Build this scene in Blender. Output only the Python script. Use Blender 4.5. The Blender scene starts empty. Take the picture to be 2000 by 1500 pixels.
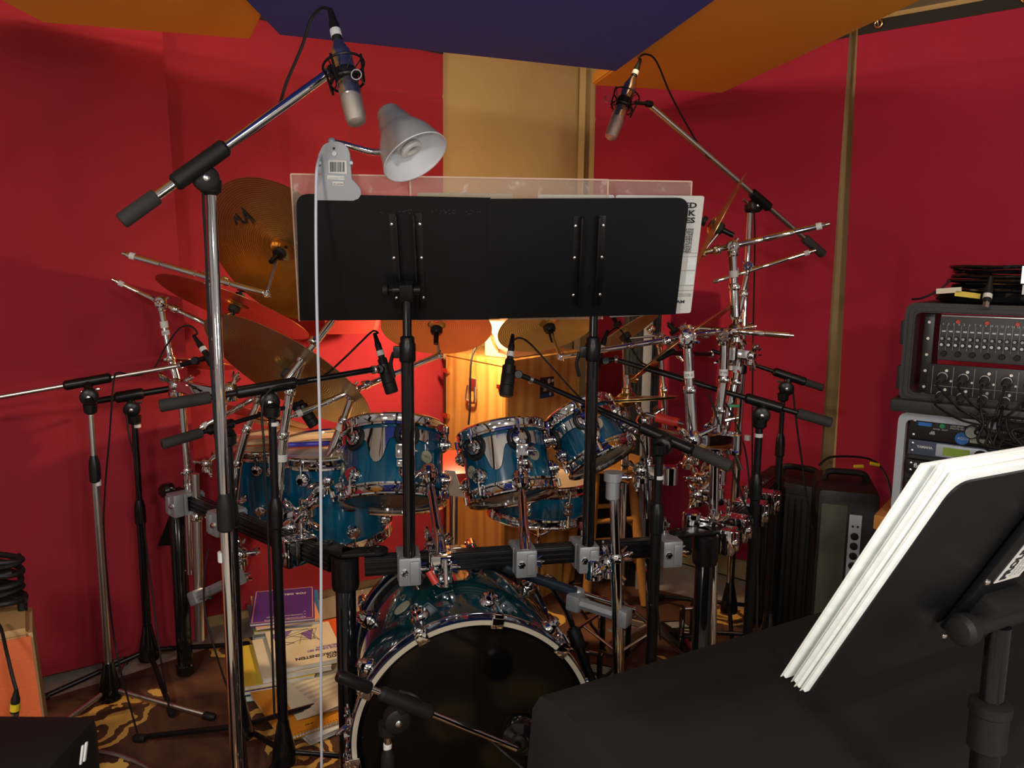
import bpy, bmesh, math, random
from mathutils import Vector, Matrix
random.seed(7)
V = Vector
scene = bpy.context.scene
COL = scene.collection
PI = math.pi

# ------------------------------------------------------------------ camera, world, lights, exposure
F = 1540.0
TH, RHO, EYE = math.radians(8.5), 0.0103, V((0, 0, 1.45))
FW = V((0, math.cos(TH), -math.sin(TH)))
UW = V((0, math.sin(TH), math.cos(TH)))
RW = V((1, 0, 0))
CR = RW * math.cos(RHO) + UW * math.sin(RHO)
CU = UW * math.cos(RHO) - RW * math.sin(RHO)
cam_d = bpy.data.cameras.new('camera'); cam = bpy.data.objects.new('camera', cam_d); COL.objects.link(cam)
cam_d.sensor_width = 36; cam_d.lens = 36 * F / 2000; cam_d.clip_start = 0.02
cam.matrix_world = Matrix((( CR.x, CU.x, -FW.x, EYE.x), (CR.y, CU.y, -FW.y, EYE.y), (CR.z, CU.z, -FW.z, EYE.z), (0, 0, 0, 1)))
scene.camera = cam

w = bpy.data.worlds.new('world'); scene.world = w; w.use_nodes = True
w.node_tree.nodes['Background'].inputs[0].default_value = (1.0, 0.85, 0.7, 1)
w.node_tree.nodes['Background'].inputs[1].default_value = 0.02

vs = scene.view_settings
vs.view_transform = 'Standard'; vs.look = 'None'; vs.gamma = 1; vs.use_curve_mapping = False
vs.exposure = 0.0

def light(name, kind, loc, energy, color, size=0.1, target=None, spot=None):
    d = bpy.data.lights.new(name, kind); d.energy = energy; d.color = color
    if kind == 'AREA': d.shape = 'DISK'; d.size = size
    else: d.shadow_soft_size = size
    if spot: d.spot_size = math.radians(spot); d.spot_blend = 0.5
    o = bpy.data.objects.new(name, d); COL.objects.link(o); o.location = loc
    if target is not None: o.rotation_euler = (V(target) - V(loc)).to_track_quat('-Z', 'Y').to_euler()
    return o
CEIL_LAMPS = [(0.45, 2.5, 2.385), (-0.75, 2.05, 2.385), (1.2, 1.9, 2.385)]
for i, p in enumerate(CEIL_LAMPS):
    light('ceiling_lamp_light', 'POINT', (p[0], p[1], p[2] - 0.02), (12, 14, 9)[i], (1.0, 0.76, 0.48), 0.04)
BOX_LAMP = V((-0.19, 2.95, 1.27))
light('clamp_lamp_light', 'POINT', BOX_LAMP, 34, (1.0, 0.68, 0.36), 0.03)
light('camera_flash_light', 'POINT', (-0.03, 0.0, 1.53), 16, (0.90, 0.96, 1.0), 0.02)
REAR_FILLS = [(-1.0, -0.6, 2.36), (0.9, -0.9, 2.36)]  # general fill added overhead behind the camera, no known fixtures
for p in REAR_FILLS:
    light('rear_fill_light', 'AREA', (p[0], p[1], p[2] - 0.03), 30, (1.0, 0.92, 0.84), 0.35, (p[0], p[1] + 0.9, 0))
FILL_LAMPS = [(-1.3, -0.9, 1.05), (1.35, -0.7, 1.05)]  # made-up fill behind the camera, brightens the undersides of the hanging panels
for i, p in enumerate(FILL_LAMPS):
    light('fill_lamp_light', 'POINT', p, (15, 34)[i], ((1.0, 0.84, 0.68), (1.0, 0.95, 0.92))[i], 0.11)

# ------------------------------------------------------------------ pixel calibration (used to read places off the photograph)
def ray(px, py): return CR * ((px - 1000) / F) + CU * ((750 - py) / F) + FW
def P(px, py, Y):
    d = ray(px, py); return EYE + d * (Y / d.y)
def Pz(px, py, z):
    d = ray(px, py); return EYE + d * ((z - EYE.z) / d.z)
def axis_img(ix, iy, out):
    """unit vector: image direction (ix right, iy down) and component `out` away from the viewer"""
    d = (CR * ix - CU * iy).normalized()
    return (d * math.sqrt(max(0, 1 - out * out)) + FW * out).normalized()

# ------------------------------------------------------------------ materials
def mat(name, col, rough=0.5, metal=0.0, noise=None, bump=None, coat=0, emit=None, sheen=0, spec=0.5, trans=0, ior=1.45):
    m = bpy.data.materials.new(name); m.use_nodes = True
    nt = m.node_tree; b = nt.nodes['Principled BSDF']
    b.inputs['Base Color'].default_value = (*col, 1); b.inputs['Roughness'].default_value = rough
    b.inputs['Metallic'].default_value = metal; b.inputs['Coat Weight'].default_value = coat
    b.inputs['Sheen Weight'].default_value = sheen; b.inputs['Specular IOR Level'].default_value = spec
    b.inputs['Transmission Weight'].default_value = trans; b.inputs['IOR'].default_value = ior
    if emit: b.inputs['Emission Color'].default_value = (*emit[0], 1); b.inputs['Emission Strength'].default_value = emit[1]
    tc = nt.nodes.new('ShaderNodeTexCoord')
    if noise:                       # (scale, colour2, stretch)
        mp = nt.nodes.new('ShaderNodeMapping'); mp.inputs['Scale'].default_value = noise[2] if len(noise) > 2 else (1, 1, 1)
        n = nt.nodes.new('ShaderNodeTexNoise'); n.inputs['Scale'].default_value = noise[0]; n.inputs['Detail'].default_value = 5
        r = nt.nodes.new('ShaderNodeValToRGB'); r.color_ramp.elements[0].position = 0.35; r.color_ramp.elements[1].position = 0.65
        r.color_ramp.elements[0].color = (*col, 1); r.color_ramp.elements[1].color = (*noise[1], 1)
        nt.links.new(tc.outputs['Object'], mp.inputs[0]); nt.links.new(mp.outputs[0], n.inputs['Vector'])
        nt.links.new(n.outputs['Fac'], r.inputs[0]); nt.links.new(r.outputs[0], b.inputs['Base Color'])
    if bump:
        n2 = nt.nodes.new('ShaderNodeTexNoise'); n2.inputs['Scale'].default_value = bump[0]; n2.inputs['Detail'].default_value = 3
        bp = nt.nodes.new('ShaderNodeBump'); bp.inputs['Strength'].default_value = bump[1]; bp.inputs['Distance'].default_value = 0.002
        nt.links.new(tc.outputs['Object'], n2.inputs['Vector']); nt.links.new(n2.outputs['Fac'], bp.inputs['Height'])
        nt.links.new(bp.outputs[0], b.inputs['Normal'])
    return m

M = {}
M['chrome'] = mat('chrome', (0.80, 0.80, 0.80), 0.06, 1.0)
M['greywall'] = mat('grey_wall_paint', (0.30, 0.30, 0.31), 0.8)
M['satin'] = mat('satin_steel', (0.62, 0.60, 0.57), 0.28, 1.0)
M['cast'] = mat('cast_grey_metal', (0.36, 0.38, 0.40), 0.42, 0.55, bump=(300, 0.1))
M['nickel'] = mat('nickel_mic_body', (0.72, 0.66, 0.56), 0.28, 1.0)
M['grille'] = mat('mic_grille', (0.60, 0.54, 0.45), 0.42, 0.85, bump=(900, 0.6))
M['black'] = mat('black_powder_coat', (0.004, 0.004, 0.0045), 0.34, noise=(60, (0.006, 0.006, 0.007)), spec=0.4)
M['gloss'] = mat('gloss_black_paint', (0.005, 0.005, 0.006), 0.12, coat=0.4)
M['rubber'] = mat('black_rubber', (0.008, 0.0075, 0.0075), 0.55, bump=(200, 0.15), spec=0.35)
M['grip'] = mat('grey_foam_grip', (0.036, 0.033, 0.031), 0.7, bump=(160, 0.25), spec=0.3)
M['desk'] = mat('black_desk_metal', (0.004, 0.0045, 0.006), 0.38, noise=(7, (0.006, 0.007, 0.009)), bump=(350, 0.08), spec=0.3)
M['head'] = mat('black_drum_head', (0.003, 0.003, 0.003), 0.13)
M['clearhead'] = mat('clear_drum_head', (0.55, 0.44, 0.32), 0.12, noise=(9, (0.62, 0.5, 0.36)))
M['whitehead'] = mat('coated_drum_head', (0.7, 0.66, 0.58), 0.5)
M['darkblue'] = mat('dark_blue_lacquer', (0.004, 0.009, 0.03), 0.12, coat=0.6)
M['teal'] = mat('teal_lacquer', (0.0, 0.034, 0.082), 0.16, coat=0.7, noise=(5, (0.0, 0.092, 0.17), (1, 1, 0.35)))
M['bassteal'] = mat('dark_teal_lacquer', (0.002, 0.016, 0.022), 0.1, coat=0.8, noise=(5, (0.0, 0.05, 0.06), (1, 0.5, 1)))
M['cream'] = mat('cream_inlay', (0.5, 0.45, 0.34), 0.35)
M['badge'] = mat('brass_badge', (0.48, 0.46, 0.32), 0.4, 0.5)
M['badgeink'] = mat('badge_ink', (0.16, 0.16, 0.12), 0.5)
M['white'] = mat('white_plastic', (0.72, 0.73, 0.74), 0.35)
M['cord'] = mat('white_cord', (0.62, 0.66, 0.74), 0.45)
M['tape'] = mat('white_tape', (0.68, 0.67, 0.64), 0.6)
M['tapeink'] = mat('tape_ink', (0.05, 0.05, 0.06), 0.6)
M['red'] = mat('red_plastic', (0.55, 0.04, 0.025), 0.35)
M['redseat'] = mat('red_vinyl', (0.5, 0.03, 0.015), 0.4)
M['green'] = mat('green_plastic', (0.02, 0.22, 0.08), 0.4)
M['yellow'] = mat('yellow_tape', (0.75, 0.55, 0.02), 0.5)
M['gold'] = mat('brass', (0.75, 0.52, 0.22), 0.25, 1.0)
M['shade'] = mat('silver_lamp_paint', (0.56, 0.53, 0.48), 0.34, 0.35)
M['shadein'] = mat('white_lamp_lining', (0.85, 0.87, 0.9), 0.5)
M['bulb'] = mat('white_bulb_glass', (0.72, 0.7, 0.66), 0.2)
M['clip'] = mat('silver_clip_paint', (0.42, 0.45, 0.49), 0.4, 0.3)
M['paper'] = mat('paper', (0.74, 0.73, 0.69), 0.7, noise=(4, (0.70, 0.69, 0.64)))
M['oldpaper'] = mat('cream_paper', (0.74, 0.68, 0.50), 0.75, noise=(6, (0.68, 0.61, 0.44)))
M['pages'] = mat('book_page_edges', (0.86, 0.90, 0.87), 0.75, noise=(90, (0.76, 0.80, 0.76), (0.2, 0.2, 1)))
M['ink'] = mat('printing_ink', (0.02, 0.02, 0.02), 0.6)
M['scuff'] = mat('chalky_scuff', (0.10, 0.105, 0.11), 0.7)
M['greyink'] = mat('grey_ink', (0.42, 0.42, 0.40), 0.6)
M['blueink'] = mat('purple_ink', (0.2, 0.12, 0.4), 0.6)
M['tan'] = mat('tan_wall_paint', (0.46, 0.325, 0.145), 0.8, noise=(3, (0.44, 0.31, 0.138)), bump=(120, 0.12))
M['ceil'] = mat('ceiling_paint', (0.50, 0.46, 0.40), 0.9, bump=(90, 0.15))
M['bluecloth'] = mat('blue_acoustic_fabric', (0.022, 0.050, 0.38), 0.9, noise=(300, (0.026, 0.058, 0.42)), sheen=0.05)
M['orangecloth'] = mat('orange_acoustic_fabric', (0.86, 0.43, 0.045), 0.9, noise=(300, (0.82, 0.40, 0.04)))
M['blackcloth'] = mat('black_tablecloth', (0.017, 0.0155, 0.014), 0.85, spec=0.2, bump=(220, 0.2))
M['hem'] = mat('black_webbing', (0.012, 0.011, 0.010), 0.8)
M['ampcloth'] = mat('orange_amp_vinyl', (0.62, 0.11, 0.02), 0.6, bump=(160, 0.4))
M['amptrim'] = mat('tan_amp_vinyl', (0.45, 0.26, 0.10), 0.55, bump=(160, 0.3))
M['spk'] = mat('black_speaker_cabinet', (0.010, 0.009, 0.009), 0.5, bump=(120, 0.4))
M['spkgrille'] = mat('black_speaker_grille', (0.006, 0.006, 0.006), 0.55, bump=(600, 0.5))
M['olive'] = mat('olive_grey_panel', (0.075, 0.07, 0.045), 0.6, noise=(6, (0.06, 0.055, 0.035)))
M['case'] = mat('moulded_black_case', (0.028, 0.025, 0.022), 0.5, bump=(160, 0.25))
M['mixer'] = mat('dark_grey_mixer_panel', (0.05, 0.047, 0.043), 0.45)
M['panel'] = mat('black_rack_panel', (0.012, 0.011, 0.010), 0.35)
M['bluepanel'] = mat('slate_blue_panel', (0.06, 0.068, 0.11), 0.4)
M['lcd'] = mat('green_lcd', (0.16, 0.22, 0.03), 0.3, emit=((0.2, 0.3, 0.03), 0.15))
M['greylcd'] = mat('grey_lcd', (0.30, 0.29, 0.23), 0.3)
M['legend'] = mat('white_legend', (0.6, 0.6, 0.58), 0.5)
M['bluelogo'] = mat('blue_logo', (0.02, 0.14, 0.45), 0.4)
M['knobgrey'] = mat('grey_knob_top', (0.32, 0.31, 0.29), 0.4)
M['lilac'] = mat('lilac_knob', (0.2, 0.19, 0.5), 0.35)
M['purple'] = mat('purple_cover', (0.085, 0.035, 0.25), 0.4)
M['peach'] = mat('peach_cover', (0.75, 0.38, 0.2), 0.5)
M['blue'] = mat('blue_cover', (0.04, 0.2, 0.5), 0.45)
M['orange'] = mat('orange_cover', (0.75, 0.3, 0.02), 0.5)
M['orangered'] = mat('orange_red_cover', (0.7, 0.12, 0.02), 0.5)
M['yellowcover'] = mat('yellow_cover', (0.75, 0.55, 0.06), 0.5)
M['greencover'] = mat('green_cover', (0.01, 0.22, 0.09), 0.45)
M['greycover'] = mat('grey_cover', (0.25, 0.27, 0.3), 0.5)
M['bluegrip'] = mat('blue_grey_tube', (0.035, 0.05, 0.075), 0.3, 0.6)
M['pink'] = mat('cream_amp_box', (0.62, 0.42, 0.30), 0.5)
M['redbox'] = mat('red_fabric_shade', (0.55, 0.05, 0.04), 0.6)
M['stool'] = mat('honey_wood', (0.48, 0.21, 0.045), 0.4, noise=(6, (0.40, 0.165, 0.03), (4, 4, 0.5)))
M['stick'] = mat('drumstick_wood', (0.62, 0.42, 0.22), 0.4)
M['concrete'] = mat('grey_concrete_floor', (0.36, 0.31, 0.25), 0.8, noise=(5, (0.28, 0.24, 0.2)), bump=(60, 0.2))
M['bluerod'] = mat('blue_brush_handle', (0.06, 0.05, 0.45), 0.35)

def wood_mat():
    m = mat('pine_crate_wood', (0.55, 0.27, 0.06), 0.42)
    nt = m.node_tree; b = nt.nodes['Principled BSDF']; N = nt.nodes.new; L = nt.links.new
    tc = N('ShaderNodeTexCoord'); mp = N('ShaderNodeMapping'); mp.inputs['Scale'].default_value = (7, 7, 0.7)
    nz = N('ShaderNodeTexNoise'); nz.inputs['Scale'].default_value = 1.6; nz.inputs['Detail'].default_value = 4; nz.inputs['Distortion'].default_value = 1.2
    wv = N('ShaderNodeTexWave'); wv.inputs['Scale'].default_value = 1.0; wv.inputs['Distortion'].default_value = 7; wv.inputs['Detail'].default_value = 2
    r = N('ShaderNodeValToRGB'); e = r.color_ramp.elements
    e[0].color = (0.36, 0.14, 0.025, 1); e[1].color = (0.62, 0.33, 0.085, 1); e[1].position = 0.6
    mx = N('ShaderNodeMath'); mx.operation = 'MULTIPLY_ADD'; mx.inputs[1].default_value = 0.6
    L(tc.outputs['Object'], mp.inputs[0]); L(mp.outputs[0], nz.inputs['Vector']); L(mp.outputs[0], wv.inputs['Vector'])
    mu = N('ShaderNodeMath'); mu.operation = 'MULTIPLY'; mu.inputs[1].default_value = 0.45
    L(wv.outputs['Fac'], mu.inputs[0]); L(nz.outputs['Fac'], mx.inputs[0]); L(mu.outputs[0], mx.inputs[2])
    L(mx.outputs[0], r.inputs[0]); L(r.outputs[0], b.inputs['Base Color'])
    return m
M['pine'] = wood_mat()

def rug_mat():
    m = mat('rug_pattern', (0.05, 0.02, 0.012), 0.85)
    nt = m.node_tree; b = nt.nodes['Principled BSDF']; N = nt.nodes.new; L = nt.links.new
    tc = N('ShaderNodeTexCoord')
    nz = N('ShaderNodeTexNoise'); nz.inputs['Scale'].default_value = 4; nz.inputs['Detail'].default_value = 6; nz.inputs['Distortion'].default_value = 1
    r0 = N('ShaderNodeValToRGB'); e = r0.color_ramp.elements
    e[0].position = 0.35; e[0].color = (0.042, 0.014, 0.007, 1); e[1].position = 0.7; e[1].color = (0.15, 0.058, 0.026, 1)
    vo = N('ShaderNodeTexVoronoi'); vo.inputs['Scale'].default_value = 3.2
    dis = N('ShaderNodeTexNoise'); dis.inputs['Scale'].default_value = 9; dis.inputs['Detail'].default_value = 3
    ad = N('ShaderNodeVectorMath'); ad.operation = 'MULTIPLY_ADD'; ad.inputs[1].default_value = (0.13, 0.13, 0)
    L(tc.outputs['Object'], dis.inputs['Vector']); L(dis.outputs['Color'], ad.inputs[0]); L(tc.outputs['Object'], ad.inputs[2]); L(ad.outputs[0], vo.inputs['Vector'])
    sn = N('ShaderNodeMath'); sn.operation = 'MULTIPLY'; sn.inputs[1].default_value = 42
    s2 = N('ShaderNodeMath'); s2.operation = 'SINE'
    L(vo.outputs['Distance'], sn.inputs[0]); L(sn.outputs[0], s2.inputs[0])
    g = N('ShaderNodeMath'); g.operation = 'GREATER_THAN'; g.inputs[1].default_value = 0.05
    L(s2.outputs[0], g.inputs[0])
    lt = N('ShaderNodeMath'); lt.operation = 'LESS_THAN'; lt.inputs[1].default_value = 0.40
    L(vo.outputs['Distance'], lt.inputs[0])
    n3 = N('ShaderNodeTexNoise'); n3.inputs['Scale'].default_value = 1.9; L(tc.outputs['Object'], n3.inputs['Vector'])
    g3 = N('ShaderNodeMath'); g3.operation = 'GREATER_THAN'; g3.inputs[1].default_value = 0.43; L(n3.outputs['Fac'], g3.inputs[0])
    m1 = N('ShaderNodeMath'); m1.operation = 'MULTIPLY'; m2 = N('ShaderNodeMath'); m2.operation = 'MULTIPLY'
    L(g.outputs[0], m1.inputs[0]); L(lt.outputs[0], m1.inputs[1]); L(m1.outputs[0], m2.inputs[0]); L(g3.outputs[0], m2.inputs[1])
    mix = N('ShaderNodeMix'); mix.data_type = 'RGBA'
    L(tc.outputs['Object'], nz.inputs['Vector']); L(nz.outputs['Fac'], r0.inputs[0])
    L(m2.outputs[0], mix.inputs[0]); L(r0.outputs[0], mix.inputs[6]); mix.inputs[7].default_value = (0.72, 0.42, 0.09, 1)
    L(mix.outputs[2], b.inputs['Base Color'])
    return m
M['rug'] = rug_mat()

def curtain_mat(name, a, b2):
    m = mat(name, a, 0.92, noise=(2.2, b2), bump=(500, 0.15), sheen=0.08)
    return m
M['curtL'] = curtain_mat('deep_red_blanket', (0.29, 0.012, 0.024), (0.32, 0.013, 0.027))
M['curtR'] = curtain_mat('crimson_blanket', (0.33, 0.010, 0.040), (0.30, 0.009, 0.036))

def cymbal_mat(name, a, b2, rough, metal):
    m = mat(name, a, rough, metal)
    nt = m.node_tree; b = nt.nodes['Principled BSDF']; N = nt.nodes.new; L = nt.links.new
    tc = N('ShaderNodeTexCoord'); ln = N('ShaderNodeVectorMath'); ln.operation = 'LENGTH'
    mp = N('ShaderNodeMapping'); mp.inputs['Scale'].default_value = (1, 1, 0)
    L(tc.outputs['Object'], mp.inputs[0]); L(mp.outputs[0], ln.inputs[0])
    mu = N('ShaderNodeMath'); mu.operation = 'MULTIPLY'; mu.inputs[1].default_value = 900; L(ln.outputs['Value'], mu.inputs[0])
    si = N('ShaderNodeMath'); si.operation = 'SINE'; L(mu.outputs[0], si.inputs[0])
    bp = N('ShaderNodeBump'); bp.inputs['Strength'].default_value = 0.25; bp.inputs['Distance'].default_value = 0.001
    L(si.outputs[0], bp.inputs['Height']); L(bp.outputs[0], b.inputs['Normal'])
    nz = N('ShaderNodeTexNoise'); nz.inputs['Scale'].default_value = 7; nz.inputs['Detail'].default_value = 4
    L(tc.outputs['Object'], nz.inputs['Vector'])
    mx = N('ShaderNodeMix'); mx.data_type = 'RGBA'; mx.inputs[6].default_value = (*a, 1); mx.inputs[7].default_value = (*b2, 1)
    L(nz.outputs['Fac'], mx.inputs[0]); L(mx.outputs[2], b.inputs['Base Color'])
    return m
M['cym'] = cymbal_mat('cymbal_bronze', (0.62, 0.40, 0.14), (0.48, 0.31, 0.11), 0.24, 0.95)
M['cymlit'] = cymbal_mat('lit_cymbal_bronze', (0.62, 0.47, 0.17), (0.50, 0.38, 0.13), 0.36, 0.45)  # same bronze made paler and less metallic: the light on it is in the colour
M['cymdark'] = cymbal_mat('dark_cymbal_bronze', (0.42, 0.30, 0.12), (0.30, 0.22, 0.09), 0.3, 0.85)

def acrylic_mat():
    m = bpy.data.materials.new('clear_acrylic'); m.use_nodes = True
    nt = m.node_tree; N = nt.nodes.new; L = nt.links.new
    out = nt.nodes['Material Output']; b = nt.nodes['Principled BSDF']
    b.inputs['Base Color'].default_value = (0.9, 0.82, 0.74, 1); b.inputs['Roughness'].default_value = 0.12
    tr = N('ShaderNodeBsdfTransparent'); tr.inputs[0].default_value = (0.93, 0.90, 0.86, 1)
    mx = N('ShaderNodeMixShader'); tc = N('ShaderNodeTexCoord')
    nz = N('ShaderNodeTexNoise'); nz.inputs['Scale'].default_value = 40; nz.inputs['Detail'].default_value = 6
    r = N('ShaderNodeValToRGB'); r.color_ramp.elements[0].position = 0.6; r.color_ramp.elements[0].color = (0.16,) * 3 + (1,)
    r.color_ramp.elements[1].position = 0.78; r.color_ramp.elements[1].color = (0.45,) * 3 + (1,)
    L(tc.outputs['Object'], nz.inputs['Vector']); L(nz.outputs['Fac'], r.inputs[0]); L(r.outputs[0], mx.inputs[0])
    L(tr.outputs[0], mx.inputs[1]); L(b.outputs[0], mx.inputs[2]); L(mx.outputs[0], out.inputs['Surface'])
    return m
M['acrylic'] = acrylic_mat()
M['acryledge'] = mat('acrylic_edge', (0.8, 0.55, 0.42), 0.3)

# ------------------------------------------------------------------ mesh builder
def frame(n, hint=None):
    n = n.normalized()
    h = hint if hint is not None else (V((0, 0, 1)) if abs(n.z) < 0.9 else V((1, 0, 0)))
    u = h.cross(n)
    if u.length < 1e-5: u = V((1, 0, 0)).cross(n)
    u.normalize(); return u, n.cross(u).normalized(), n

def catmull(pts, k=6):
    pts = [V(p) for p in pts]
    if len(pts) < 3: return pts
    q = [pts[0] * 2 - pts[1]] + pts + [pts[-1] * 2 - pts[-2]]
    out = []
    for i in range(1, len(q) - 2):
        a, b, c, d = q[i - 1:i + 3]
        for j in range(k):
            t = j / k
            out.append(0.5 * ((2 * b) + (c - a) * t + (2 * a - 5 * b + 4 * c - d) * t * t + (3 * b - a - 3 * c + d) * t ** 3))
    out.append(pts[-1]); return out

class MB:
    def __init__(s): s.bm = bmesh.new()
    def ring(s, c, u, v, r, n): return [s.bm.verts.new(c + u * (r * math.cos(2 * PI * i / n)) + v * (r * math.sin(2 * PI * i / n))) for i in range(n)]
    def bridge(s, a, b):
        n = len(a)
        for i in range(n):
            try: s.bm.faces.new((a[i], a[(i + 1) % n], b[(i + 1) % n], b[i]))
            except ValueError: pass
    def lathe(s, o, ax, prof, n=24, capa=True, capb=True, hint=None):
        o = V(o); u, v, a = frame(V(ax), hint)
        rings = [s.ring(o + a * h, u, v, max(r, 1e-4), n) for r, h in prof]
        for i in range(len(rings) - 1): s.bridge(rings[i], rings[i + 1])
        if capa: s.bm.faces.new(rings[0][::-1])
        if capb: s.bm.faces.new(rings[-1])
        return s
    def tube(s, a, b, r, r2=None, n=12):
        a, b = V(a), V(b); L = (b - a).length
        if L < 1e-6: return s
        return s.lathe(a, b - a, [(r, 0), (r if r2 is None else r2, L)], n)
    def path(s, pts, r, n=8, k=6, smooth=True):
        p = catmull(pts, k) if smooth else [V(q) for q in pts]
        u = None; prev = None
        for i, c in enumerate(p):
            t = (p[min(i + 1, len(p) - 1)] - p[max(i - 1, 0)])
            if t.length < 1e-7: continue
            t.normalize()
            if u is None: u, v, _ = frame(t)
            else:
                u = (u - t * u.dot(t)).normalized(); v = t.cross(u)
            rr = s.ring(c, u, v, r, n)
            if prev: s.bridge(prev, rr)
            else: s.bm.faces.new(rr[::-1])
            prev = rr
        s.bm.faces.new(prev); return s
    def box(s, c, size, ax=None, bev=0.0):
        c = V(c); x, y, z = ax if ax else (V((1, 0, 0)), V((0, 1, 0)), V((0, 0, 1)))
        hs = [k / 2 for k in size]; vv = []
        for i in (-1, 1):
            for j in (-1, 1):
                for k in (-1, 1): vv.append(s.bm.verts.new(c + x * (i * hs[0]) + y * (j * hs[1]) + z * (k * hs[2])))
        fs = [s.bm.faces.new([vv[q] for q in f]) for f in ((0, 1, 3, 2), (4, 6, 7, 5), (0, 4, 5, 1), (2, 3, 7, 6), (0, 2, 6, 4), (1, 5, 7, 3))]
        if bev > 0:
            es = list({e for f in fs for e in f.edges})
            bmesh.ops.bevel(s.bm, geom=es, offset=bev, segments=2, profile=0.6, affect='EDGES')
        return s
    def prism(s, pts, th):
        """closed polygon of 3D points, given thickness along its normal"""
        pts = [V(p) for p in pts]; n = V((0, 0, 0))
        for i in range(len(pts)): n += pts[i].cross(pts[(i + 1) % len(pts)])
        n.normalize()
        a = [s.bm.verts.new(p) for p in pts]; b = [s.bm.verts.new(p + n * th) for p in pts]
        s.bm.faces.new(a[::-1]); s.bm.faces.new(b); s.bridge(a, b); return s
    def sphere(s, c, r, n=16):
        pr = [(r * math.sin(PI * i / 10), -r * math.cos(PI * i / 10)) for i in range(11)]
        return s.lathe(c, (0, 0, 1), pr, n, False, False)
    def torus(s, c, ax, R, r, n=32, k=8):
        c = V(c); u, v, a = frame(V(ax)); rings = []
        for i in range(n):
            t = 2 * PI * i / n; d = u * math.cos(t) + v * math.sin(t)
            rings.append([s.bm.verts.new(c + d * (R + r * math.cos(2 * PI * j / k)) + a * (r * math.sin(2 * PI * j / k))) for j in range(k)])
        for i in range(n): s.bridge(rings[i], rings[(i + 1) % n])
        return s
    def build(s, name, m, parent=None, loc=None, flat=False, rot=None):
        bmesh.ops.remove_doubles(s.bm, verts=s.bm.verts, dist=1e-5)
        bmesh.ops.recalc_face_normals(s.bm, faces=s.bm.faces)
        me = bpy.data.meshes.new(name)
        root = parent
        while root is not None and root.parent is not None: root = root.parent
        o = root.location.copy() if root is not None else (V(loc) if loc is not None else V((0, 0, 0)))
        bmesh.ops.translate(s.bm, verts=s.bm.verts, vec=-o)
        if rot is not None: bmesh.ops.transform(s.bm, matrix=rot.inverted().to_4x4(), verts=s.bm.verts)
        s.bm.to_mesh(me); s.bm.free()
        if not flat:
            me.shade_smooth()
            try: me.set_sharp_from_angle(angle=math.radians(35))
            except Exception: pass
        me.materials.append(M[m] if isinstance(m, str) else m)
        ob = bpy.data.objects.new(name, me); COL.objects.link(ob)
        if parent is not None: ob.parent = parent
        else: ob.location = o
        return ob

def tag(o, label, cat, group=None):
    o['label'] = label; o['category'] = cat
    if group: o['group'] = group
    return o
def thing(name, label, cat, loc, group=None):
    o = bpy.data.objects.new(name, None); o.empty_display_size = 0.05; COL.objects.link(o); o.location = loc
    return tag(o, label, cat, group)
def struct(o):
    o['kind'] = 'structure'; return o
def part_label(o, s): o['label'] = s; return o

def text(s, size, org, u, v, m, name, parent, align='LEFT', ext=0.0004, sx=1.0, bold=0.0, lh=1.0):
    cu = bpy.data.curves.new('lettering', 'FONT'); cu.body = s; cu.size = size; cu.align_x = align; cu.extrude = ext; cu.offset = bold; cu.space_line = lh
    cu.resolution_u = 2
    t = bpy.data.objects.new('lettering_tmp', cu); COL.objects.link(t)
    dg = bpy.context.evaluated_depsgraph_get(); me = bpy.data.meshes.new_from_object(t.evaluated_get(dg))
    bpy.data.objects.remove(t); bpy.data.curves.remove(cu)
    u, v = V(u).normalized(), V(v).normalized(); n = u.cross(v).normalized(); org = V(org)
    root = parent
    while root.parent is not None: root = root.parent
    for q in me.vertices: q.co = org + u * (q.co.x * sx) + v * q.co.y + n * q.co.z - root.location
    me.materials.clear(); me.materials.append(M[m]); me.name = name
    ob = bpy.data.objects.new(name, me); COL.objects.link(ob); ob.parent = parent
    return ob
# ------------------------------------------------------------------ the setting
K = V((0.36, 4.16, 0)); WL = V((-2.4, 2.1, 0)); WR = V((2.3, 2.54, 0)); H = 2.44; BK = -2.2
def wall(name, a, b, m, h=H):
    a, b = V(a), V(b); d = (b - a).normalized(); n = V((-d.y, d.x, 0))
    return struct(MB().prism([a, b, b + V((0, 0, h)), a + V((0, 0, h))], 0.08).build(name, m, flat=True))
wall('wall_left', K, WL, 'tan'); wall('wall_right', WR, K, 'tan')
wall('wall_far_left', WL, (WL.x, BK, 0), 'greywall'); wall('wall_far_right', (WR.x, BK, 0), WR, 'greywall')
wall('wall_back', (WL.x, BK, 0), (WR.x, BK, 0), 'greywall')
rm = [V((K.x, K.y + .1, 0)), V((WL.x - .1, WL.y + .05, 0)), V((WL.x - .1, BK - .1, 0)), V((WR.x + .1, BK - .1, 0)), V((WR.x + .1, WR.y + .05, 0))]
struct(MB().prism([p + V((0, 0, -0.06)) for p in rm], 0.06).build('floor', 'concrete', flat=True))
struct(MB().prism([p + V((0, 0, H)) for p in rm], 0.06).build('ceiling', 'ceil', flat=True))
d_ = (WR - K).normalized(); nb_ = V((-d_.y, d_.x, 0)); nb_ = nb_ if nb_.y < 0 else -nb_
struct(MB().prism([K + nb_ * .002, WR + nb_ * .002, WR + nb_ * .014, K + nb_ * .014], .115).build('baseboard_right', 'concrete', flat=True))
# narrow trim strip beside the corner
struct(MB().box(Pz(1142, 300, 2.0) * 0 + V((0.335, 4.095, 1.22)), (0.03, 0.03, 2.42)).build('trim_1', 'tan', flat=True))

def wl(x):   # a point on the left wall line pulled into the room
    t = (x - K.x) / (WL.x - K.x); return V((x, K.y + t * (WL.y - K.y), 0))

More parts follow.
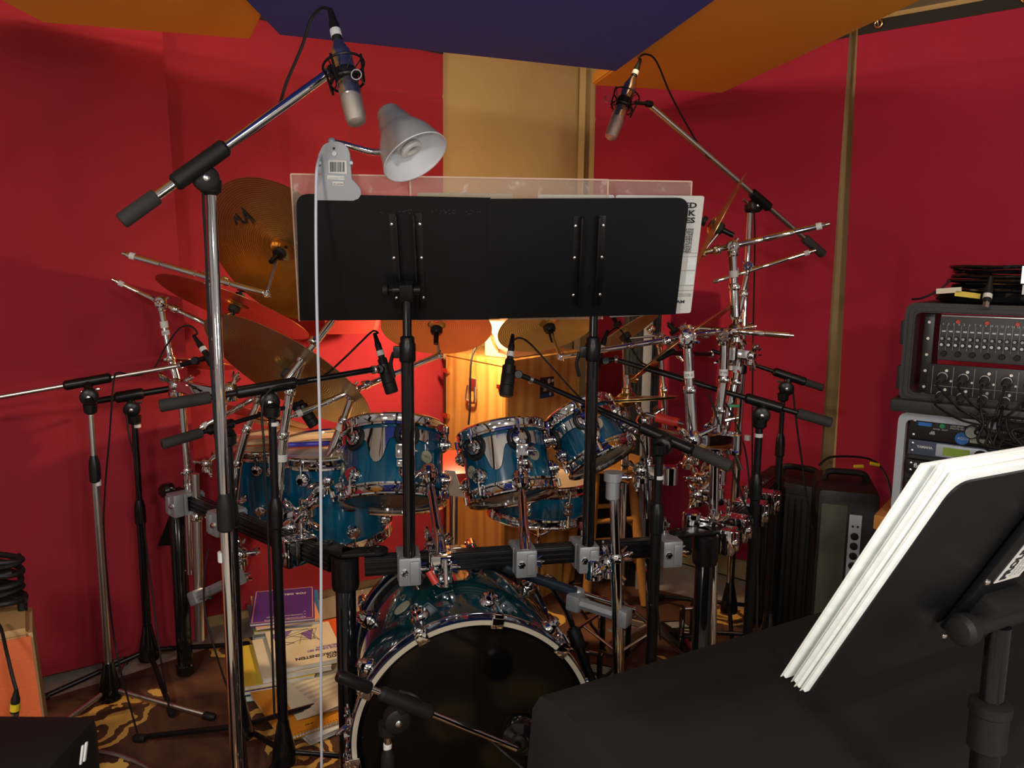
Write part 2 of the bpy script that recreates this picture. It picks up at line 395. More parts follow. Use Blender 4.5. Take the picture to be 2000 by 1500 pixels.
def curtain(name, label, p0, p1, ztop, zbot, m, amp=0.006, crease=2.18, shift0=0.0, shift1=0.0, hem='top', zt1=None, zb1=None):
    """hanging blanket from p0 to p1 (xy), slightly wavy, sewn crease across, front facing the room"""
    p0, p1 = V((p0[0], p0[1], 0)), V((p1[0], p1[1], 0)); d = (p1 - p0); L = d.length; d.normalize(); n = V((d.y, -d.x, 0))
    if n.y > 0: n = -n
    zt1 = ztop if zt1 is None else zt1; zb1 = zbot if zb1 is None else zb1
    root = thing(name, label, 'curtain', (p0 + p1) / 2 + V((0, 0, zbot)), 'sound blankets hung on the walls')
    def grid(rows, off, thick, mb):
        nx = 60; vv = []
        for z in rows:
            row = []
            for i in range(nx + 1):
                t = i / nx; zz = z(t) if callable(z) else z
                f = (ztop - zz) / (ztop - zbot)
                wv = amp * (math.sin(t * L * 9 + 1.3 * p0.x) + 0.6 * math.sin(t * L * 21 + 2 + zz * 1.1)) * (0.25 + f)
                wv += 0.007 * math.sin(zz * 2.1 + t * 3 + p0.x) * f
                cz = crease + (0.006 * math.sin(t * 7))
                cr = -0.006 * math.exp(-((zz - cz) / 0.010) ** 2)
                sh = shift0 * (1 - t) * f + shift1 * t * f
                row.append(mb.bm.verts.new(p0 + d * (t * L + sh) + n * (off + wv + cr) + V((0, 0, zz))))
            vv.append(row)
        for a, b in zip(vv, vv[1:]):
            for i in range(nx): mb.bm.faces.new((a[i], a[i + 1], b[i + 1], b[i]))
        ret = bmesh.ops.solidify(mb.bm, geom=mb.bm.faces[:], thickness=thick)
        return mb
    zr = [zbot + (ztop - zbot) * i / 40 for i in range(41)] + [crease - .02, crease - .012, crease - .006, crease, crease + .006, crease + .012, crease + .02]
    zr = sorted(set(zr))
    def zf(z0):
        f = (z0 - zbot) / (ztop - zbot)
        return lambda t: (zb1 * t + zbot * (1 - t)) * (1 - f) + (zt1 * t + ztop * (1 - t)) * f
    grid([zf(z) for z in zr], 0.0, 0.008, MB()).build('blanket', m, root)
    grid([zf(ztop - 0.002), zf(ztop + 0.02), zf(ztop + 0.045)], 0.003, 0.006, MB()).build('top_hem', 'hem', root)
    return root, p0, p1, d, n
cA = curtain('sound_blanket', 'dark red sound blanket hanging at the far left behind the chrome boom stand', (-2.25, 2.06), (-1.205, 2.83), 2.34, 0.03, 'curtL', shift1=0.05)
cB = curtain('sound_blanket', 'red sound blanket between the dark red one and the tan wall panel', (-1.30, 2.90), (-0.315, 3.605), 2.36, 0.05, 'curtL', amp=0.004)
cC = curtain('sound_blanket', 'crimson sound blanket on the right wall between the tan panel and the tan strip', (0.40, 4.085), (1.318, 3.285), 2.36, 0.12, 'curtR', amp=0.004)
cD = curtain('sound_blanket', 'crimson sound blanket at the far right behind the equipment rack', (1.342, 3.262), (2.2, 2.545), 2.36, 0.12, 'curtR', amp=0.004, shift0=0.045)
# eyelets, hooks and maker tags on the blankets
def eyelet(c, t, hook=True):
    root, p0, p1, d, n = c
    q = p0 + d * ((p1 - p0).length * t) + n * 0.014 + V((0, 0, 2.385))
    MB().torus(q, n, 0.013, 0.004, 24).build('eyelet', 'gold', root)
    if hook: MB().path([q + n * .004 + V((0, 0, -.008)), q + n * .012 + V((0, 0, .01)), q - n * .006 + V((0, 0, .045))], 0.002).build('hook', 'satin', root)
eyelet(cC, 0.93); eyelet(cD, 0.07); eyelet(cD, 0.5); eyelet(cB, 0.4); eyelet(cA, .5)
def maker_tag(c, px, py):
    root, p0, p1, d, n = c
    t = ray(px, py); q = EYE + t * ((p0 - EYE).dot(n) / t.dot(n)) + n * 0.02
    uu = d if d.x > 0 else -d
    MB().box(q, (0.05, 0.004, 0.038), (uu, n, V((0, 0, 1)))).build('maker_tag', 'hem', root)
    text('Audimute', 0.011, q - uu * .021 + n * .003 + V((0, 0, .004)), uu, (0, 0, 1), 'greencover', 'tag_lettering', root)
    text('soundproofing', 0.006, q - uu * .021 + n * .003 - V((0, 0, .008)), uu, (0, 0, 1), 'legend', 'tag_lettering', root)
maker_tag(cB, 809, 80); maker_tag(cC, 1576, 82)

# ceiling clouds (fabric-wrapped panels) hung below the ceiling
def cloud(name, label, a, b, c, d, th, m, group='acoustic panels hung under the ceiling', extra=None):
    mb = MB(); mb.prism([a, b, c, d] + ([extra] if extra is not None else []), th)
    es = mb.bm.edges[:]; bmesh.ops.bevel(mb.bm, geom=es, offset=0.006, segments=2, affect='EDGES')
    cen = (V(a) + V(b) + V(c) + V(d)) / 4
    r = thing(name, label, 'ceiling panel', cen, group)
    mb.build('panel', m, r, flat=True)
    for q in (a, b, c, d):
        q = V(q) + (cen - V(q)) * 0.12
        MB().tube(V((q.x, q.y, V(a).z + .05)), V((q.x, q.y, H)), 0.0015).build('hanging_wire', 'satin', r)
    return r
def ext(a, b, k): return a + (b - a) * k
zb = 2.19
b0, b1, b2 = Pz(543, 42, zb), Pz(1205, 117, zb), Pz(1360, 0, zb)
b2 = ext(b1, b2, 3.0); b3 = b0 + (b2 - b1)
b3 = V((b0.x + 0.02, b3.y, zb))
cloud('acoustic_panel', 'dark blue fabric acoustic panel hung under the ceiling at top centre', b0, b1, b2, b3, 0.04, 'bluecloth')
zo = 2.24
o0, o1, o2 = Pz(1157, 142, zo), Pz(1412, 158, zo), Pz(1730, 0, zo)
o2 = ext(o1, o2, 1.9); o3 = o0 + (o2 - o1) * 1.0
cloud('acoustic_panel', 'orange fabric acoustic panel under the ceiling right of the blue one', o0, o1, o2, o3, 0.05, 'orangecloth')
zl = 2.215
l0, l1, l2 = Pz(80, 10, zl), Pz(488, 45, zl), Pz(508, 0, zl)
l2 = ext(l1, l2, 1.2); l4 = V((l2.x - .02, l2.y - .9, zl)); l3 = V((l0.x + .02, l0.y - 1.1, zl))
cloud('acoustic_panel', 'orange fabric acoustic panel under the ceiling at the left of the blue one', l0, l1, l2, l4, 0.05, 'orangecloth', extra=l3)

for i, p in enumerate(CEIL_LAMPS):
    r = thing('ceiling_lamp', 'small bare ceiling bulb above the hanging acoustic panels', 'ceiling lamp', (p[0], p[1], H), 'bare bulbs above the acoustic panels')
    MB().lathe((p[0], p[1], H), (0, 0, -1), [(0.05, 0), (0.05, 0.012), (0.02, 0.02)], 20).build('lamp_base', 'white', r)
for i, p in enumerate(REAR_FILLS):
    r = thing('ceiling_lamp', 'round base of an added fill light, unseen at the back of the room', 'ceiling lamp', (p[0], p[1], H), 'added overhead fill lights at the back of the room')  # base invented for the added rear fill
    MB().lathe((p[0], p[1], H), (0, 0, -1), [(0.2, 0), (0.2, 0.03)], 32).build('lamp_base', 'white', r)

# the rug
rg = [(-1.95, 2.12), (-1.35, 2.62), (-1.12, 2.84), (0.2, 3.7), (1.15, 3.12), (1.3, 1.7), (1.2, 0.6), (-1.5, 0.6)]
tag(MB().prism([(x, y, 0.001) for x, y in rg], 0.008).build('rug', 'rug', loc=(0, 2.2, 0)), 'dark brown rug with yellow ring pattern under the drum kit', 'rug')

for p in FILL_LAMPS:
    r = thing('fill_lamp', 'small round stand of an added fill light, unseen at the back of the room', 'lamp', (p[0], p[1], 0), 'added standing fill lights at the back of the room')  # stand invented to carry the added fill light
    MB().lathe((p[0], p[1], 0), (0, 0, 1), [(.2, 0), (.2, .02), (.02, .03), (.02, .68), (.2, .69), (.2, .71), (.05, .715), (.02, .74), (.02, .92)], 28).build('stand', 'stool', r)
# ------------------------------------------------------------------ drum kit
def ang_dirs(ax):
    """u: sideways, v: towards the viewer side, both square to the axis"""
    toV = -FW; v = (toV - ax * toV.dot(ax)).normalized(); u = v.cross(ax).normalized(); return u, v
def lug(mb, c, out, ax, sgn, rh, R, rl=0.017):
    mb.lathe(c, out, [(rl * 1.15, 0), (rl * 1.15, 0.006), (rl, 0.012), (rl * .8, 0.013), (rl * .8, 0.02), (rl * .5, 0.022), (rl * .5, 0.026)], 20)
def drum(name, label, c, ax, R, depth, nlug, shell_m, off=0.2, rl=0.017, badge=None, plate=True, bottom='clearhead', brush=0.0, lugrows=True, plate_at=0.0):
    c = V(c); ax = ax.normalized(); u, v = ang_dirs(ax)
    root = thing(name, label, 'drum', c - ax * depth / 2, 'teal lacquered drums of the kit')
    A, B = c - ax * depth / 2, c + ax * depth / 2
    rs = R - 0.012
    MB().lathe(A, ax, [(rs - .006, 0.004), (rs, 0.01), (rs, depth - .01), (rs - .006, depth - 0.004)], 56).build('shell', shell_m, root)
    for nm, o, s in (('bottom_hoop', A, 1), ('top_hoop', B, -1)):
        mb = MB()
        mb.lathe(o - ax * s * 0.006, ax * s, [(R - .010, 0), (R - 0.006, -.004), (R - .001, 0), (R, .004), (R - .003, .010), (R - .004, .024), (R + .001, .028), (R + .001, .034), (R - .008, .036)], 56, False, False)
        mb.lathe(o - ax * s * 0.006, ax * s, [(R - .013, .002), (R - .010, 0.0)], 56, False, False)
        mb.lathe(o - ax * s * 0.006, ax * s, [(R - .013, .002), (R - .010, .036), (R - .008, .036)], 56, False, False)
        mb.build(nm, 'chrome', root)
    MB().lathe(A + ax * .004, ax, [(rs * .999, 0), (rs * .999, .002)], 56).build('bottom_head', bottom, root)
    MB().lathe(B - ax * .005, ax, [(rs * .999, 0), (rs * .999, .002)], 56).build('top_head', 'clearhead', root)
    for row, (h, s) in enumerate(((depth * .5 - .058, 1), (-depth * .5 + .06, -1))):
        if depth < .16: h = 0.012 * s
        for i in range(nlug):
            a = 2 * PI * (i + off) / nlug
            d = (v * math.cos(a) + u * math.sin(a))
            pc = c + d * rs + ax * h
            mb = MB(); lug(mb, pc, d, ax, s, 0, R, rl)
            mb.tube(pc + d * .016, c + ax * (s * (depth / 2 - .012)) + d * (R + .004), 0.003, n=8)
            e = c + ax * (s * (depth / 2 - .012)) + d * (R + .004)
            mb.tube(e - ax * s * .012, e + ax * s * .010, 0.0055, n=8)
            mb.build('lug', 'chrome', root)
            if row == 0 and plate and math.cos(a) > 0.3:
                MB().torus(pc + d * .004, d, rl * 1.5, 0.006, 24, 6).build('isolation_ring', 'rubber', root)
    if plate:     # curved mount plate running between the upper lugs with a drop tongue
        mb = MB(); hc = depth * .5 - .058; rp = rs + .006; n = 36; prev = None
        amax = 1.06 * 2 * PI / nlug * .9
        for i in range(n + 1):
            a = -amax + 2 * amax * i / n
            t = abs(a) / amax
            d = v * math.cos(a + plate_at) + u * math.sin(a + plate_at)
            tong = math.exp(-(a * R / 0.028) ** 4)
            lo = hc - .020 - .062 * tong + 0.012 * math.sin(t * PI)
            hi = hc + .020
            row = [mb.bm.verts.new(c + d * rp + ax * hi), mb.bm.verts.new(c + d * rp + ax * lo)]
            if prev: mb.bm.faces.new((prev[0], prev[1], row[1], row[0]))
            prev = row
        bmesh.ops.solidify(mb.bm, geom=mb.bm.faces[:], thickness=.003)
        mb.build('mount_plate', 'chrome', root)
    if badge is not None:
        for a, h in badge:
            d = v * math.cos(a) + u * math.sin(a); pc = c + d * (rs + .0005) + ax * h
            r2 = frame(d, ax)
            b = MB().lathe(pc, d, [(.0195, -.002), (.0195, .0015), (.016, .002)], 28).build('badge', 'badge', root)
            text('DW', .013, pc + d * .0027 - r2[0] * .0125 * (1 if r2[0].dot(u) > 0 else -1) - ax * .005, r2[0] * (1 if r2[0].dot(u) > 0 else -1), ax, 'badgeink', 'badge_lettering', b)
    return root, c, ax, u, v

axT1 = axis_img(-.03, -1, .34)
T1 = drum('rack_tom', 'larger teal tom with chrome hoops hanging left of the left black desk pole', P(768, 910, 2.36), axT1, .166, .228, 6, 'teal', .62, .022, [(-.83, -.002), (1.2, -.02)], plate_at=0.15)
axT2 = axis_img(-.19, -1, .29)
T2 = drum('rack_tom', 'middle teal tom with chrome hoops tilted left between the two black desk poles', P(990, 906, 2.36), axT2, .142, .205, 6, 'teal', .62, .022, [(-.72, -.005), (.95, -.02)], plate_at=0.2)
axT3 = axis_img(-.455, -.89, .33)
T3 = drum('rack_tom', 'smallest teal tom, steeply tilted, right of the right black desk pole', P(1150, 852, 2.42), axT3, .117, .172, 5, 'teal', .95, .020, [(-.32, .0)], plate_at=-.1)
axF = axis_img(-.02, -1, -.20)
FA = drum('floor_tom', 'teal floor tom standing behind and below the larger hanging tom', P(648, 955, 2.52), axF, .190, .30, 8, 'teal', .3, .020, None, plate=False)
FB = drum('floor_tom', 'teal floor tom farthest left, half hidden behind the chrome mic stand pole', P(540, 930, 2.86), axF, .176, .27, 8, 'teal', .1, .018, None, plate=False)
axS = axis_img(.06, -1, -.12)
SN = drum('snare_drum', 'teal snare drum tucked behind and under the middle tom', P(1052, 968, 2.74), axS, .184, .13, 8, 'teal', .3, .014, None, plate=False)

# bass drum
bc = P(925, 1420, 1.78); bax = V((0.085, -0.46, 0.0)).normalized()       # axis points to the front head
br = thing('bass_drum', 'dark teal bass drum with black front head and cream-edged hoop in front', 'drum', V((bc.x, bc.y, 0)), 'teal lacquered drums of the kit')
RB = .283; Lb = .44
MB().lathe(bc - bax * Lb, bax, [(RB - .006, 0.01), (RB - .002, .02), (RB - .002, Lb - .02), (RB - .006, Lb - .01)], 96).build('shell', 'bassteal', br)
def hoop(nm, o, s):
    h = MB().lathe(o, bax * s, [(RB + .001, -.006), (RB + .011, -.006), (RB + .012, 0), (RB + .012, .03), (RB + .009, .034), (RB + .001, .034), (RB + .001, -.006)], 120, False, False).build(nm, 'darkblue', br)
    MB().lathe(o, bax * s, [(RB - .003, .0343), (RB + .0085, .0347), (RB + .0085, .0362), (RB - .003, .0362)], 120, False, False).build('hoop_inlay', 'cream', h)
    MB().torus(o + bax * s * .004, bax, RB + .0115, .0018, 120, 6).build('hoop_edge', 'chrome', h)
hoop('front_hoop', bc, 1); hoop('rear_hoop', bc - bax * Lb, -1)
MB().lathe(bc, bax, [(RB, .014), (RB, .018), (RB - .012, .022), (RB - .016, .0185)], 120).build('front_head', 'head', br)
MB().lathe(bc - bax * Lb, -bax, [(RB, .014), (RB, .018)], 96).build('rear_head', 'whitehead', br)
bu, bv, _ = frame(bax, V((0, 0, 1)))     # bu sideways, bv up
nl = 10
for side, o, s in (('front', bc, 1), ('rear', bc - bax * Lb, -1)):
    for i in range(nl):
        a = 2 * PI * (i + .28) / nl
        d = bv * math.cos(a) + bu * math.sin(a)
        pc = o + d * (RB - .002) - bax * s * .085
        mb = MB(); mb.lathe(pc, d, [(.026, 0), (.026, .006), (.022, .014), (.018, .015), (.018, .024), (.011, .027), (.011, .034)], 24)
        mb.tube(pc + d * .024, o + d * (RB + .026) + bax * s * .012, .0035, n=8)
        mb.build('lug', 'chrome', br)
        mb = MB(); t = bax.cross(d).normalized()
        q = o + d * (RB + .018) + bax * s * .014
        mb.box(q + bax * s * .004, (.026, .016, .048), (t, d, bax), .004)
        mb.box(o + d * (RB + .004) + bax * s * .040, (.030, .026, .007), (t, d, bax), .0025)
        mb.tube(q + d * .006 - bax * s * .02, q + d * .006 + bax * s * .024, .008, n=10)
        mb.build('claw_hook', 'chrome', br)
for sx in (-1, 1):       # spurs
    d = bv * -.45 + bu * sx * .9
    MB().tube(bc + d.normalized() * RB - bax * .12, V((bc.x + sx * .42, bc.y + .0, 0.012)) , .008).build('spur', 'chrome', br)
d = (bv * .88 + bu * -.62).normalized() if bu.x > 0 else (bv * .88 + bu * .62).normalized()
b = MB().lathe(bc - bax * .2 + d * (RB - .002), d, [(.024, -.002), (.024, .0015), (.020, .002)], 28).build('badge', 'badge', br)

# ------------------------------------------------------------------ cymbals
CYM = []
def cymbal(name, label, c, nrm, D, m='cym', bell=.17, bow=.07, group='bronze cymbals of the kit', logo=None):
    """nrm points to the underside (the stand side)"""
    up = -nrm.normalized(); R = D / 2; u, v, _ = frame(up)
    rot = Matrix((u, v, up)).transposed()
    pr = [(.006, .0)]
    rb = R * bell; hb = rb * .42
    prof = []
    for i in range(8):
        t = i / 7; prof.append((.006 + (rb - .006) * t, hb * (1 - t ** 2.6) + D * bow * .55))
    for i in range(1, 15):
        t = i / 14; prof.append((rb + (R - rb) * t, D * bow * .55 * (1 - t ** 1.6)))
    th = .0016
    mb = MB(); full = prof + [(r, h - th) for r, h in reversed(prof)]
    off = D * bow * .55
    mb.lathe((0, 0, -off), (0, 0, 1), full + [full[0]], 96, False, False)
    ob = mb.build(name, m)
    ob.matrix_world = Matrix.Translation(c) @ rot.to_4x4()
    tag(ob, label, 'cymbal', group)
    CYM.append((c, up)); return ob, rot
def under(ix, iy, ratio): return axis_img(ix, iy, -ratio)
A_, B_ = cymbal('crash_cymbal', 'large bronze cymbal with black lettering tilted up left of the black desk', P(553, 488, 2.5), under(-.45, .89, .70), .51)
cymA = A_
# black AA mark on its underside
def under_text(ob, s, size, off, rotz, m, mirror=True):
    cu = bpy.data.curves.new('lettering', 'FONT'); cu.body = s; cu.size = size; cu.extrude = .0003; cu.offset = .0012 if size > .04 else .0003; cu.space_character = 1.25 if size > .04 else 1.0; cu.align_x = 'CENTER'
    t = bpy.data.objects.new('lettering_tmp', cu); COL.objects.link(t)
    me = bpy.data.meshes.new_from_object(t.evaluated_get(bpy.context.evaluated_depsgraph_get()))
    bpy.data.objects.remove(t); bpy.data.curves.remove(cu)
    inv = ob.matrix_world.inverted(); R3 = ob.matrix_world.to_3x3()
    n = R3 @ V((0, 0, -1))
    uu = (CR * math.cos(rotz) + CU * math.sin(rotz)); uu = (uu - n * uu.dot(n)).normalized(); vv = n.cross(uu).normalized()
    base = V(off)
    for q in me.vertices:
        wpt = base + uu * q.co.x * .8 + vv * q.co.y * 1.25 + n * (q.co.z + .0045)
        q.co = inv @ wpt
    me.materials.clear(); me.materials.append(M[m])
    o = bpy.data.objects.new('maker_mark', me); COL.objects.link(o); o.parent = ob
def on_plane(px, py, c, n):
    d = ray(px, py); return EYE + d * ((V(c) - EYE).dot(n) / d.dot(n))
nA = cymA.matrix_world.to_3x3() @ V((0, 0, -1))
under_text(cymA, 'AA', .062, on_plane(482, 434, cymA.matrix_world.translation, nA) + nA * .006, .30, 'ink')
cymbal('crash_cymbal', 'thin reddish bronze crash cymbal seen edge-on above the big ride at left', P(462, 592, 2.72), under(-.31, .95, .20), .53)
rd, _ = cymbal('ride_cymbal', 'biggest dark bronze ride cymbal hanging left under the black desk', P(570, 718, 2.42), under(-.45, .89, .42), .57, 'cymdark', bell=.21)
nR = rd.matrix_world.to_3x3() @ V((0, 0, -1))
under_text(rd, 'SABIAN', .022, on_plane(640, 722, rd.matrix_world.translation, nR) + nR * .006, -.9, 'orangered')
cymbal('crash_cymbal', 'round bronze crash cymbal under the left half of the black desk', P(853, 634, 2.6), under(0.0, 1, .42), .365, 'cymlit')
cymbal('crash_cymbal', 'bronze crash cymbal under the right half of the black desk, above the wooden crate', P(1070, 630, 2.6), under(.24, .97, .40), .345, 'cymlit')
cymbal('splash_cymbal', 'bronze cymbal seen nearly edge-on just right of the right black desk pole', P(1215, 648, 2.72), under(.53, .85, .18), .30, 'cymlit')
cymbal('crash_cymbal', 'bronze crash cymbal seen edge-on crossing behind the bright chrome ball clamp at right', P(1328, 661, 2.55), under(.59, .81, .13), .41)
cymbal('china_cymbal', 'bronze cymbal standing almost upright just right of the printed book edge', P(1392, 440, 2.5), under(.88, .47, .13), .37)
cymbal('splash_cymbal', 'small reddish splash cymbal edge-on behind the left chrome mic stand pole', P(386, 706, 2.85), under(-.05, 1, .12), .27)
cymbal('splash_cymbal', 'upper reddish bronze cymbal of the pair below the big ride cymbal', P(512, 806, 2.8), under(-.2, .98, .2), .34)
cymbal('splash_cymbal', 'lower bronze cymbal of the pair below the big ride cymbal', P(545, 826, 2.78), under(-.2, .98, .16), .30)
hh1, _ = cymbal('hi_hat_cymbal', 'top hi-hat cymbal on its stand right of the smallest tom', P(1224, 774, 2.62), axis_img(.05, 1, .0), .34, 'cym', bell=.2)
hh2, _ = cymbal('hi_hat_cymbal', 'bottom hi-hat cymbal just under the top hi-hat cymbal', P(1224, 786, 2.62), axis_img(-.05, -1, .0), .34, 'cym', bell=.2)
# ------------------------------------------------------------------ hardware helpers
def proj(p):
    q = V(p) - EYE; z = q.dot(FW); return 1000 + F * q.dot(CR) / z, 750 - F * q.dot(CU) / z
def at_px(a, b, px):
    """point of the segment a-b seen at photo column px"""
    lo, hi = 0.0, 1.0; a, b = V(a), V(b)
    inc = proj(b)[0] > proj(a)[0]
    for _ in range(40):
        m = (lo + hi) / 2
        if (proj(a + (b - a) * m)[0] < px) == inc: lo = m
        else: hi = m
    return a + (b - a) * lo
def wingnut(mb, c, d, s=1.0, spin=0.0):
    c = V(c); u, v, d = frame(V(d)); w_ = u * math.cos(spin) + v * math.sin(spin)
    mb.lathe(c, d, [(.007 * s, 0), (.007 * s, .012 * s), (.004 * s, .016 * s), (.004 * s, .022 * s)], 12)
    n = d.cross(w_)
    for sg in (-1, 1):
        mb.prism([c + w_ * sg * .005 * s + n * .002 * s, c + w_ * sg * .016 * s + d * .016 * s + n * .002 * s, c + w_ * sg * .020 * s + d * .014 * s + n * .002 * s, c + w_ * sg * .014 * s - d * .001 * s + n * .002 * s], .004 * s)
def ratchet(mb, c, ax, s=1.0, spin=0.4):
    """round toothed tilter clamp seen side-on, with a wing bolt"""
    u, v, ax = frame(V(ax)); c = V(c)
    mb.lathe(c - ax * .016 * s, ax, [(.013 * s, 0), (.017 * s, .003 * s), (.017 * s, .009 * s), (.0185 * s, .011 * s), (.0185 * s, .0145 * s), (.016 * s, .016 * s), (.0185 * s, .0175 * s), (.0185 * s, .021 * s), (.017 * s, .023 * s), (.017 * s, .029 * s), (.013 * s, .032 * s)], 28)
    wingnut(mb, c + ax * .016 * s, ax, s * .9, spin)
    for k in range(3):
        a = spin + k * 2.1; d = u * math.cos(a) + v * math.sin(a)
        mb.tube(c + d * .016 * s - ax * .01 * s, c + d * .027 * s - ax * .01 * s, .0042 * s, n=8)
def memory_lock(mb, c, d, r):
    d = V(d).normalized(); mb.lathe(V(c) - d * .011, d, [(r + .003, 0), (r + .005, .003), (r + .005, .018), (r + .003, .022)], 20)
    u, v, _ = frame(d); mb.tube(V(c) + u * r, V(c) + u * (r + .018), .004, n=8); mb.box(V(c) + u * (r + .020), (.006, .016, .010), (u, v, d), .0015)
def ribbed(mb, a, b, r, k=4):
    """boom tube with ring grooves"""
    a, b = V(a), V(b); d = b - a; L = d.length; pr = []
    for i in range(k):
        s0, s1 = L * i / k, L * (i + 1) / k
        pr += [(r, s0 + .002), (r, s1 - .006), (r * .8, s1 - .004), (r * .8, s1 - .001)]
    mb.lathe(a, d, pr, 14); return mb
def tape(p, d, r, parent, L=.02, m='tape', s=None, name='tape_label'):
    d = V(d).normalized()
    t = MB().lathe(V(p) - d * L / 2, d, [(r + .0008, 0), (r + .0012, .0005), (r + .0012, L - .0005), (r + .0008, L)], 16).build(name, m, parent)
    if s:
        n = (EYE - V(p)); n = (n - d * n.dot(d)).normalized(); u = n.cross(-d) if True else None
        u = d.cross(n); 
        if u.dot(CR) < 0: u = -u
        vv = n.cross(u)
        text(s, L * .5, V(p) + n * (r + .0014) - u * (r * .8) - vv * L * .18, u, vv, 'tapeink', 'tape_lettering', t)
    return t
def cable(name, label, pts, r=.003, m='rubber', group='cables around the kit'):
    pts = [V(p) for p in pts]
    return tag(MB().path(pts, r, 6, 8).build(name, m, loc=pts[-1]), label, 'cable', group)
def xlr(mb, a, d, r=.0095):
    """cable plug, from its nose at a running back along d"""
    mb.lathe(a, d, [(r * .9, 0), (r, .004), (r, .042), (r * .8, .048), (r * .55, .075), (r * .4, .078)], 16)

# ------------------------------------------------------------------ the rack the kit hangs on
ZB = .662
Lc, Rc = V((-.435, 1.985, ZB)), V((.565, 2.19, ZB))
Lr, Rr = V((-1.15, 2.62, ZB)), V((1.0, 2.86, ZB))
rack = thing('drum_rack', 'black ribbed bar rack on thick round legs that carries the drum kit', 'drum rack', (0, 2.1, 0))
def bar(a, b, name):
    a, b = V(a), V(b); x = (b - a).normalized(); y = V((0, 0, 1)).cross(x); z = V((0, 0, 1)); L = (b - a).length; c = (a + b) / 2
    mb = MB(); mb.box(c, (L, .036, .046), (x, y, z), .004)
    for s in (-1, 1):
        for k in (-1, 0, 1):
            mb.box(c + y * s * .0185 + z * k * .014, (L, .006, .009), (x, y, z), .0015)
            mb.box(c + z * s * .0235 + y * k * .011, (L, .0075, .005), (x, y, z), .001)
    mb.build(name, 'black', rack)
fx = (Rc - Lc).normalized(); fn = V((fx.y, -fx.x, 0))          # along the front bar / towards the room
bar(Lc + fx * .05, Rc - fx * .05, 'front_bar'); bar(Lc + (Lr - Lc).normalized() * .05, Lr, 'side_bar'); bar(Rc + (Rr - Rc).normalized() * .05, Rr, 'side_bar')
for c in (Lc, Rc, Lr, Rr):
    lg = MB().lathe((c.x, c.y, .0095), (0, 0, 1), [(.030, 0), (.031, .03), (.0265, .035), (.0265, ZB - .03), (.024, ZB - .026)], 28).build('leg', 'gloss', rack)
    if c in (Lc, Rc):
        MB().lathe((c.x, c.y, ZB - .06), (0, 0, 1), [(.034, 0), (.036, .01), (.036, .085), (.03, .09)], 28).build('leg_collar', 'black', rack)
for c, o in ((Lc, Lr), (Rc, Rr)):       # hinge plates with two pivot discs on each front corner
    sx = fx if c is Lc else -fx; e = (o - c).normalized(); mb = MB()
    q0, q1 = c + sx * .085 + V((0, 0, .033)), c + e * .085 + V((0, 0, .033))
    for q in (q0, q1):
        mb.lathe(q, (0, 0, 1), [(.026, 0), (.028, .002), (.028, .009), (.026, .011)], 24)
        mb.lathe(q + V((0, 0, .011)), (0, 0, 1), [(.019, 0), (.019, .003), (.010, .003), (.009, .001)], 20)
    for a, b in ((q0, c + V((0, 0, .033))), (q1, c + V((0, 0, .033)))):
        x = (b - a).normalized(); mb.box((a + b) / 2 + V((0, 0, .005)), ((b - a).length + .02, .054, .010), (x, V((0, 0, 1)).cross(x), V((0, 0, 1))), .003)
    mb.build('hinge_plate', 'black', rack)
def rack_clamp(px, label, bar_=(Lc, Rc), m='cast', out=.052, holder=True, s=1.0):
    """cast clamp gripping the bar with a pipe holder on its room side; returns pipe axis point"""
    a, b = bar_; q = at_px(a, b, px); x = (V(b) - V(a)).normalized(); n = V((x.y, -x.x, 0))
    if n.dot(-q + EYE) < 0: n = -n
    r = thing('rack_clamp', label, 'clamp', q - V((0, 0, .03)), 'clamps along the rack bars')
    z = V((0, 0, 1)); mb = MB()
    mb.box(q + z * .030, (.060 * s, .062, .012), (x, n, z), .003); mb.box(q - z * .031, (.060 * s, .062, .012), (x, n, z), .003)
    mb.box(q + n * .030, (.060 * s, .012, .072), (x, n, z), .003); mb.box(q - n * .030, (.060 * s, .010, .06), (x, n, z), .003)
    mb.build('clamp_body', m, r)
    p = q + n * out
    if holder:
        mb = MB(); mb.box(p + z * .0 + n * .002, (.058 * s, .034, .076), (x, n, z), .006)
        mb.box(p + n * .018 + x * .012, (.024, .014, .06), (x, n, z), .004); mb.build('pipe_jaw', m, r)
        MB().lathe(p - x * .014 + n * .018, n, [(.010, 0), (.010, .006), (.006, .007), (.006, .010)], 6).build('bolt', 'chrome', r)
        mb = MB(); mb.tube(p + x * .018, p + x * .036, .006, n=12); wingnut(mb, p + x * .03, x + n * .2, 1.0, .5); mb.build('wing_bolt', 'chrome', r)
        mb = MB(); mb.lathe(q + z * .034, z, [(.006, 0), (.006, .034), (.004, .038)], 12); wingnut(mb, q + z * .062, z, 1.1, .3); mb.build('wing_bolt', 'chrome', r)
    return p
pL = rack_clamp(797, 'grey cast clamp on the front bar holding the left black desk pole')
pR = rack_clamp(1137, 'grey cast clamp on the front bar holding the right black desk pole')
pM = rack_clamp(1018, 'grey cast clamp on the front bar under the middle tom chrome arm')
pK = rack_clamp(1296, 'grey cast clamp at the right end of the front bar, behind a black mic stand')
pT = rack_clamp(857, 'chrome multi-way clamp on the front bar under the larger tom arm', m='chrome')
pS = rack_clamp(590, 'silver clamp on the left side bar beside the white lamp cord', (Lc, Lr), m='chrome', out=.045)
pS2 = rack_clamp(373, 'grey cast clamp at the far end of the left side bar', (Lc, Lr))
pS3 = rack_clamp(455, 'grey cast clamp halfway along the left side bar behind chrome stand', (Lc, Lr))
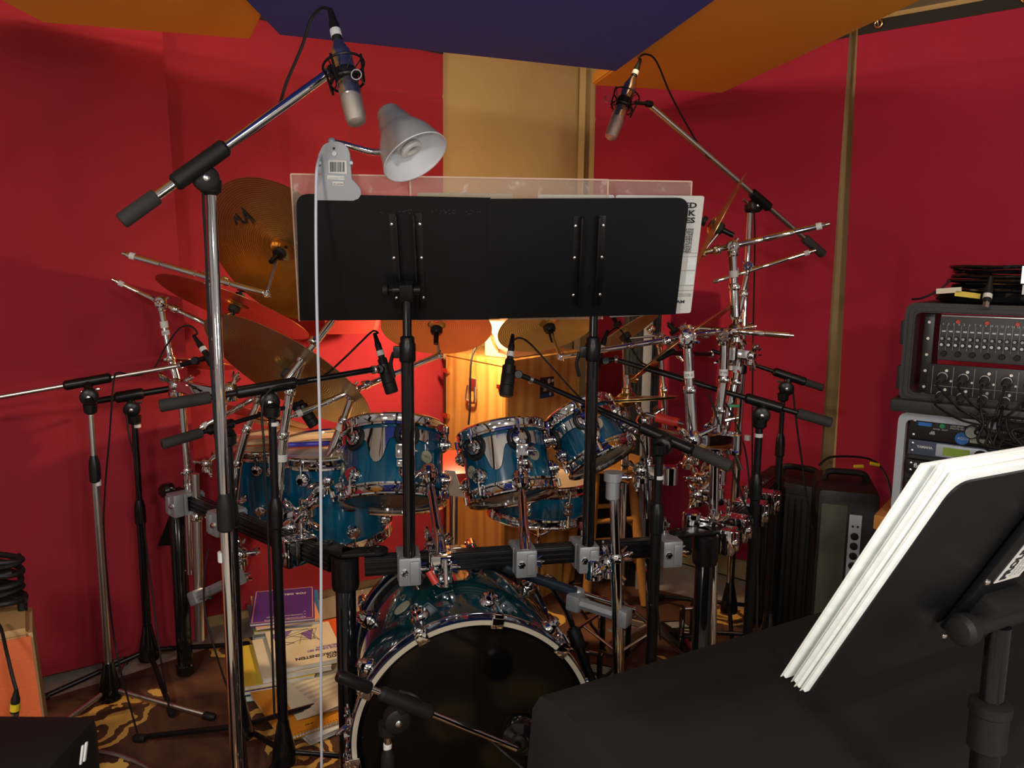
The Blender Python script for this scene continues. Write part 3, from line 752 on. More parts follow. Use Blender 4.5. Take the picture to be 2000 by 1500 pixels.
pQ = [rack_clamp(x, l, (Rc, Rr), m, out=.05) for x, l, m in ((1392, 'chrome clamp nearest the camera on the right side bar', 'chrome'), (1420, 'second chrome clamp along the right side bar', 'chrome'), (1455, 'third chrome clamp along the right side bar', 'chrome'), (1480, 'chrome clamp at the far end of the right side bar', 'chrome'))]

# ------------------------------------------------------------------ double music desk on the rack
def rounded(pts, rad, which):
    out = []; n = len(pts)
    for i, p in enumerate(pts):
        if i in which:
            a, b = (pts[i - 1] - p).normalized(), (pts[(i + 1) % n] - p).normalized()
            for k in range(7):
                t = k / 6; q = p + a * rad * (1 - t) ** 2 + b * rad * t ** 2; out.append(q)
        else: out.append(p)
    return out
def desk(name, label, tl, tr, br_, bl, pole_px, pole_base, round_idx, knob_side=-1):
    tl, tr, br_, bl = [V(q) for q in (tl, tr, br_, bl)]
    r = thing(name, label, 'music stand', V((pole_base.x, pole_base.y, ZB - .03)), 'black sheet music desks clamped on the rack')
    x = (br_ - bl).normalized(); n = (tl - bl).cross(x).normalized()
    if n.dot(EYE - tl) < 0: n = -n
    up = ((tl - bl) - x * (tl - bl).dot(x)).normalized()
    mb = MB(); mb.prism(rounded([tl, tr, br_, bl], .03, round_idx), -.004 if (tr - tl).cross(bl - tl).dot(n) < 0 else .004)
    mb.build('desk_panel', 'desk', r, flat=True)
    lip = MB(); lip.box((bl + br_) / 2 - n * .032, ((br_ - bl).length, .055, .004), (x, n, up), .001); lip.build('bottom_lip', 'desk', r)
    c = at_px((tl + bl) / 2 + x * 0, (tr + br_) / 2, pole_px)
    hgt = (tl - bl).length
    for s in (-1, 1):
        mb = MB(); mb.box(c + x * s * .030 + n * .004 + up * -.005, (.020, .004, hgt * .75), (x, n, up), .001)
        mb.box(c + x * s * .021 + n * .014 + up * -.005, (.004, .024, hgt * .75), (x, n, up), .001); mb.build('bracket', 'black', r)
        for k in (-.30, 0.02, .28):
            MB().lathe(c + x * s * .034 + up * (hgt * k) + n * .006, n, [(.0042, 0), (.0042, .002), (.002, .0032)], 12).build('screw', 'satin', r)
    top = V((pole_base.x, pole_base.y, 0)); hz = c - up * hgt * .22 + n * .018
    hz.x, hz.y = pole_base.x, pole_base.y
    mb = MB(); mb.tube(hz - x * .034, hz + x * .034, .012, n=16); mb.box(hz - V((0, 0, .004)), (.034, .036, .045), (x, n, up), .004)
    mb.tube(hz, c - up * hgt * .22, .010, n=10); mb.build('tilt_head', 'black', r)
    mb = MB(); k0 = hz + x * knob_side * .034; mb.lathe(k0, x * knob_side, [(.006, 0), (.006, .010), (.016, .012), (.018, .016), (.018, .024), (.014, .026)], 16); mb.build('tilt_knob', 'rubber', r)
    zc = P(pole_px, 672, pole_base.y).z
    MB().tube(V((pole_base.x, pole_base.y, zc)), hz, .0115, n=20).build('upper_tube', 'gloss', r)
    MB().tube(V((pole_base.x, pole_base.y, ZB - .03)), V((pole_base.x, pole_base.y, zc)), .0165, n=20).build('lower_tube', 'gloss', r)
    mb = MB(); mb.lathe(V((pole_base.x, pole_base.y, zc - .045)), (0, 0, 1), [(.0185, 0), (.021, .004), (.021, .045), (.018, .05), (.018, .062), (.0125, .066)], 20)
    if knob_side > 0 or True:
        mb.box(V((pole_base.x, pole_base.y, zc - .02)) - x * .026, (.018, .02, .03), None, .004); mb.path([V((pole_base.x, pole_base.y, zc - .02)) - x * .034, V((pole_base.x, pole_base.y, zc - .05)) - x * .042, V((pole_base.x, pole_base.y, zc - .085)) - x * .034], .005)
    mb.build('height_clutch', 'black', r)
    return r, x, up, n
yt, yb = 1.935, 2.035
d1, dx, dup, dn = desk('music_desk', 'left black music desk of the pair on the rack, under the clip lamp', P(579, 378, yt), P(958, 386, yt + .01), P(955, 623, yb + .012), P(586, 625, yb), 797, pL, (0,))
d2, d2x, d2up, d2n = desk('music_desk', 'right black music desk of the pair on the rack, with printed book behind', P(952, 388, yt + .006), P(1346, 386, yt + .035), P(1319, 613, yb + .03), P(951, 622, yb + .008), 1148, pR, (1,))
# chalky scuffs along the top of the left desk
mb = MB(); rn = random.Random(3)
for i in range(34):
    q = P(740 + rn.random() * 205, 409 + rn.random() * 8, yt + .012) + dn * .0034
    L = .002 + rn.random() * .004; a = rn.random() * 1.2 - .3; e = dx * math.cos(a) + dup * math.sin(a)
    mb.box(q + dn * 0.001, (L, .0005, .0004), (e, dn.cross(e), dn))
mb.build('scuff_marks', 'scuff', d1)

# clear acrylic sheets standing behind the desks
back = -dn
def sheet(x0, x1, ytop, off, label, yb_=627):
    Yt, Yb = yt + off, yb + off
    a, b, c, d = P(x0, ytop, Yt), P(x1, ytop + (x1 - x0) * .0165, Yt + .015), P(x1 - 12, yb_ - 4, Yb + .012), P(x0 + 17, yb_, Yb)
    r = thing('acrylic_sheet', label, 'acrylic sheet', (c + d) / 2, 'clear acrylic sheets behind the desks')
    MB().prism([a, b, c, d], .004).build('clear_sheet', 'acrylic', r, flat=True)
    mb = MB()
    for p, q in ((a, b), (a, d), (b, c)): mb.tube(p, q, .0022, n=6)
    mb.build('sheet_edge', 'acryledge', r)
sheet(568, 803, 340, .016, 'clear acrylic sheet behind the left desk, its left edge free')
sheet(800, 1188, 345, .022, 'wide clear acrylic sheet in the middle behind both desks')
sheet(1186, 1351, 352, .078, 'narrow clear acrylic sheet behind the right desk top corner', 600)
# printed book and papers standing on the desk ledges
def card(name, label, cat, pts, m, th=.004, group=None):
    r = thing(name, label, cat, (V(pts[2]) + V(pts[3])) / 2, group)
    MB().prism(rounded([V(p) for p in pts], .006, (0, 1, 2, 3)), th).build('cover', m, r, flat=True); return r
yo = .055
bk = card('music_book', 'open white drum method book sticking out right of the right desk', 'book', [P(1203, 381, yt + yo), P(1376, 383, yt + yo + .02), P(1349, 611, yb + yo), P(1190, 620, yb + yo - .01)], 'paper')
bR, bT = P(1376, 383, yt + yo + .02), P(1349, 611, yb + yo)
bx = (P(1376, 383, yt + yo + .02) - P(1203, 383, yt + yo)).normalized(); bup = (bR - bT); bup = bup.normalized(); bnn = bx.cross(bup).normalized(); bup_n = bnn.cross(bx).normalized()
def onbook(px, py):
    o = bR + bnn * .0012
    return on_plane(px, py, o, bnn)
for s, px, py, sz, sx, bo in (('ADVANCED', 1361, 406, .0185, 1.45, .0006), ('FUNK', 1357, 421, .0185, 1.45, .0006), ('STUDIES', 1357, 435, .0185, 1.45, .0006), ('LATHAM', 1337, 592, .0115, 1.35, .0002)):
    text(s, sz, onbook(px, py), bx, bup, 'ink', 'cover_lettering', bk, 'RIGHT', sx=sx, bold=bo)
for i, s in enumerate(('CREATIVE', 'PATTERNS', 'FOR THE', 'ADVANCED', 'DRUMMER', 'IN STYLES', "TODAY'S", 'LEADING', 'FUNK', 'DRUMMERS')):
    text(s, .0075, onbook(1355 - i * .65, 450.5 + i * 4.75), bx, bup, 'ink', 'cover_lettering', bk, 'RIGHT', sx=1.1)
for i, s in enumerate(('contains recordings', 'and sheet music available')):
    text(s, .0045, onbook(1350, 575 + i * 3.5), bx, bup, 'greyink', 'cover_lettering', bk, 'RIGHT')
mb = MB()
for py in (494, 501, 528, 557, 567):
    a, b = onbook(1300, py + 1), onbook(1363 - (py - 494) * .12, py); mb.tube(a, b, .0005, n=4)
a, b = onbook(1333, 494), onbook(1318, 610); mb.tube(a, b, .0005, n=4)
mb.build('cover_rules', 'greyink', bk)
mb = MB()
for y0, y1 in ((502, 527), (530, 556)):
    mb.prism([onbook(1344 - (y0 - 502) * .12, y0), onbook(1360 - (y0 - 502) * .12, y0), onbook(1357 - (y0 - 502) * .12, y1), onbook(1341 - (y0 - 502) * .12, y1)], .0003)
mb.build('cover_blocks', 'pages', bk)
card('sheet_music', 'white sheet music edge showing above the middle of the desks', 'sheet music', [P(1050, 380, yt + .045), P(1200, 381, yt + .05), P(1190, 600, yb + .045), P(1050, 600, yb + .045)], 'paper', .003)
card('sheet_music', 'cream sheet music edge showing above the left desk, right part', 'sheet music', [P(815, 377, yt + .045), P(1002, 378, yt + .05), P(1000, 600, yb + .05), P(815, 600, yb + .045)], 'oldpaper', .003)

# ------------------------------------------------------------------ clip lamp on the desk
yl = 1.90
lamp = thing('clip_lamp', 'silver clip-on desk lamp with white-lined shade clipped on the left desk', 'lamp', P(662, 385, yl + .01))
def L_(px, py, dy=0): return P(px, py, yl + dy)
out2 = [(618, 391), (620, 370), (626, 357), (629, 352), (627, 330), (624, 308), (625, 296), (632, 284), (645, 277), (658, 276), (670, 280), (679, 289), (683, 300), (685, 330), (687, 350), (694, 357), (704, 369), (705, 380), (700, 388), (690, 392)]
MB().prism([L_(*p, dy=(p[1] - 275) * .0003) for p in out2], .006).build('clip_plate', 'clip', lamp)
MB().prism([L_(x, y, .055) for x, y in ((622, 300), (684, 300), (690, 388), (620, 388))], .004).build('rear_clip_plate', 'clip', lamp)
mb = MB(); mb.tube(L_(624, 318, .0), L_(624, 318, .06), .004, n=8); mb.tube(L_(686, 318, .0), L_(686, 318, .06), .004, n=8); mb.tube(L_(622, 318, .03), L_(688, 318, .03), .009, n=12); mb.build('clip_spring', 'clip', lamp)
def lq(px, py): return L_(px, py, (py - 275) * .0003 - .0022)
mb = MB(); mb.prism([lq(641, 312), lq(677, 314), lq(678, 340), lq(642, 338)], .0008); mb.prism([lq(639, 342), lq(672, 344), lq(674, 349), lq(672, 352), lq(639, 350)], .0008); mb.prism([lq(650, 354), lq(671, 355), lq(671, 363), lq(650, 362)], .0008)
st = mb.build('price_sticker', 'paper', lamp, flat=True)
mb = MB(); rn = random.Random(5); xx = 645
while xx < 673:
    wd = rn.choice((.6, 1, 1.6)); mb.prism([lq(xx, 316.5) - FW * .001, lq(xx + wd, 316.6) - FW * .001, lq(xx + wd, 336) - FW * .001, lq(xx, 335.8) - FW * .001], .0003); xx += wd + rn.choice((.7, 1.1, 1.5))
mb.build('bar_code', 'ink', st, flat=True)
text('X3120 5Z 10458', .0055, lq(642, 349) - FW * .001, CR, CU, 'greyink', 'sticker_lettering', st)
text('M. 0700S', .006, lq(652, 361) - FW * .001, CR, CU, 'ink', 'sticker_lettering', st)
MB().lathe(lq(652, 290), -FW, [(.0028, 0), (.0028, .0006)], 12).build('keyhole', 'ink', lamp)
MB().lathe(lq(653, 300), -FW, [(.0055, 0), (.0055, .0006)], 16).build('keyhole', 'white', lamp)
mb = MB(); mb.path([L_(640, 300, .03), L_(648, 280, .03), L_(668, 281, .03), L_(700, 290, .02), L_(730, 297, .005), L_(758, 295, -.005)], .0066, 12)
mb.build('gooseneck', 'satin', lamp)
g = catmull([L_(668, 281, .03), L_(700, 290, .02), L_(730, 297, .005), L_(758, 295, -.005)], 12)
mb = MB()
for i in range(len(g) - 1): mb.torus((g[i] + g[i + 1]) / 2, g[i + 1] - g[i], .0066, .0012, 12, 5)
mb.build('gooseneck_coils', 'chrome', lamp)
MB().sphere(L_(648, 276, .01), .009).build('screw_boss', 'clip', lamp)
sa, sb = L_(754, 214, .035), L_(808, 302, -.016)
sax = (sb - sa).normalized(); SL = (sb - sa).length
prof = [(.012, 0), (.024, .004), (.029, .012), (.031, SL * .20), (.036, SL * .24), (.043, SL * .42), (.047, SL * .46), (.066, SL * .70), (.078, SL * 1.0), (.080, SL * 1.06)]
sh = MB(); sh.lathe(sa, sax, prof, 48, True, False); sh.build('lamp_shade', 'shade', lamp)
MB().lathe(sa, sax, [(max(.004, r - .003), h + .003) for r, h in prof[:-1]] + [(.079, SL * 1.06)], 48, True, False).build('shade_lining', 'shadein', lamp)
MB().torus(sa + sax * SL * 1.06, sax, .080, .0018, 48, 6).build('shade_rim', 'white', lamp)
MB().tube(sa + sax * .02, sa + sax * SL * .58, .017, n=20).build('socket', 'shadein', lamp)
sp = []; u, v, _ = frame(sax)
for i in range(46):
    t = i / 45; a = t * 2 * PI * 2.6; sp.append(sa + sax * (SL * (.58 + .36 * t)) + (u * math.cos(a) + v * math.sin(a)) * (.024 - .003 * t))
MB().path(sp, .0078, 10, 2).build('bulb', 'bulb', lamp)
swh = MB(); swh.tube(sa - sax * .006 + u * .02, sa + u * .026, .006, n=8); swh.build('switch', 'bulb', lamp)
MB().path([L_(648, 279, .03), L_(632, 288, .02), L_(621, 318, -.005), L_(618, 345, -.012), L_(617, 400, -.014), L_(617, 470, -.014), L_(618, 560, -.012), L_(620, 650, -.01), L_(623, 760, -.01), L_(626, 900, -.01), L_(627, 1100, -.01), L_(627, 1300, -.01), L_(628, 1450, -.01), V((L_(628, 1450, -.01).x, 1.89, .02)), V((-.42, 1.80, .006)), V((-.3, 1.6, .006))], .0036, 8, 8).build('power_cord', 'cord', lamp)
# ------------------------------------------------------------------ chrome arms that carry cymbals and toms
GA = 'chrome cymbal arms on the rack'
def arm(name, label, post, r, boom=None, rb=.0095, clamp=None, cs=1.0, cym=None, stem_from=None, tapes=(), group=GA, k=4, locks=(), mat_='chrome', spin=.4, boomtape=True):
    pp = [P(*q) for q in post]
    root = thing(name, label, 'cymbal stand', pp[-1], group)
    for i in range(len(pp) - 1):
        MB().tube(pp[i], pp[i + 1], r + (.0025 * i), n=18).build('post_tube', mat_, root)
        if i < len(pp) - 2: 
            mb = MB(); memory_lock(mb, pp[i + 1], pp[i] - pp[i + 1], r + .0025 * i); mb.build('tube_collar', 'chrome', root)
    if boom:
        a, b = P(*boom[0]), P(*boom[1])
        bm_ = ribbed(MB(), a, b, rb, k).build('boom_tube', mat_, root)
        d = (b - a).normalized()
        MB().lathe(a - d * .012, d, [(rb * .6, 0), (rb * .6, .012)], 12).build('boom_end', 'satin', root)
        if boomtape: tape(a + d * .018, d, rb, bm_, .016)
        cp = P(*clamp) if clamp else pp[0]
        ax = (d.cross((pp[0] - pp[-1]).normalized()))
        if ax.dot(FW) > 0: ax = -ax
        mb = MB(); ratchet(mb, cp, ax.normalized(), cs, spin); mb.build('tilter_clamp', 'chrome', root)
        mb = MB(); memory_lock(mb, cp + d * .045 * cs, d, rb); mb.build('boom_lock', 'chrome', root)
        mb = MB(); mb.lathe(cp - (pp[0] - pp[1]).normalized() * .03, (pp[0] - pp[1]), [(r + .002, 0), (r + .004, .004), (r + .004, .02), (r * .8, .026)], 18); mb.build('post_ferrule', 'chrome', root)
        if cym is not None:
            c, up = CYM[cym]
            base = b
            q = c - up * .030
            mb = MB(); ratchet(mb, base, ax.normalized(), .62, 1.2); mb.build('cymbal_tilter', 'chrome', root)
            MB().tube(base, q, .0045, n=10).build('cymbal_rod', 'satin', root)
            MB().lathe(q - up * .006, up, [(.008, -.036), (.009, 0), (.017, .002), (.019, .006)], 16).build('rod_sleeve', 'black', root)
            MB().lathe(q, up, [(.019, 0), (.020, .003), (.020, .016), (.017, .019)], 20).build('felt', 'grip', root)
            mb = MB(); mb.lathe(c + up * .022, up, [(.015, 0), (.016, .003), (.016, .014), (.007, .016), (.007, .03)], 16); wingnut(mb, c + up * .044, up, 1.0, .6); mb.build('top_nut', 'rubber', root)
    for (px, py, Y, L, s) in tapes:
        q = V(P(px, py, Y)); best = None
        for i in range(len(pp) - 1):
            dd = pp[i + 1] - pp[i]; t = max(0, min(1, (q - pp[i]).dot(dd) / dd.length_squared)); qq = pp[i] + dd * t
            if best is None or (qq - q).length < best[0]: best = ((qq - q).length, qq, dd, r + .0025 * i)
        tape(best[1], best[2], best[3], root, L, 'tape', s)
    for (px, py, Y) in locks:
        mb = MB(); memory_lock(mb, P(px, py, Y), pp[0] - pp[-1], r + .002); mb.build('tube_collar', 'chrome', root)
    return root, pp
Yp = 2.5
arm('cymbal_arm', 'chrome arm of the lettered cymbal, boom pointing up left past the mic stand pole', [(411, 540, 2.46), (420, 660, 2.46), (432, 800, 2.46), (440, 1010, 2.44)], .010, [(247, 497, 2.40), (521, 574, 2.42)], clamp=(409, 541, 2.445), cs=1.05, cym=0, spin=1.9)
arm('cymbal_arm', 'leftmost chrome arm with boom pointing up left, label tape on its post', [(313, 592, 2.58), (333, 700, 2.58), (345, 742, 2.58)], .0115, [(226, 549, 2.56), (405, 634, 2.62)], rb=.008, clamp=(313, 590, 2.57), cs=1.1, cym=1, tapes=((320, 634, 2.58, .022, None), (322, 650, 2.58, .016, 'SPD')), spin=2.6)
r_, pp = arm('cymbal_arm', 'chrome arm under the ride cymbal with boom leaning up behind the white cord', [(593, 700, 2.34), (567, 765, 2.33), (553, 850, 2.33), (538, 1040, 2.33)], .0115, [(556, 748, 2.29), (650, 625, 2.36)], rb=.0115, clamp=(594, 690, 2.32), cs=1.0, tapes=((546, 893, 2.33, .022, None),), k=1, boomtape=False)
c, up = CYM[2]
MB().tube(P(590, 690, 2.33), c - up * .01, .006).build('cymbal_rod', 'satin', r_); MB().lathe(c - up * .04, up, [(.016, 0), (.018, .004), (.018, .022), (.012, .03)], 18).build('felt', 'grip', r_)
arm('cymbal_arm', 'chrome arm with long boom rising right, crossing behind the left black desk pole', [(690, 770, 2.40), (672, 822, 2.40), (639, 905, 2.40)], .0125, [(573, 812, 2.28), (858, 694, 2.56)], clamp=(690, 762, 2.385), cs=1.05, cym=3, tapes=((667, 834, 2.40, .022, None),), spin=.9)
arm('cymbal_arm', 'chrome arm low at left with boom rising right below the black mic boom', [(508, 775, 2.55), (482, 838, 2.55), (463, 905, 2.55), (455, 985, 2.55)], .0115, [(392, 836, 2.50), (560, 742, 2.60)], clamp=(509, 771, 2.54), cs=.9, tapes=((482, 836, 2.55, .022, None),), spin=.2)
arm('cymbal_arm', 'bright chrome arm with flared foot and round clamp right of the desk', [(1343, 676, 2.22), (1347, 760, 2.22), (1352, 852, 2.22)], .0135, [(1400, 648, 2.24), (1095, 697, 2.50)], rb=.0085, clamp=(1343, 659, 2.20), cs=1.28, cym=4, tapes=((1346, 731, 2.22, .020, 'CR 2'),), spin=1.6, boomtape=False)
arm('cymbal_arm', 'tallest chrome arm at right with long boom rising to the right', [(1431, 498, 2.44), (1434, 560, 2.44), (1437, 618, 2.44)], .0125, [(1612, 439, 2.36), (1372, 494, 2.48)], clamp=(1431, 481, 2.42), cs=1.05, cym=7, tapes=((1431, 535, 2.44, .020, None),), spin=1.1)
arm('cymbal_arm', 'darker chrome arm behind the tallest one, boom ending in white tape', [(1461, 528, 2.66), (1451, 573, 2.66), (1440, 628, 2.64), (1424, 690, 2.60)], .009, [(1586, 491, 2.62), (1392, 551, 2.66)], rb=.0075, clamp=(1461, 521, 2.65), cs=.95, cym=None, tapes=((1449, 573, 2.66, .022, None),), spin=2.2)
arm('cymbal_arm', 'chrome arm with level boom pointing right at half height', [(1414, 670, 2.42), (1413, 740, 2.42), (1405, 800, 2.42), (1398, 850, 2.42)], .0125, [(1542, 655, 2.40), (1335, 640, 2.46)], clamp=(1412, 655, 2.40), cs=1.15, cym=6, tapes=((1412, 727, 2.42, .020, 'TYPO'),), spin=2.8, boomtape=False)
arm('cymbal_arm', 'bluish chrome post leaning behind the level boom arm at right', [(1444, 695, 2.56), (1436, 745, 2.56), (1412, 858, 2.54)], .0135, tapes=((1438, 721, 2.56, .022, None),))
arm('cymbal_arm', 'thin chrome arm carrying the edge-on cymbal next to the right desk pole', [(1288, 672, 2.70), (1296, 760, 2.70), (1300, 860, 2.7)], .009, [(1330, 700, 2.68), (1290, 655, 2.70)], clamp=(1287, 660, 2.69), cs=.9, cym=5, boomtape=False)
arm('tom_post', 'chrome vertical post at left edge of the rack, ending in a cut tube', [(356, 792, 2.58), (366, 920, 2.58), (374, 1120, 2.57)], .0125, group=GA)
arm('tom_post', 'grey ball-topped post clamped at far left of the rack', [(381, 925, 2.52), (385, 1010, 2.52), (390, 1250, 2.50)], .0135, group=GA, mat_='satin')
MB_ = MB().sphere(P(380, 905, 2.52), .019)
# floating hardware clusters are clamps of their own
def multiclamp(label, p, s=1.0, ax=None, spin=0.0, n=3, bar_to=None, mat_='chrome'):
    p = V(p); r = thing('multi_clamp', label, 'clamp', p - V((0, 0, .03)), 'chrome multi clamps between the arms')
    ax = V(ax) if ax else V((.3, -.9, .1))
    u, v, ax = frame(ax)
    MB().sphere(p, .021 * s, 20).build('ball_joint', mat_, r)
    MB().lathe(p - V((0, 0, .034 * s)), (0, 0, 1), [(.015 * s, 0), (.020 * s, .004 * s), (.020 * s, .016 * s), (.016 * s, .020 * s)], 20).build('clamp_ring', mat_, r)
    for i in range(n):
        a = spin + i * 2 * PI / n; d = (u * math.cos(a) + v * math.sin(a) + ax * .4).normalized()
        mb = MB(); mb.tube(p + d * .012 * s, p + d * .036 * s, .0065 * s, n=10); wingnut(mb, p + d * .034 * s, d, 1.0 * s, a); mb.build('wing_bolt', 'chrome', r)
    if bar_to is not None:
        b = V(bar_to); d = (b - p); mb = MB(); x = d.normalized(); y = V((0, 0, 1)).cross(x).normalized()
        mb.box((p + b) / 2, (d.length, .026 * s, .034 * s), (x, y, x.cross(y)), .005); mb.build('clamp_arm', mat_, r)
        mb = MB(); mb.lathe(b - V((0, 0, .024 * s)), (0, 0, 1), [(.017 * s, 0), (.020 * s, .003), (.020 * s, .045 * s), (.017 * s, .048 * s)], 20); mb.build('clamp_sleeve', mat_, r)
    return r
multiclamp('chrome ball clamp at the foot of the leftmost arm', P(343, 752, 2.57), 1.2, spin=.4, bar_to=P(430, 770, 2.50))
multiclamp('chrome clamp with wing bolts beside the lower left mic boom', P(450, 760, 2.44), 1.1, spin=1.1, n=4)
multiclamp('small chrome clamp below the low left mic boom', P(404, 905, 2.56), .9, spin=.8)
multiclamp('chrome clamp in front of the left floor tom, behind the mic stand pole', P(452, 985, 2.5), 1.0, spin=.3, n=4)
multiclamp('shining chrome ball clamp beside the larger hanging tom', P(641, 938, 2.36), 1.25, spin=.2, n=4, bar_to=P(600, 990, 2.34))
multiclamp('chrome wing clamp in front of the front floor tom', P(590, 1005, 2.26), 1.35, spin=2.4, n=4, bar_to=P(548, 1018, 2.28))
multiclamp('silver clamp on the side bar right of the black mic pole', P(568, 1030, 2.22), 1.2, spin=.9, n=3)
multiclamp('chrome clamp below the left side bar near the floor tom leg', P(470, 1082, 2.42), 1.15, spin=.1, n=4)
multiclamp('chrome joint where the level boom arm meets its post', P(1437, 645, 2.46), 1.15, spin=.2, n=4)
multiclamp('chrome wing-bolt clamp with brass-coloured ears right of the posts', P(1466, 694, 2.50), .95, (1, -.3, -.1), 0, 3, P(1430, 690, 2.50))
multiclamp('chrome clamp below the level boom, behind its post', P(1425, 700, 2.58), 1.2, spin=1.7, n=4)
multiclamp('chrome wing clamp in the middle of the right posts', P(1402, 824, 2.46), 1.15, spin=.2, n=4, bar_to=P(1400, 858, 2.42))
multiclamp('chrome foot joint under the flared arm', P(1352, 858, 2.21), 1.35, spin=.5, n=3, bar_to=P(1432, 866, 2.34))
multiclamp('chrome clamp on the right vertical post above the rack corner', P(1398, 872, 2.34), 1.3, spin=1.2, n=4)
multiclamp('white-lit chrome clamp low on the right vertical post', P(1390, 1030, 2.24), 1.35, (1, -.6, 0), .3, 3, P(1350, 1020, 2.24))
multiclamp('chrome clamp high on the right side bar stack', P(1346, 897, 2.75), 1.1, spin=.2, n=4)
multiclamp('middle chrome clamp of the right side bar stack', P(1366, 935, 2.66), 1.2, spin=1.4, n=4, bar_to=P(1404, 930, 2.6))
multiclamp('lower chrome clamp of the right side bar stack', P(1360, 965, 2.52), 1.2, spin=.8, n=4, bar_to=P(1400, 968, 2.5))
multiclamp('chrome clamp beside the hi-hat, above the red sleeve', P(1258, 822, 2.50), 1.3, spin=.6, n=4)
multiclamp('chrome clamp on the smallest tom upper rim', P(1210, 838, 2.40), 1.1, spin=.1, n=5)
multiclamp('chrome clamp holding the short post right of the right desk pole', P(1190, 1098, 2.06), 1.25, spin=2.0, n=4, bar_to=P(1160, 1110, 2.06))
multiclamp('chrome clamp above the front bar behind the larger tom arm', P(845, 1066, 2.10), 1.1, spin=.4, n=4)
multiclamp('chrome clamp with wing bolts low left of the bass drum lugs', P(690, 1408, 1.74), .9, spin=.4, n=4)

# tom arms with big ball joints
def tom_arm(label, ball, foot, elbow, mountp, r=.0125):
    b, f = P(*ball), V(foot); root = thing('tom_holder', label, 'tom arm', f, 'chrome tom arms on the front bar')
    d = (b - f).normalized()
    L = (b - f).length
    MB().lathe(f, d, [(r + .003, 0), (r + .003, L * .32), (r, L * .36), (r, L - .05), (r * .72, L - .015)], 20).build('post_tube', 'chrome', root)
    MB().lathe(b - d * .004, d, [(.014, -.014), (.022, -.006), (.0225, .010), (.026, .012), (.027, .018), (.0265, .030), (.021, .042), (.010, .048)], 28).build('ball_joint', 'chrome', root)
    MB().lathe(b - d * .02, d, [(.012, 0), (.020, .008)], 20).build('ball_collar', 'rubber', root)
    e, m = P(*elbow), P(*mountp)
    MB().path([b + d * .02, b + d * .02 + (e - b) * .5, e, e + (m - e) * .5, m], .0075, 12, 8).build('l_rod', 'chrome', root)
    mb = MB(); mb.box(m, (.036, .030, .042), (CR, FW, CU), .006); mb.box(m - CU * .034, (.030, .026, .020), (CR, FW, CU), .004); mb.build('rod_clamp', 'chrome', root)
    mb = MB(); wingnut(mb, m + CR * .018, CR, 1.1, .5); mb.build('wing_bolt', 'chrome', root)
    return root
tom_arm('chrome arm with ball joint in front of the larger hanging tom', (838, 935, 2.17), pT + V((0, .02, .03)), (800, 935, 2.14), (786, 880, 2.155))
tom_arm('chrome arm with ball joint in front of the middle tom', (1018, 945, 2.18), pM + V((0, 0, .03)), (1016, 905, 2.17), (1020, 880, 2.195))
arm('tom_post', 'chrome post behind the black mic stand, holding the smallest tom', [(1262, 850, 2.36), (1263, 930, 2.36), (1264, 1010, 2.36)], .0135, locks=((1262, 900, 2.36),))
multiclamp('oval chrome tom bracket on the post of the smallest tom', P(1252, 918, 2.33), 1.2, (-.9, -.4, 0), .8, 3, P(1308, 928, 2.30))
# right-hand vertical tubes
arm('tom_post', 'tall chrome post standing at the right front rack corner', [(1396, 880, 2.28), (1393, 1020, 2.28), (1388, 1260, 2.26)], .0145, tapes=((1396, 893, 2.28, .02, None),))
arm('tom_post', 'chrome post with grey clamp head right of the right desk pole', [(1199, 950, 2.02), (1203, 1090, 2.0), (1209, 1335, 2.0)], .0125)
mb = MB(); q = P(1197, 940, 2.02); mb.lathe(q - V((0, 0, .05)), (0, 0, 1), [(.014, 0), (.018, .004), (.018, .05), (.024, .052), (.024, .075)], 20)
rr = thing('multi_clamp', 'grey clamp head topping the chrome post right of the right desk pole', 'clamp', q, 'chrome multi clamps between the arms'); mb.build('clamp_body', 'cast', rr)
mb = MB(); wingnut(mb, q + CR * .02 + V((0, 0, .01)), CR, 1.3, .4); mb.build('wing_bolt', 'chrome', rr)
# spare bracket and lever arms low on the kit
def bracket_arm(label, a, b, m, r1=.016, name='support_arm'):
    a, b = V(a), V(b); root = thing('rack_brace', label, 'brace', b, 'low support arms on the rack')
    MB().tube(a, b, r1, n=8).build('arm_bar', m, root)
    d = (b - a).normalized(); u, v, _ = frame(d)
    for q in (a, b):
        MB().box(q, (.042, .042, .048), (u, d, v), .008).build('end_block', m, root)
        mb = MB(); wingnut(mb, q + u * .022, u, 1.3, .5); mb.build('wing_bolt', 'chrome', root)
    return root
bracket_arm('grey cast support arm between the black rod and the chrome post over the rug', P(1124, 1175, 2.08), P(1216, 1204, 2.0), 'cast')
bracket_arm('silver cast elbow arm low on the left rack leg', P(384, 1166, 2.48), P(462, 1130, 2.36), 'cast')
root = thing('support_rod', 'blue-black telescopic rod running down from the front bar to the chrome post', 'rod', P(1230, 1180, 2.1), 'low support arms on the rack')
MB().tube(P(985, 1108, 2.06), P(1128, 1158, 2.1), .0145).build('outer_tube', 'bluegrip', root); MB().tube(P(1128, 1158, 2.1), P(1238, 1192, 2.14), .010).build('inner_tube', 'chrome', root)
mb = MB(); memory_lock(mb, P(1130, 1158, 2.1), P(1238, 1192, 2.14) - P(985, 1108, 2.06), .012); mb.build('tube_collar', 'cast', root)
root = thing('hoop_bracket', 'red-tipped chrome lever bracket on top of the bass drum', 'bracket', P(865, 1140, 1.98))
MB().tube(P(870, 1095, 1.96), P(872, 1148, 1.92), .006).build('bracket_rod', 'chrome', root)
MB().path([P(846, 1115, 1.95), P(851, 1135, 1.94), P(860, 1145, 1.93), P(875, 1144, 1.92)], .0045).build('lever_rod', 'chrome', root)
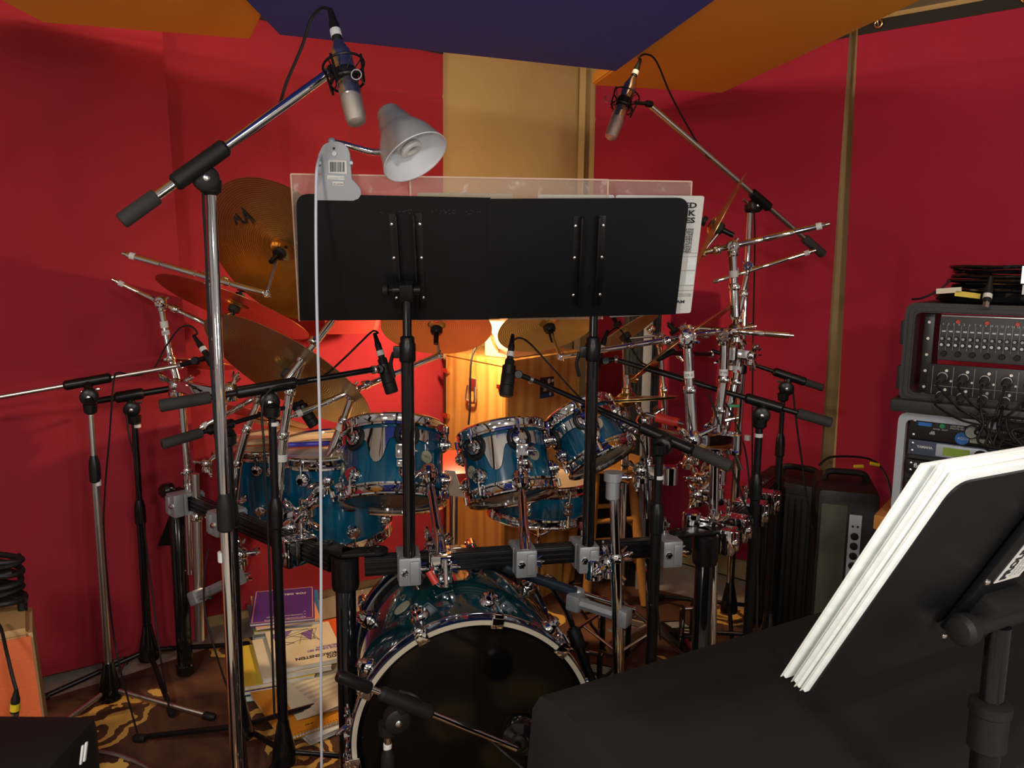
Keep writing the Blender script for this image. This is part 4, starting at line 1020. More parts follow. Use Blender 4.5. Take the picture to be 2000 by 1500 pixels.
MB().tube(P(838, 1116, 1.95), P(852, 1140, 1.94), .010).build('red_sleeve', 'red', root)
root = thing('sleeve_rod', 'chrome rod with red sleeve pointing from the hi-hat clamp to the flared arm', 'rod', P(1340, 835, 2.36))
MB().tube(P(1262, 808, 2.46), P(1336, 828, 2.4), .006).build('rod', 'chrome', root); MB().tube(P(1282, 815, 2.445), P(1324, 826, 2.41), .0155).build('red_sleeve', 'red', root)
root = thing('sleeve_rod', 'thin chrome rod running just under the red sleeve', 'rod', P(1330, 845, 2.36))
MB().tube(P(1268, 836, 2.46), P(1345, 850, 2.34), .006).build('rod', 'chrome', root)
tag(MB().box(P(1433, 793, 2.5), (.035, .010, .010), (CR, FW, CU), .003).build('wing_nut', 'green', loc=P(1433, 793, 2.5)), 'small green wing nut between the chrome posts at right', 'wing nut')
tag(MB().tube(P(1414, 835, 2.44), P(1446, 915, 2.5), .009).build('angled_tube', 'satin', loc=P(1446, 915, 2.5)), 'grey tube slanting down right from the posts to a white tape', 'tube')

# hi-hat stand
hc = CYM[11][0]
hs = thing('hi_hat_stand', 'chrome hi-hat stand right of the smallest tom, clutch above the cymbals', 'hi-hat stand', (hc.x, hc.y, .01))
MB().tube((hc.x, hc.y, .05), (hc.x, hc.y, hc.z - .05), .013).build('lower_tube', 'chrome', hs)
MB().tube((hc.x, hc.y, hc.z - .06), P(1216, 668, 2.62), .0035).build('pull_rod', 'chrome', hs)
MB().lathe(V((hc.x, hc.y, hc.z + .012)), (0, 0, 1), [(.017, 0), (.018, .003), (.018, .014), (.012, .016), (.010, .018), (.010, .05), (.014, .052), (.014, .062)], 20).build('clutch', 'chrome', hs)
mb = MB(); wingnut(mb, V((hc.x + .01, hc.y, hc.z + .058)), (1, 0, 0), 1.2, .3); mb.build('clutch_wing_bolt', 'gold', hs)
for a in (.4, 2.5, 4.6):
    mb = MB(); e = V((hc.x + .3 * math.cos(a), hc.y + .3 * math.sin(a), .02)); mb.tube((hc.x, hc.y, .30), e, .007); mb.tube((hc.x, hc.y, .10), (V((hc.x, hc.y, .3)) + e) / 2, .005); mb.lathe(e + V((0, 0, -.01)), (0, 0, 1), [(.014, 0), (.014, .03)], 12); mb.build('leg', 'chrome', hs)
# snare stand
sc = SN[1]
ss = thing('snare_stand', 'chrome basket stand under the snare drum', 'snare stand', (sc.x, sc.y, .01))
MB().tube((sc.x, sc.y, .2), (sc.x, sc.y, sc.z - .16), .012).build('center_tube', 'chrome', ss)
for i in range(3):
    a = .5 + i * 2.094; d = V((math.cos(a), math.sin(a), 0)); c0 = V((sc.x, sc.y, sc.z - .15))
    MB().path([c0, c0 + d * .12 + V((0, 0, .03)), c0 + d * .185 + V((0, 0, .055)), c0 + d * .188 + V((0, 0, .10))], .006).build('basket_arm', 'chrome', ss)
    MB().path([V((sc.x, sc.y, .32)), V((sc.x, sc.y, .3)) + d * .08, V((sc.x, sc.y, .02)) + d * .30], .007).build('leg', 'chrome', ss)

# ------------------------------------------------------------------ microphone stands
GS = 'boom microphone stands round the kit'
def mic_stand(label, top, base_y, post_m, r, boom=None, boom_m='black', rb=.0075, grip=None, clutch_L=.10, legs=(), hub='gloss', legm='black', tapes=(), head='black', foot=True, leglen=.34, joint=None, upper=None, hubz=.09, lower_m=None, stub=False, tee=True, name='mic_stand', grips=.0155):
    t = P(*top); root = thing(name, label, 'microphone stand', (t.x, t.y, .009), GS)
    zj = P(joint[0], joint[1], top[2]).z if joint else t.z * .5
    base = V((t.x, t.y, hubz))
    MB().tube(V((t.x, t.y, zj)), t, r, n=20).build('upper_tube', post_m, root)
    MB().tube(base, V((t.x, t.y, zj)), r + .0035, n=20).build('lower_tube', lower_m or post_m, root)
    MB().lathe(V((t.x, t.y, zj - .06)), (0, 0, 1), [(r + .004, 0), (r + .008, .004), (r + .008, .05), (r + .006, .07), (r + .001, .085)], 20).build('height_clutch', head if head != 'chrome' else 'chrome', root)
    if foot:
        MB().lathe((t.x, t.y, hubz - .03), (0, 0, 1), [(.034, 0), (.036, .01), (.030, .05), (.020, .10), (.016, .125)], 24).build('tripod_hub', hub, root)
        for a in legs:
            d = V((math.cos(a), math.sin(a), 0)); e = V((t.x, t.y, .022)) + d * leglen
            mb = MB(); mb.tube(V((t.x, t.y, hubz)) + d * .02, e, .0085, n=12); lg = mb.build('leg', legm, root)
            MB().lathe(e - d * .03 + V((0, 0, .002)), d + V((0, 0, -.12)), [(.011, 0), (.0125, .004), (.0125, .034), (.009, .04)], 14).build('rubber_foot', 'rubber', lg)
    if boom:
        a, b = P(*boom[0]), P(*boom[1]); d = (b - a).normalized()
        # pass the boom through the clutch above the post
        s = (t - a).dot(d); c = a + d * s
        MB().tube(a, b, rb, n=14).build('boom_tube', boom_m, root)
        MB().lathe(c - d * clutch_L * .5, d, [(rb + .003, 0), (rb + .008, .006), (rb + .008, clutch_L - .006), (rb + .003, clutch_L)], 20).build('boom_clutch', head if head != 'chrome' else 'satin', root)
        up = V((0, 0, 1)); side = d.cross(up).normalized()
        nn = side if side.dot(EYE - t) > 0 else -side
        mb = MB(); hgt = (c - t).length; e = (c - t).normalized() if hgt > .01 else up
        u2, v2, e2 = frame(up)
        mb.lathe(t - up * .03, up, [(r + .002, 0), (r + .010, .006), (r + .012, .03)], 20)
        mb.lathe((c + t) / 2 - nn * .018 - up * .012, nn, [(.020, 0), (.026, .004), (.026, .032), (.020, .036)], 20)
        mb.tube(t - up * .01, c, .013, n=12); mb.build('swivel_head', head if head != 'chrome' else 'black', root)
        MB().lathe((c + t) / 2 + nn * .016 - up * .012, nn, [(.007, 0), (.007, .006), (.004, .008)], 14).build('swivel_bolt', 'satin', root)
        if tee:
            k = c - nn * .0 - up * .030 - d * .02
            mb = MB(); mb.tube((c + t) / 2 - nn * .02, (c + t) / 2 - nn * .05, .005, n=8); mb.tube((c + t) / 2 - nn * .05 - d * .026, (c + t) / 2 - nn * .05 + d * .026, .0055, n=10); mb.build('tee_handle', 'satin', root)
        if grip:
            m, L, rg = grip; MB().lathe(a, d, [(rg * .8, 0), (rg, .003), (rg, L - .004), (rg * .85, L)], 20).build('counter_grip', m, root)
        for q, L in tapes: tape(P(*q), (V((0, 0, 1))), r, root, L, 'tape', None)
    else:
        for q, L in tapes: tape(P(*q), (V((0, 0, 1))), r, root, L, 'tape', None)
    return root, t, (P(*boom[1]) if boom else None), (boom and (P(*boom[1]) - P(*boom[0])).normalized())
# left overhead stand, chrome, nearest the camera
S1 = mic_stand('tall chrome boom stand nearest the camera at left, holding the left overhead mic', (411, 352, 1.66), 1500, 'chrome', .0105, [(236, 433, 1.56), (648, 139, 1.74)], 'chrome', .0098, ('grip', .085, .016), .13, (.6, 2.7, 4.8), tapes=(((436, 1087, 1.66), .022),), head='rubber', joint=(436, 985), lower_m='chrome')
# right overhead stand, chrome, by the right wall
S2 = mic_stand('tall chrome boom stand by the right wall, holding the right overhead mic', (1466, 400, 3.06), 1240, 'chrome', .0115, [(1608, 497, 3.10), (1266, 202, 2.88)], 'satin', .0105, ('grip', .11, .017), .10, (.3, 2.4, 4.5), tapes=(((1460, 855, 3.06), .02),), head='black', joint=(1460, 700))
S3 = mic_stand('black boom stand at left with thick grey grip, boom above the floor toms', (531, 795, 2.04), 1500, 'black', .0105, [(311, 793, 1.98), (727, 722, 2.20)], 'gloss', .0085, ('grip', .125, .0165), .16, (.2, 2.3, 4.4), tapes=(((536, 828, 2.04), .010),), joint=(538, 990))
S4 = mic_stand('black boom stand at left whose low boom points at the left floor tom', (446, 850, 2.16), 1440, 'black', .0105, [(316, 868, 2.08), (590, 786, 2.36)], 'black', .0065, ('grip', .11, .0145), .08, (.9, 3.0, 5.1), joint=(455, 990))
S5 = mic_stand('chrome boom stand standing farthest left with bare boom leaving the photo', (176, 790, 2.36), 1345, 'satin', .0085, [(-60, 786, 2.30), (345, 715, 2.52)], 'satin', .0075, None, .135, (-.1, 1.9, 4.2), tapes=(((191, 942, 2.36), .02),), joint=(183, 905), lower_m='satin', legm='satin')
S6 = mic_stand('slim black boom stand against the dark red blanket, second from the left', (262, 812, 2.62), 1265, 'gloss', .0105, [(190, 783, 2.58), (345, 757, 2.66)], 'black', .011, None, .09, (-2.5, -.95, .60), tapes=(((268, 832, 2.62), .010),), joint=(280, 990), legm='black')
S7 = mic_stand('black boom stand right of the right desk pole, boom crossing down right', (1288, 868, 2.06), 1310, 'black', .0115, [(1428, 912, 2.02), (1040, 742, 2.30)], 'black', .0078, ('grip', .105, .0165), .16, (.5, 2.6, 4.7), tapes=(((1287, 932, 2.06), .010),), joint=(1285, 1000))
S8 = mic_stand('black boom stand at right with grey grip in front of the tan strip', (1484, 818, 2.42), 1260, 'black', .0115, [(1624, 826, 2.40), (1200, 702, 2.56)], 'black', .0085, ('grip', .105, .0165), .12, (.5, 2.6, 4.7), tapes=(((1482, 850, 2.42), .012),), joint=(1478, 940))
S9 = mic_stand('farthest black boom stand at right, beside the black loudspeaker', (1530, 768, 2.78), 1240, 'black', .0085, [(1608, 758, 2.76), (1388, 684, 2.84)], 'black', .0075, ('grip', .085, .013), .12, (.5, 2.6, 4.7), joint=(1525, 860))
S10 = mic_stand('short chrome boom stand in front of the bass drum, tilted boom with black grip', (757, 1412, 1.50), 1600, 'chrome', .0075, [(659, 1318, 1.44), (1008, 1462, 1.56)], 'chrome', .0065, ('black', .075, .0125), .125, (.4, 2.5, 4.6), tapes=(((757, 1458, 1.5), .014),), head='rubber', joint=(757, 1482), lower_m='chrome', leglen=.24, grips=.012)

# ------------------------------------------------------------------ microphones, their plugs and cables
GM = 'microphones on the boom stands'
def large_mic(label, a, b, r, clipd, cable_pts, sidepx):
    """condenser mic in an elastic shock mount; a is the plug end, b the grille end"""
    a, b = V(a), V(b); d = (b - a).normalized(); L = (b - a).length
    root = thing('condenser_microphone', label, 'microphone', b, GM)
    MB().lathe(a, d, [(r * .5, 0), (r * .55, L * .02), (r * .95, L * .13), (r, L * .17), (r, L * .66)], 32).build('body', 'nickel', root)
    MB().lathe(a + d * L * .66, d, [(r, 0), (r * 1.02, .002), (r * 1.0, .004), (r * .98, .006)], 32).build('body_ring', 'satin', root)
    MB().lathe(a + d * (L * .66 + .006), d, [(r * .98, 0), (r * 1.0, L * .04), (r * .96, L * .24), (r * .84, L * .30), (r * .5, L * .325), (.001, L * .335)], 32).build('grille', 'grille', root)
    MB().box(a + d * L * .55 - FW * r * 1.0, (.006, .002, .006), (CR, FW, CU)).build('mode_switch', 'ink', root)
    mb = MB(); mb.lathe(a + d * L * .30, d, [(r * 1.08, 0), (r * 1.08, L * .17)], 24, False, False); mb.lathe(a + d * L * .30, d, [(r * 1.18, 0), (r * 1.18, L * .17)], 24, False, False)
    sm = thing('shock_mount', label.split(' condenser')[0] + ' mic shock mount, black spider ring round the mic body', 'shock mount', clipd, 'black shock mounts')
    u, v, _ = frame(d); n = 10; R = r * 1.95
    mb = MB()
    for h in (L * .30, L * .50): mb.torus(a + d * h, d, R * (1.0 if h < L * .4 else .82), .0026, 28, 6)
    mb.build('cage_ring', 'black', sm)
    mb = MB()
    for i in range(n):
        a0, a1 = 2 * PI * i / n, 2 * PI * (i + .5) / n
        p0 = a + d * L * .30 + (u * math.cos(a0) + v * math.sin(a0)) * R; p1 = a + d * L * .42 + (u * math.cos(a1) + v * math.sin(a1)) * r * 1.08; p2 = a + d * L * .54 + (u * math.cos(a0) + v * math.sin(a0)) * R * .82
        mb.tube(p0, p1, .0014, n=5); mb.tube(p1, p2, .0014, n=5)
    mb.build('elastic_cord', 'rubber', sm)
    mb = MB()
    for i in range(4):
        a0 = 2 * PI * i / 4 + .4; p0 = a + d * L * .27 + (u * math.cos(a0) + v * math.sin(a0)) * R * 1.04; p1 = a + d * L * .56 + (u * math.cos(a0) + v * math.sin(a0)) * R * .9; mb.tube(p0, p1, .0028, n=6)
    mb.build('cage_bar', 'black', sm)
    MB().lathe(a + d * L * .36, d, [(r * 1.05, 0), (r * 1.10, .002), (r * 1.10, L * .14), (r * 1.05, L * .15)], 24).build('mic_sleeve', 'rubber', sm)
    mid = a + d * L * .40; cd = V(clipd); sd = (cd - mid).normalized()
    mb = MB(); mb.tube(mid + sd * R * .95, cd, .0065, n=10); mb.lathe(cd - sd * .012, sd, [(.011, 0), (.012, .003), (.012, .020), (.009, .024)], 16); mb.build('swivel_joint', 'black', sm)
    MB().torus(mid - sd * R * 1.5 - d * .005, FW, .010, .0016, 20, 6).build('thumb_ring', 'satin', sm)
    plug = MB(); xlr(plug, a, -d, .0105); pr_ = thing('cable_plug', label.split(' condenser')[0] + ' mic cable plug with white tape band', 'cable plug', a, 'cable plugs on the mics')
    plug.build('plug_shell', 'rubber', pr_); MB().lathe(a - d * .012, -d, [(.0112, 0), (.0114, .001), (.0114, .015), (.0112, .016)], 16).build('tape_band', 'tape', pr_)
    cable('mic_cable', label.split(' condenser')[0] + ' mic cable looping from its plug down along the boom', [a - d * .076] + [P(*q) for q in cable_pts], .0034)
large_mic('left overhead condenser microphone pointing down, above the clip lamp', P(660, 82, 1.70), P(697, 240, 1.64), .0215, P(650, 138, 1.735), [(648, 22, 1.72), (630, 15, 1.73), (607, 38, 1.74), (590, 90, 1.74), (560, 160, 1.74), (545, 205, 1.735), (520, 240, 1.72), (480, 268, 1.70), (430, 300, 1.68), (398, 340, 1.65), (403, 500, 1.655), (412, 700, 1.655), (432, 1000, 1.655), (455, 1300, 1.65), (470, 1480, 1.64)], 0)
large_mic('right overhead condenser microphone pointing down left, by the right wall', P(1237, 152, 2.86), P(1192, 270, 2.78), .0235, P(1268, 203, 2.87), [(1248, 112, 2.87), (1262, 106, 2.88), (1282, 120, 2.89), (1310, 185, 2.90), (1345, 250, 2.92), (1375, 298, 2.94), (1405, 325, 2.97), (1440, 350, 3.02), (1465, 380, 3.03), (1474, 450, 3.04), (1470, 700, 3.03), (1468, 1000, 3.02), (1460, 1180, 3.0)], 0)
def drum_mic(label, a, b, r, boom_end, plug_pts=None, tape_=True, sub='drum'):
    a, b = V(a), V(b); d = (b - a).normalized(); L = (b - a).length; key = label.split(' microphone')[0]
    root = thing('drum_microphone', label, 'microphone', b, GM)
    MB().lathe(a, d, [(r * .62, 0), (r * .7, .003), (r * .72, L * .34), (r, L * .42), (r, L * .96), (r * .86, L)], 24).build('body', 'rubber', root)
    MB().torus(a + d * L * .72, d, r * 1.0, .0012, 24, 5).build('body_ring', 'black', root)
    if boom_end is not None:
        e = V(boom_end); m = a + d * L * .3; mid = m + (e - m) * .5
        cl = thing('mic_clip', key + ' mic clip, black holder at the boom end', 'mic clip', e, 'mic clips on the booms')
        MB().lathe(m - d * L * .14, d, [(r * .78, 0), (r * .98, .002), (r * .98, L * .26), (r * .8, L * .27)], 20).build('clip_collar', 'black', cl)
        mb = MB(); mb.tube(m, e, .0085, n=12); mb.build('clip_stem', 'black', cl)
        MB().lathe(m + (e - m) * .45 - FW * .014, FW, [(.011, 0), (.013, .003), (.013, .025), (.010, .028)], 16).build('clip_joint', 'black', cl)
        MB().lathe(e - (e - m).normalized() * .004, (e - m), [(.010, 0), (.0125, .002), (.0125, .010), (.010, .012)], 16).build('thread_nut', 'satin', cl)
    if plug_pts:
        pr_ = thing('cable_plug', key + ' mic cable plug with white tape', 'cable plug', a, 'cable plugs on the mics')
        mb = MB(); xlr(mb, a, -d, .0095); mb.build('plug_shell', 'rubber', pr_)
        tape(a - d * .016, d, .0096, pr_, .015, 'tape', None, 'tape_band')
        cable('mic_cable', key + ' mic cable curving away from its plug', [a - d * .075] + [P(*q) for q in plug_pts], .003)
drum_mic('black dynamic microphone hanging left of the left desk pole', P(746, 700, 2.26), P(766, 768, 2.24), .0195, P(731, 722, 2.21), [(738, 650, 2.28), (728, 647, 2.29), (705, 668, 2.28), (670, 702, 2.24), (630, 735, 2.16), (580, 748, 2.10), (530, 760, 2.05), (512, 800, 2.03), (516, 880, 2.02), (526, 1100, 2.02), (536, 1400, 2.0)])
drum_mic('black dynamic microphone hanging in front of the wooden crate', P(996, 702, 2.30), P(988, 774, 2.26), .0205, P(1036, 741, 2.30), [(1000, 666, 2.32), (1014, 660, 2.32), (1036, 672, 2.31), (1080, 720, 2.29), (1122, 766, 2.26), (1160, 800, 2.2), (1240, 850, 2.12), (1262, 900, 2.08), (1272, 1050, 2.06), (1290, 1250, 2.04)])
drum_mic('dark dynamic microphone beside the right edge of the right desk pole', P(1172, 688, 2.58), P(1150, 752, 2.56), .017, P(1203, 702, 2.56), [(1188, 650, 2.6), (1205, 640, 2.6), (1218, 652, 2.6), (1240, 690, 2.6), (1260, 712, 2.58), (1330, 735, 2.52), (1400, 765, 2.48), (1450, 860, 2.45), (1465, 960, 2.43), (1478, 1100, 2.43)])
drum_mic('black dynamic microphone pointing at the front floor tom, low under the ride', P(583, 784, 2.38), P(615, 832, 2.38), .0185, P(568, 795, 2.36), None)
drum_mic('black microphone clipped at the far left boom end, mostly behind the chrome pole', P(402, 690, 2.5), P(420, 716, 2.48), .015, P(353, 713, 2.52), [(385, 650, 2.52), (372, 637, 2.53), (350, 642, 2.53), (322, 680, 2.52), (300, 720, 2.5), (262, 734, 2.47), (232, 728, 2.45), (222, 745, 2.44), (214, 850, 2.42), (205, 960, 2.42), (204, 1060, 2.40), (225, 1260, 2.38), (270, 1440, 2.1)])
drum_mic('silver pencil microphone behind the bright ball clamp, aimed at the hi-hat', P(1318, 684, 2.60), P(1283, 702, 2.58), .0105, P(1388, 692, 2.83), None)
# bass drum mic
km = thing('bass_drum_microphone', 'round black bass drum microphone at the edge of the front head', 'microphone', P(1015, 1436, 1.62), GM)
a = P(1017, 1434, 1.62); dd = V((.1, 1, -.05)).normalized()
MB().lathe(a - dd * .03, dd, [(.020, 0), (.038, .006), (.043, .02), (.043, .045), (.036, .06)], 32).build('mic_head', 'gloss', km)
MB().lathe(a - dd * .045, dd, [(.012, 0), (.018, .006), (.018, .02)], 24).build('plug_socket', 'rubber', km)
MB().tube(a - dd * .02, P(1008, 1462, 1.56), .008).build('mic_clip', 'black', km)
cable('mic_cable', 'black cable looped along the short boom to the bass drum mic', [P(780, 1350, 1.50), P(815, 1362, 1.49), P(840, 1395, 1.52), P(905, 1412, 1.52), P(950, 1440, 1.54), P(985, 1470, 1.53), P(1020, 1500, 1.5), P(1060, 1540, 1.48)], .0034)
# loose cables across the kit
cable('mic_cable', 'black cable hanging down beside the second stand from the left', [P(246, 800, 2.6), P(252, 850, 2.58), P(263, 900, 2.58), P(290, 1100, 2.6), P(310, 1260, 2.5), P(330, 1380, 2.3)], .003)
cable('mic_cable', 'black cable falling from the farthest right boom down to the floor', [P(1548, 758, 2.77), P(1556, 830, 2.76), P(1566, 900, 2.76), P(1580, 1000, 2.74), P(1605, 1090, 2.72), P(1632, 1172, 2.7)], .0034)
cable('mic_cable', 'black cable running from the right posts down past the rack corner', [P(1385, 770, 2.4), P(1405, 830, 2.36), P(1420, 890, 2.3), P(1450, 970, 2.28), P(1472, 1040, 2.3), P(1480, 1110, 2.32), P(1478, 1240, 2.3)], .0034)
cable('mic_cable', 'black cable down the chrome posts left of the pile of books', [P(408, 1070, 2.4), P(400, 1110, 2.38), P(400, 1190, 2.36), P(420, 1270, 2.32), P(450, 1360, 2.2), P(480, 1440, 2.1)], .003)
cable('mic_cable', 'dark cable down the left of the crate front', [P(935, 670, 3.0), P(924, 690, 2.99), P(919, 720, 2.98), P(918, 790, 2.97), P(915, 830, 2.96)], .004)
# ------------------------------------------------------------------ wooden crate and things behind the kit
Z1 = V((0, 0, 1))
ct = 1.075
k0 = Pz(988, 706, ct); k0 = P(988, 706, 3.08); ct = k0.z
kl, kr = Pz(871, 684, ct), Pz(1136, 684, ct)
def lim(p, Y):
    d = (p - k0); 
    return k0 + d * ((Y - k0.y) / d.y) if p.y > Y else p
kl, kr = lim(kl, 3.48), lim(kr, 3.52)
ex, ey = (kl - k0), (kr - k0)
crate = thing('wooden_crate', 'honey-coloured wooden crate with recessed handle and latches behind the drums', 'crate', V((k0.x, k0.y + .2, 0)))
base = V((k0.x, k0.y, 0))
mb = MB(); mb.prism([base, base + V((ey.x, ey.y, 0)), base + V((ex.x + ey.x, ex.y + ey.y, 0)), base + V((ex.x, ex.y, 0))], ct - .02)
mb.build('crate_body', 'pine', crate, flat=True)
mb = MB(); q = V((0, 0, ct - .02)); o_ = -(ex.normalized() + ey.normalized()) * .006
mb.prism([base + q + o_, base + V((ey.x, ey.y, 0)) + q + (ey.normalized() - ex.normalized()) * .006, base + V((ex.x + ey.x, ex.y + ey.y, 0)) + q, base + V((ex.x, ex.y, 0)) + q + (ex.normalized() - ey.normalized()) * .006], .02); mb.build('crate_lid', 'pine', crate, flat=True)
exn, eyn = V((ex.x, ex.y, 0)).normalized(), V((ey.x, ey.y, 0)).normalized()
nl_ = V((exn.y, -exn.x, 0)); nl_ = nl_ if nl_.dot(EYE - k0) > 0 else -nl_
nr_ = V((eyn.y, -eyn.x, 0)); nr_ = nr_ if nr_.dot(EYE - k0) > 0 else -nr_
MB().box(base + V((0, 0, ct / 2 - .01)) + (nl_ + nr_) * .001, (.016, .016, ct - .03), (nl_, nr_, Z1), .002).build('corner_strip', 'stool', crate)
hp = on_plane(926, 758, k0, nl_) + nl_ * .001
hd = MB(); hd.box(hp + nl_ * .004 + Z1 * .02, (.058, .010, .044), (exn, nl_, Z1), .004); h_ = hd.build('handle_plate', 'satin', crate)
MB().path([hp + nl_ * .012 + exn * .028 + Z1 * .01, hp + nl_ * .016 + exn * .034 - Z1 * .045, hp + nl_ * .016 + exn * .02 - Z1 * .058, hp + nl_ * .016 - exn * .02 - Z1 * .058, hp + nl_ * .016 - exn * .034 - Z1 * .045, hp + nl_ * .012 - exn * .028 + Z1 * .01], .006).build('handle_loop', 'satin', crate)
for px, py in ((876, 724), (876, 812)):
    q = on_plane(px, py, k0, nl_) + nl_ * .008
    mb = MB(); mb.box(q, (.035, .016, .022), (exn, nl_, Z1), .004); mb.box(q + exn * .03, (.04, .012, .016), (exn, nl_, Z1), .004); mb.build('latch', 'gold', crate)
q = on_plane(978, 755, k0, nl_) + nl_ * .006; MB().box(q, (.03, .012, .018), (exn, nl_, Z1), .003).build('latch', 'gold', crate)
for px, py, a in ((905, 735, .008), (985, 720, .006), (1105, 740, .006), (880, 742, .010)):
    pass
def onr(px, py): return on_plane(px, py, k0 + nr_ * .002, nr_)
stk = MB(); stk.prism([onr(1055, 738), onr(1082, 735), onr(1082, 774), onr(1055, 779)], .0006)
stk = stk.build('sticker', 'ink', crate, flat=True)
MB().lathe(onr(1072, 744) + nr_ * .001, nr_, [(.011, 0), (.011, .0006)], 18).build('sticker_print', 'legend', stk)
MB().box(onr(1079, 743) + nr_ * .001, (.016, .0006, .011), (eyn, nr_, Z1)).build('sticker_print', 'legend', stk)
MB().lathe(onr(1074, 769) + nr_ * .001, nr_, [(.008, 0), (.008, .0006)], 18).build('sticker_print', 'legend', stk)
mb = MB(); q = onr(1064, 763) + nr_ * .001
for a in (-.5, 0, .5): mb.box(q + eyn * .008 * math.sin(a) * 1.6 + Z1 * .006, (.004, .0006, .02), (eyn * math.cos(a) + Z1 * math.sin(a), nr_, Z1 * math.cos(a) - eyn * math.sin(a)))
mb.build('sticker_print', 'legend', stk)
mb = MB(); mb.prism([onr(1055, 771), onr(1082, 766), onr(1082, 774), onr(1055, 779)], .0009); mb.build('sticker_print', 'bluelogo', stk, flat=True)
# cream box amp with a roll on top
aq = V((k0.x + .03, k0.y + .22, ct + .075))
ar = thing('guitar_amp', 'small pinkish cream amplifier box standing on the wooden crate', 'amplifier', aq - Z1 * .075)
ax_ = eyn
MB().box(aq, (.22, .14, .15), (eyn, nr_, Z1), .012).build('cabinet', 'pink', ar)
MB().lathe(aq + nr_ * .071 - eyn * .06, nr_, [(.008, 0), (.008, .004)], 12).build('knob', 'satin', ar)
tag(MB().lathe(aq + V((-.06, 0, .105)), V((1, .1, 0)), [(.028, 0), (.03, .004), (.03, .12), (.028, .124)], 20).build('towel_roll', 'pink', loc=aq + Z1 * .08), 'pinkish paper roll lying on the cream amplifier box', 'roll')
tag(MB().lathe(aq + V((.02, .03, .12)), (0, 0, 1), [(.035, 0), (.038, .005), (.038, .06), (.030, .07)], 20).build('storage_tin', 'redbox', loc=aq), 'dark red round tin behind the roll, just under the desk edge', 'tin')
# clamp lamp that lights the wall (behind the desk)
cl = thing('clamp_work_lamp', 'clamp lamp hidden behind the left desk lighting the wall', 'lamp', V((BOX_LAMP.x, 3.14, ct)))
la = V((-.25, .50, -.70)).normalized()
MB().lathe(BOX_LAMP - la * .10, la, [(.022, 0), (.024, .004), (.026, .03), (.050, .062), (.070, .092)], 28, True, False).build('lamp_shade', 'satin', cl)
MB().path([BOX_LAMP - la * .09, BOX_LAMP + V((.03, -.06, -.10)), V((BOX_LAMP.x + .10, 2.96, ct + .12)), V((BOX_LAMP.x + .12, 3.14, ct + .06)), V((BOX_LAMP.x + .14, 3.26, ct + .004))], .008).build('lamp_arm', 'satin', cl)
MB().lathe(BOX_LAMP - la * .085, la, [(.012, 0), (.014, .02), (.012, .045)], 16).build('bulb_socket', 'bulb', cl)
# red fabric shade hanging left of the crate
rb0 = P(690, 640, 3.1)
rs_ = thing('hanging_shade', 'red box-shaped fabric shade hanging just under the black desk, left of centre', 'shade', rb0 + Z1 * .06)
mb = MB(); u_ = V((1, .05, 0)).normalized()
def rq(px, py, dy=0): return P(px, py, 3.1 + dy)
mb.prism([rq(630, 610), rq(738, 612), rq(728, 652), rq(640, 653)], .10); mb.build('shade_box', 'redbox', rs_, flat=True)
MB().tube(rb0 + Z1 * .06, rb0 + Z1 * .75, .002).build('hanging_cord', 'redbox', rs_)
# black road tower with grey upright to the right of the crate
tw = P(1252, 700, 3.5)
tr_ = thing('speaker_tower', 'tall black ribbed column speaker with grey upright behind the hi-hat', 'speaker', V((tw.x, tw.y, 0)))
mb = MB(); mb.box(V((tw.x, tw.y, .66)), (.15, .12, 1.32), None, .008); mb.build('cabinet', 'spk', tr_)
for k in range(9): MB().box(V((tw.x - .066 + k * .0165, tw.y - .062, .66)), (.006, .008, 1.26), None, .002).build('grille_rib', 'spkgrille', tr_)
MB().box(V((tw.x + .015, tw.y - .075, .64)), (.036, .020, 1.28), None, .003).build('upright', 'greycover', tr_)

# drum throne and wooden stool
th_ = P(886, 905, 2.80); zt = th_.z
t_ = thing('drum_throne', 'round red drum throne behind the gap between the two toms', 'drum throne', (th_.x, th_.y, 0))
MB().lathe((th_.x, th_.y, zt - .07), (0, 0, 1), [(.13, 0), (.165, .01), (.175, .04), (.165, .075), (.12, .09), (.001, .092)], 36).build('seat', 'redseat', t_)
MB().tube((th_.x, th_.y, .1), (th_.x, th_.y, zt - .07), .016).build('post', 'chrome', t_)
for a in (.3, 2.4, 4.5): MB().path([V((th_.x, th_.y, .3)), V((th_.x + .1 * math.cos(a), th_.y + .1 * math.sin(a), .25)), V((th_.x + .24 * math.cos(a), th_.y + .24 * math.sin(a), .02))], .011).build('leg', 'chrome', t_)
wc = P(884, 945, 2.57)
tag(MB().prism([P(868, 918, 2.58), P(888, 920, 2.57), P(906, 972, 2.54), P(868, 966, 2.56)], .004).build('paper_sheet', 'paper', loc=wc), 'white folded paper sheet seen between the two toms, below the red throne', 'paper')
so = P(1186, 905, 3.32)
sr = thing('wooden_stool', 'honey wood bar stool with round legs behind the smallest tom', 'stool', (so.x, so.y, 0))
zs = so.z + .02
MB().lathe((so.x, so.y, zs - .03), (0, 0, 1), [(.15, 0), (.165, .008), (.168, .02), (.16, .03)], 40).build('seat', 'stool', sr)
legs_ = []
for i in range(4):
    a = -2.1 + i * PI / 2; d = V((math.cos(a), math.sin(a), 0)); top = V((so.x, so.y, zs - .03)) + d * .11; bot = V((so.x, so.y, 0.009)) + d * .19
    legs_.append((top, bot)); MB().lathe(top, bot - top, [(.016, 0), (.020, .25), (.019, .5), (.014, (bot - top).length)], 16).build('leg', 'stool', sr)
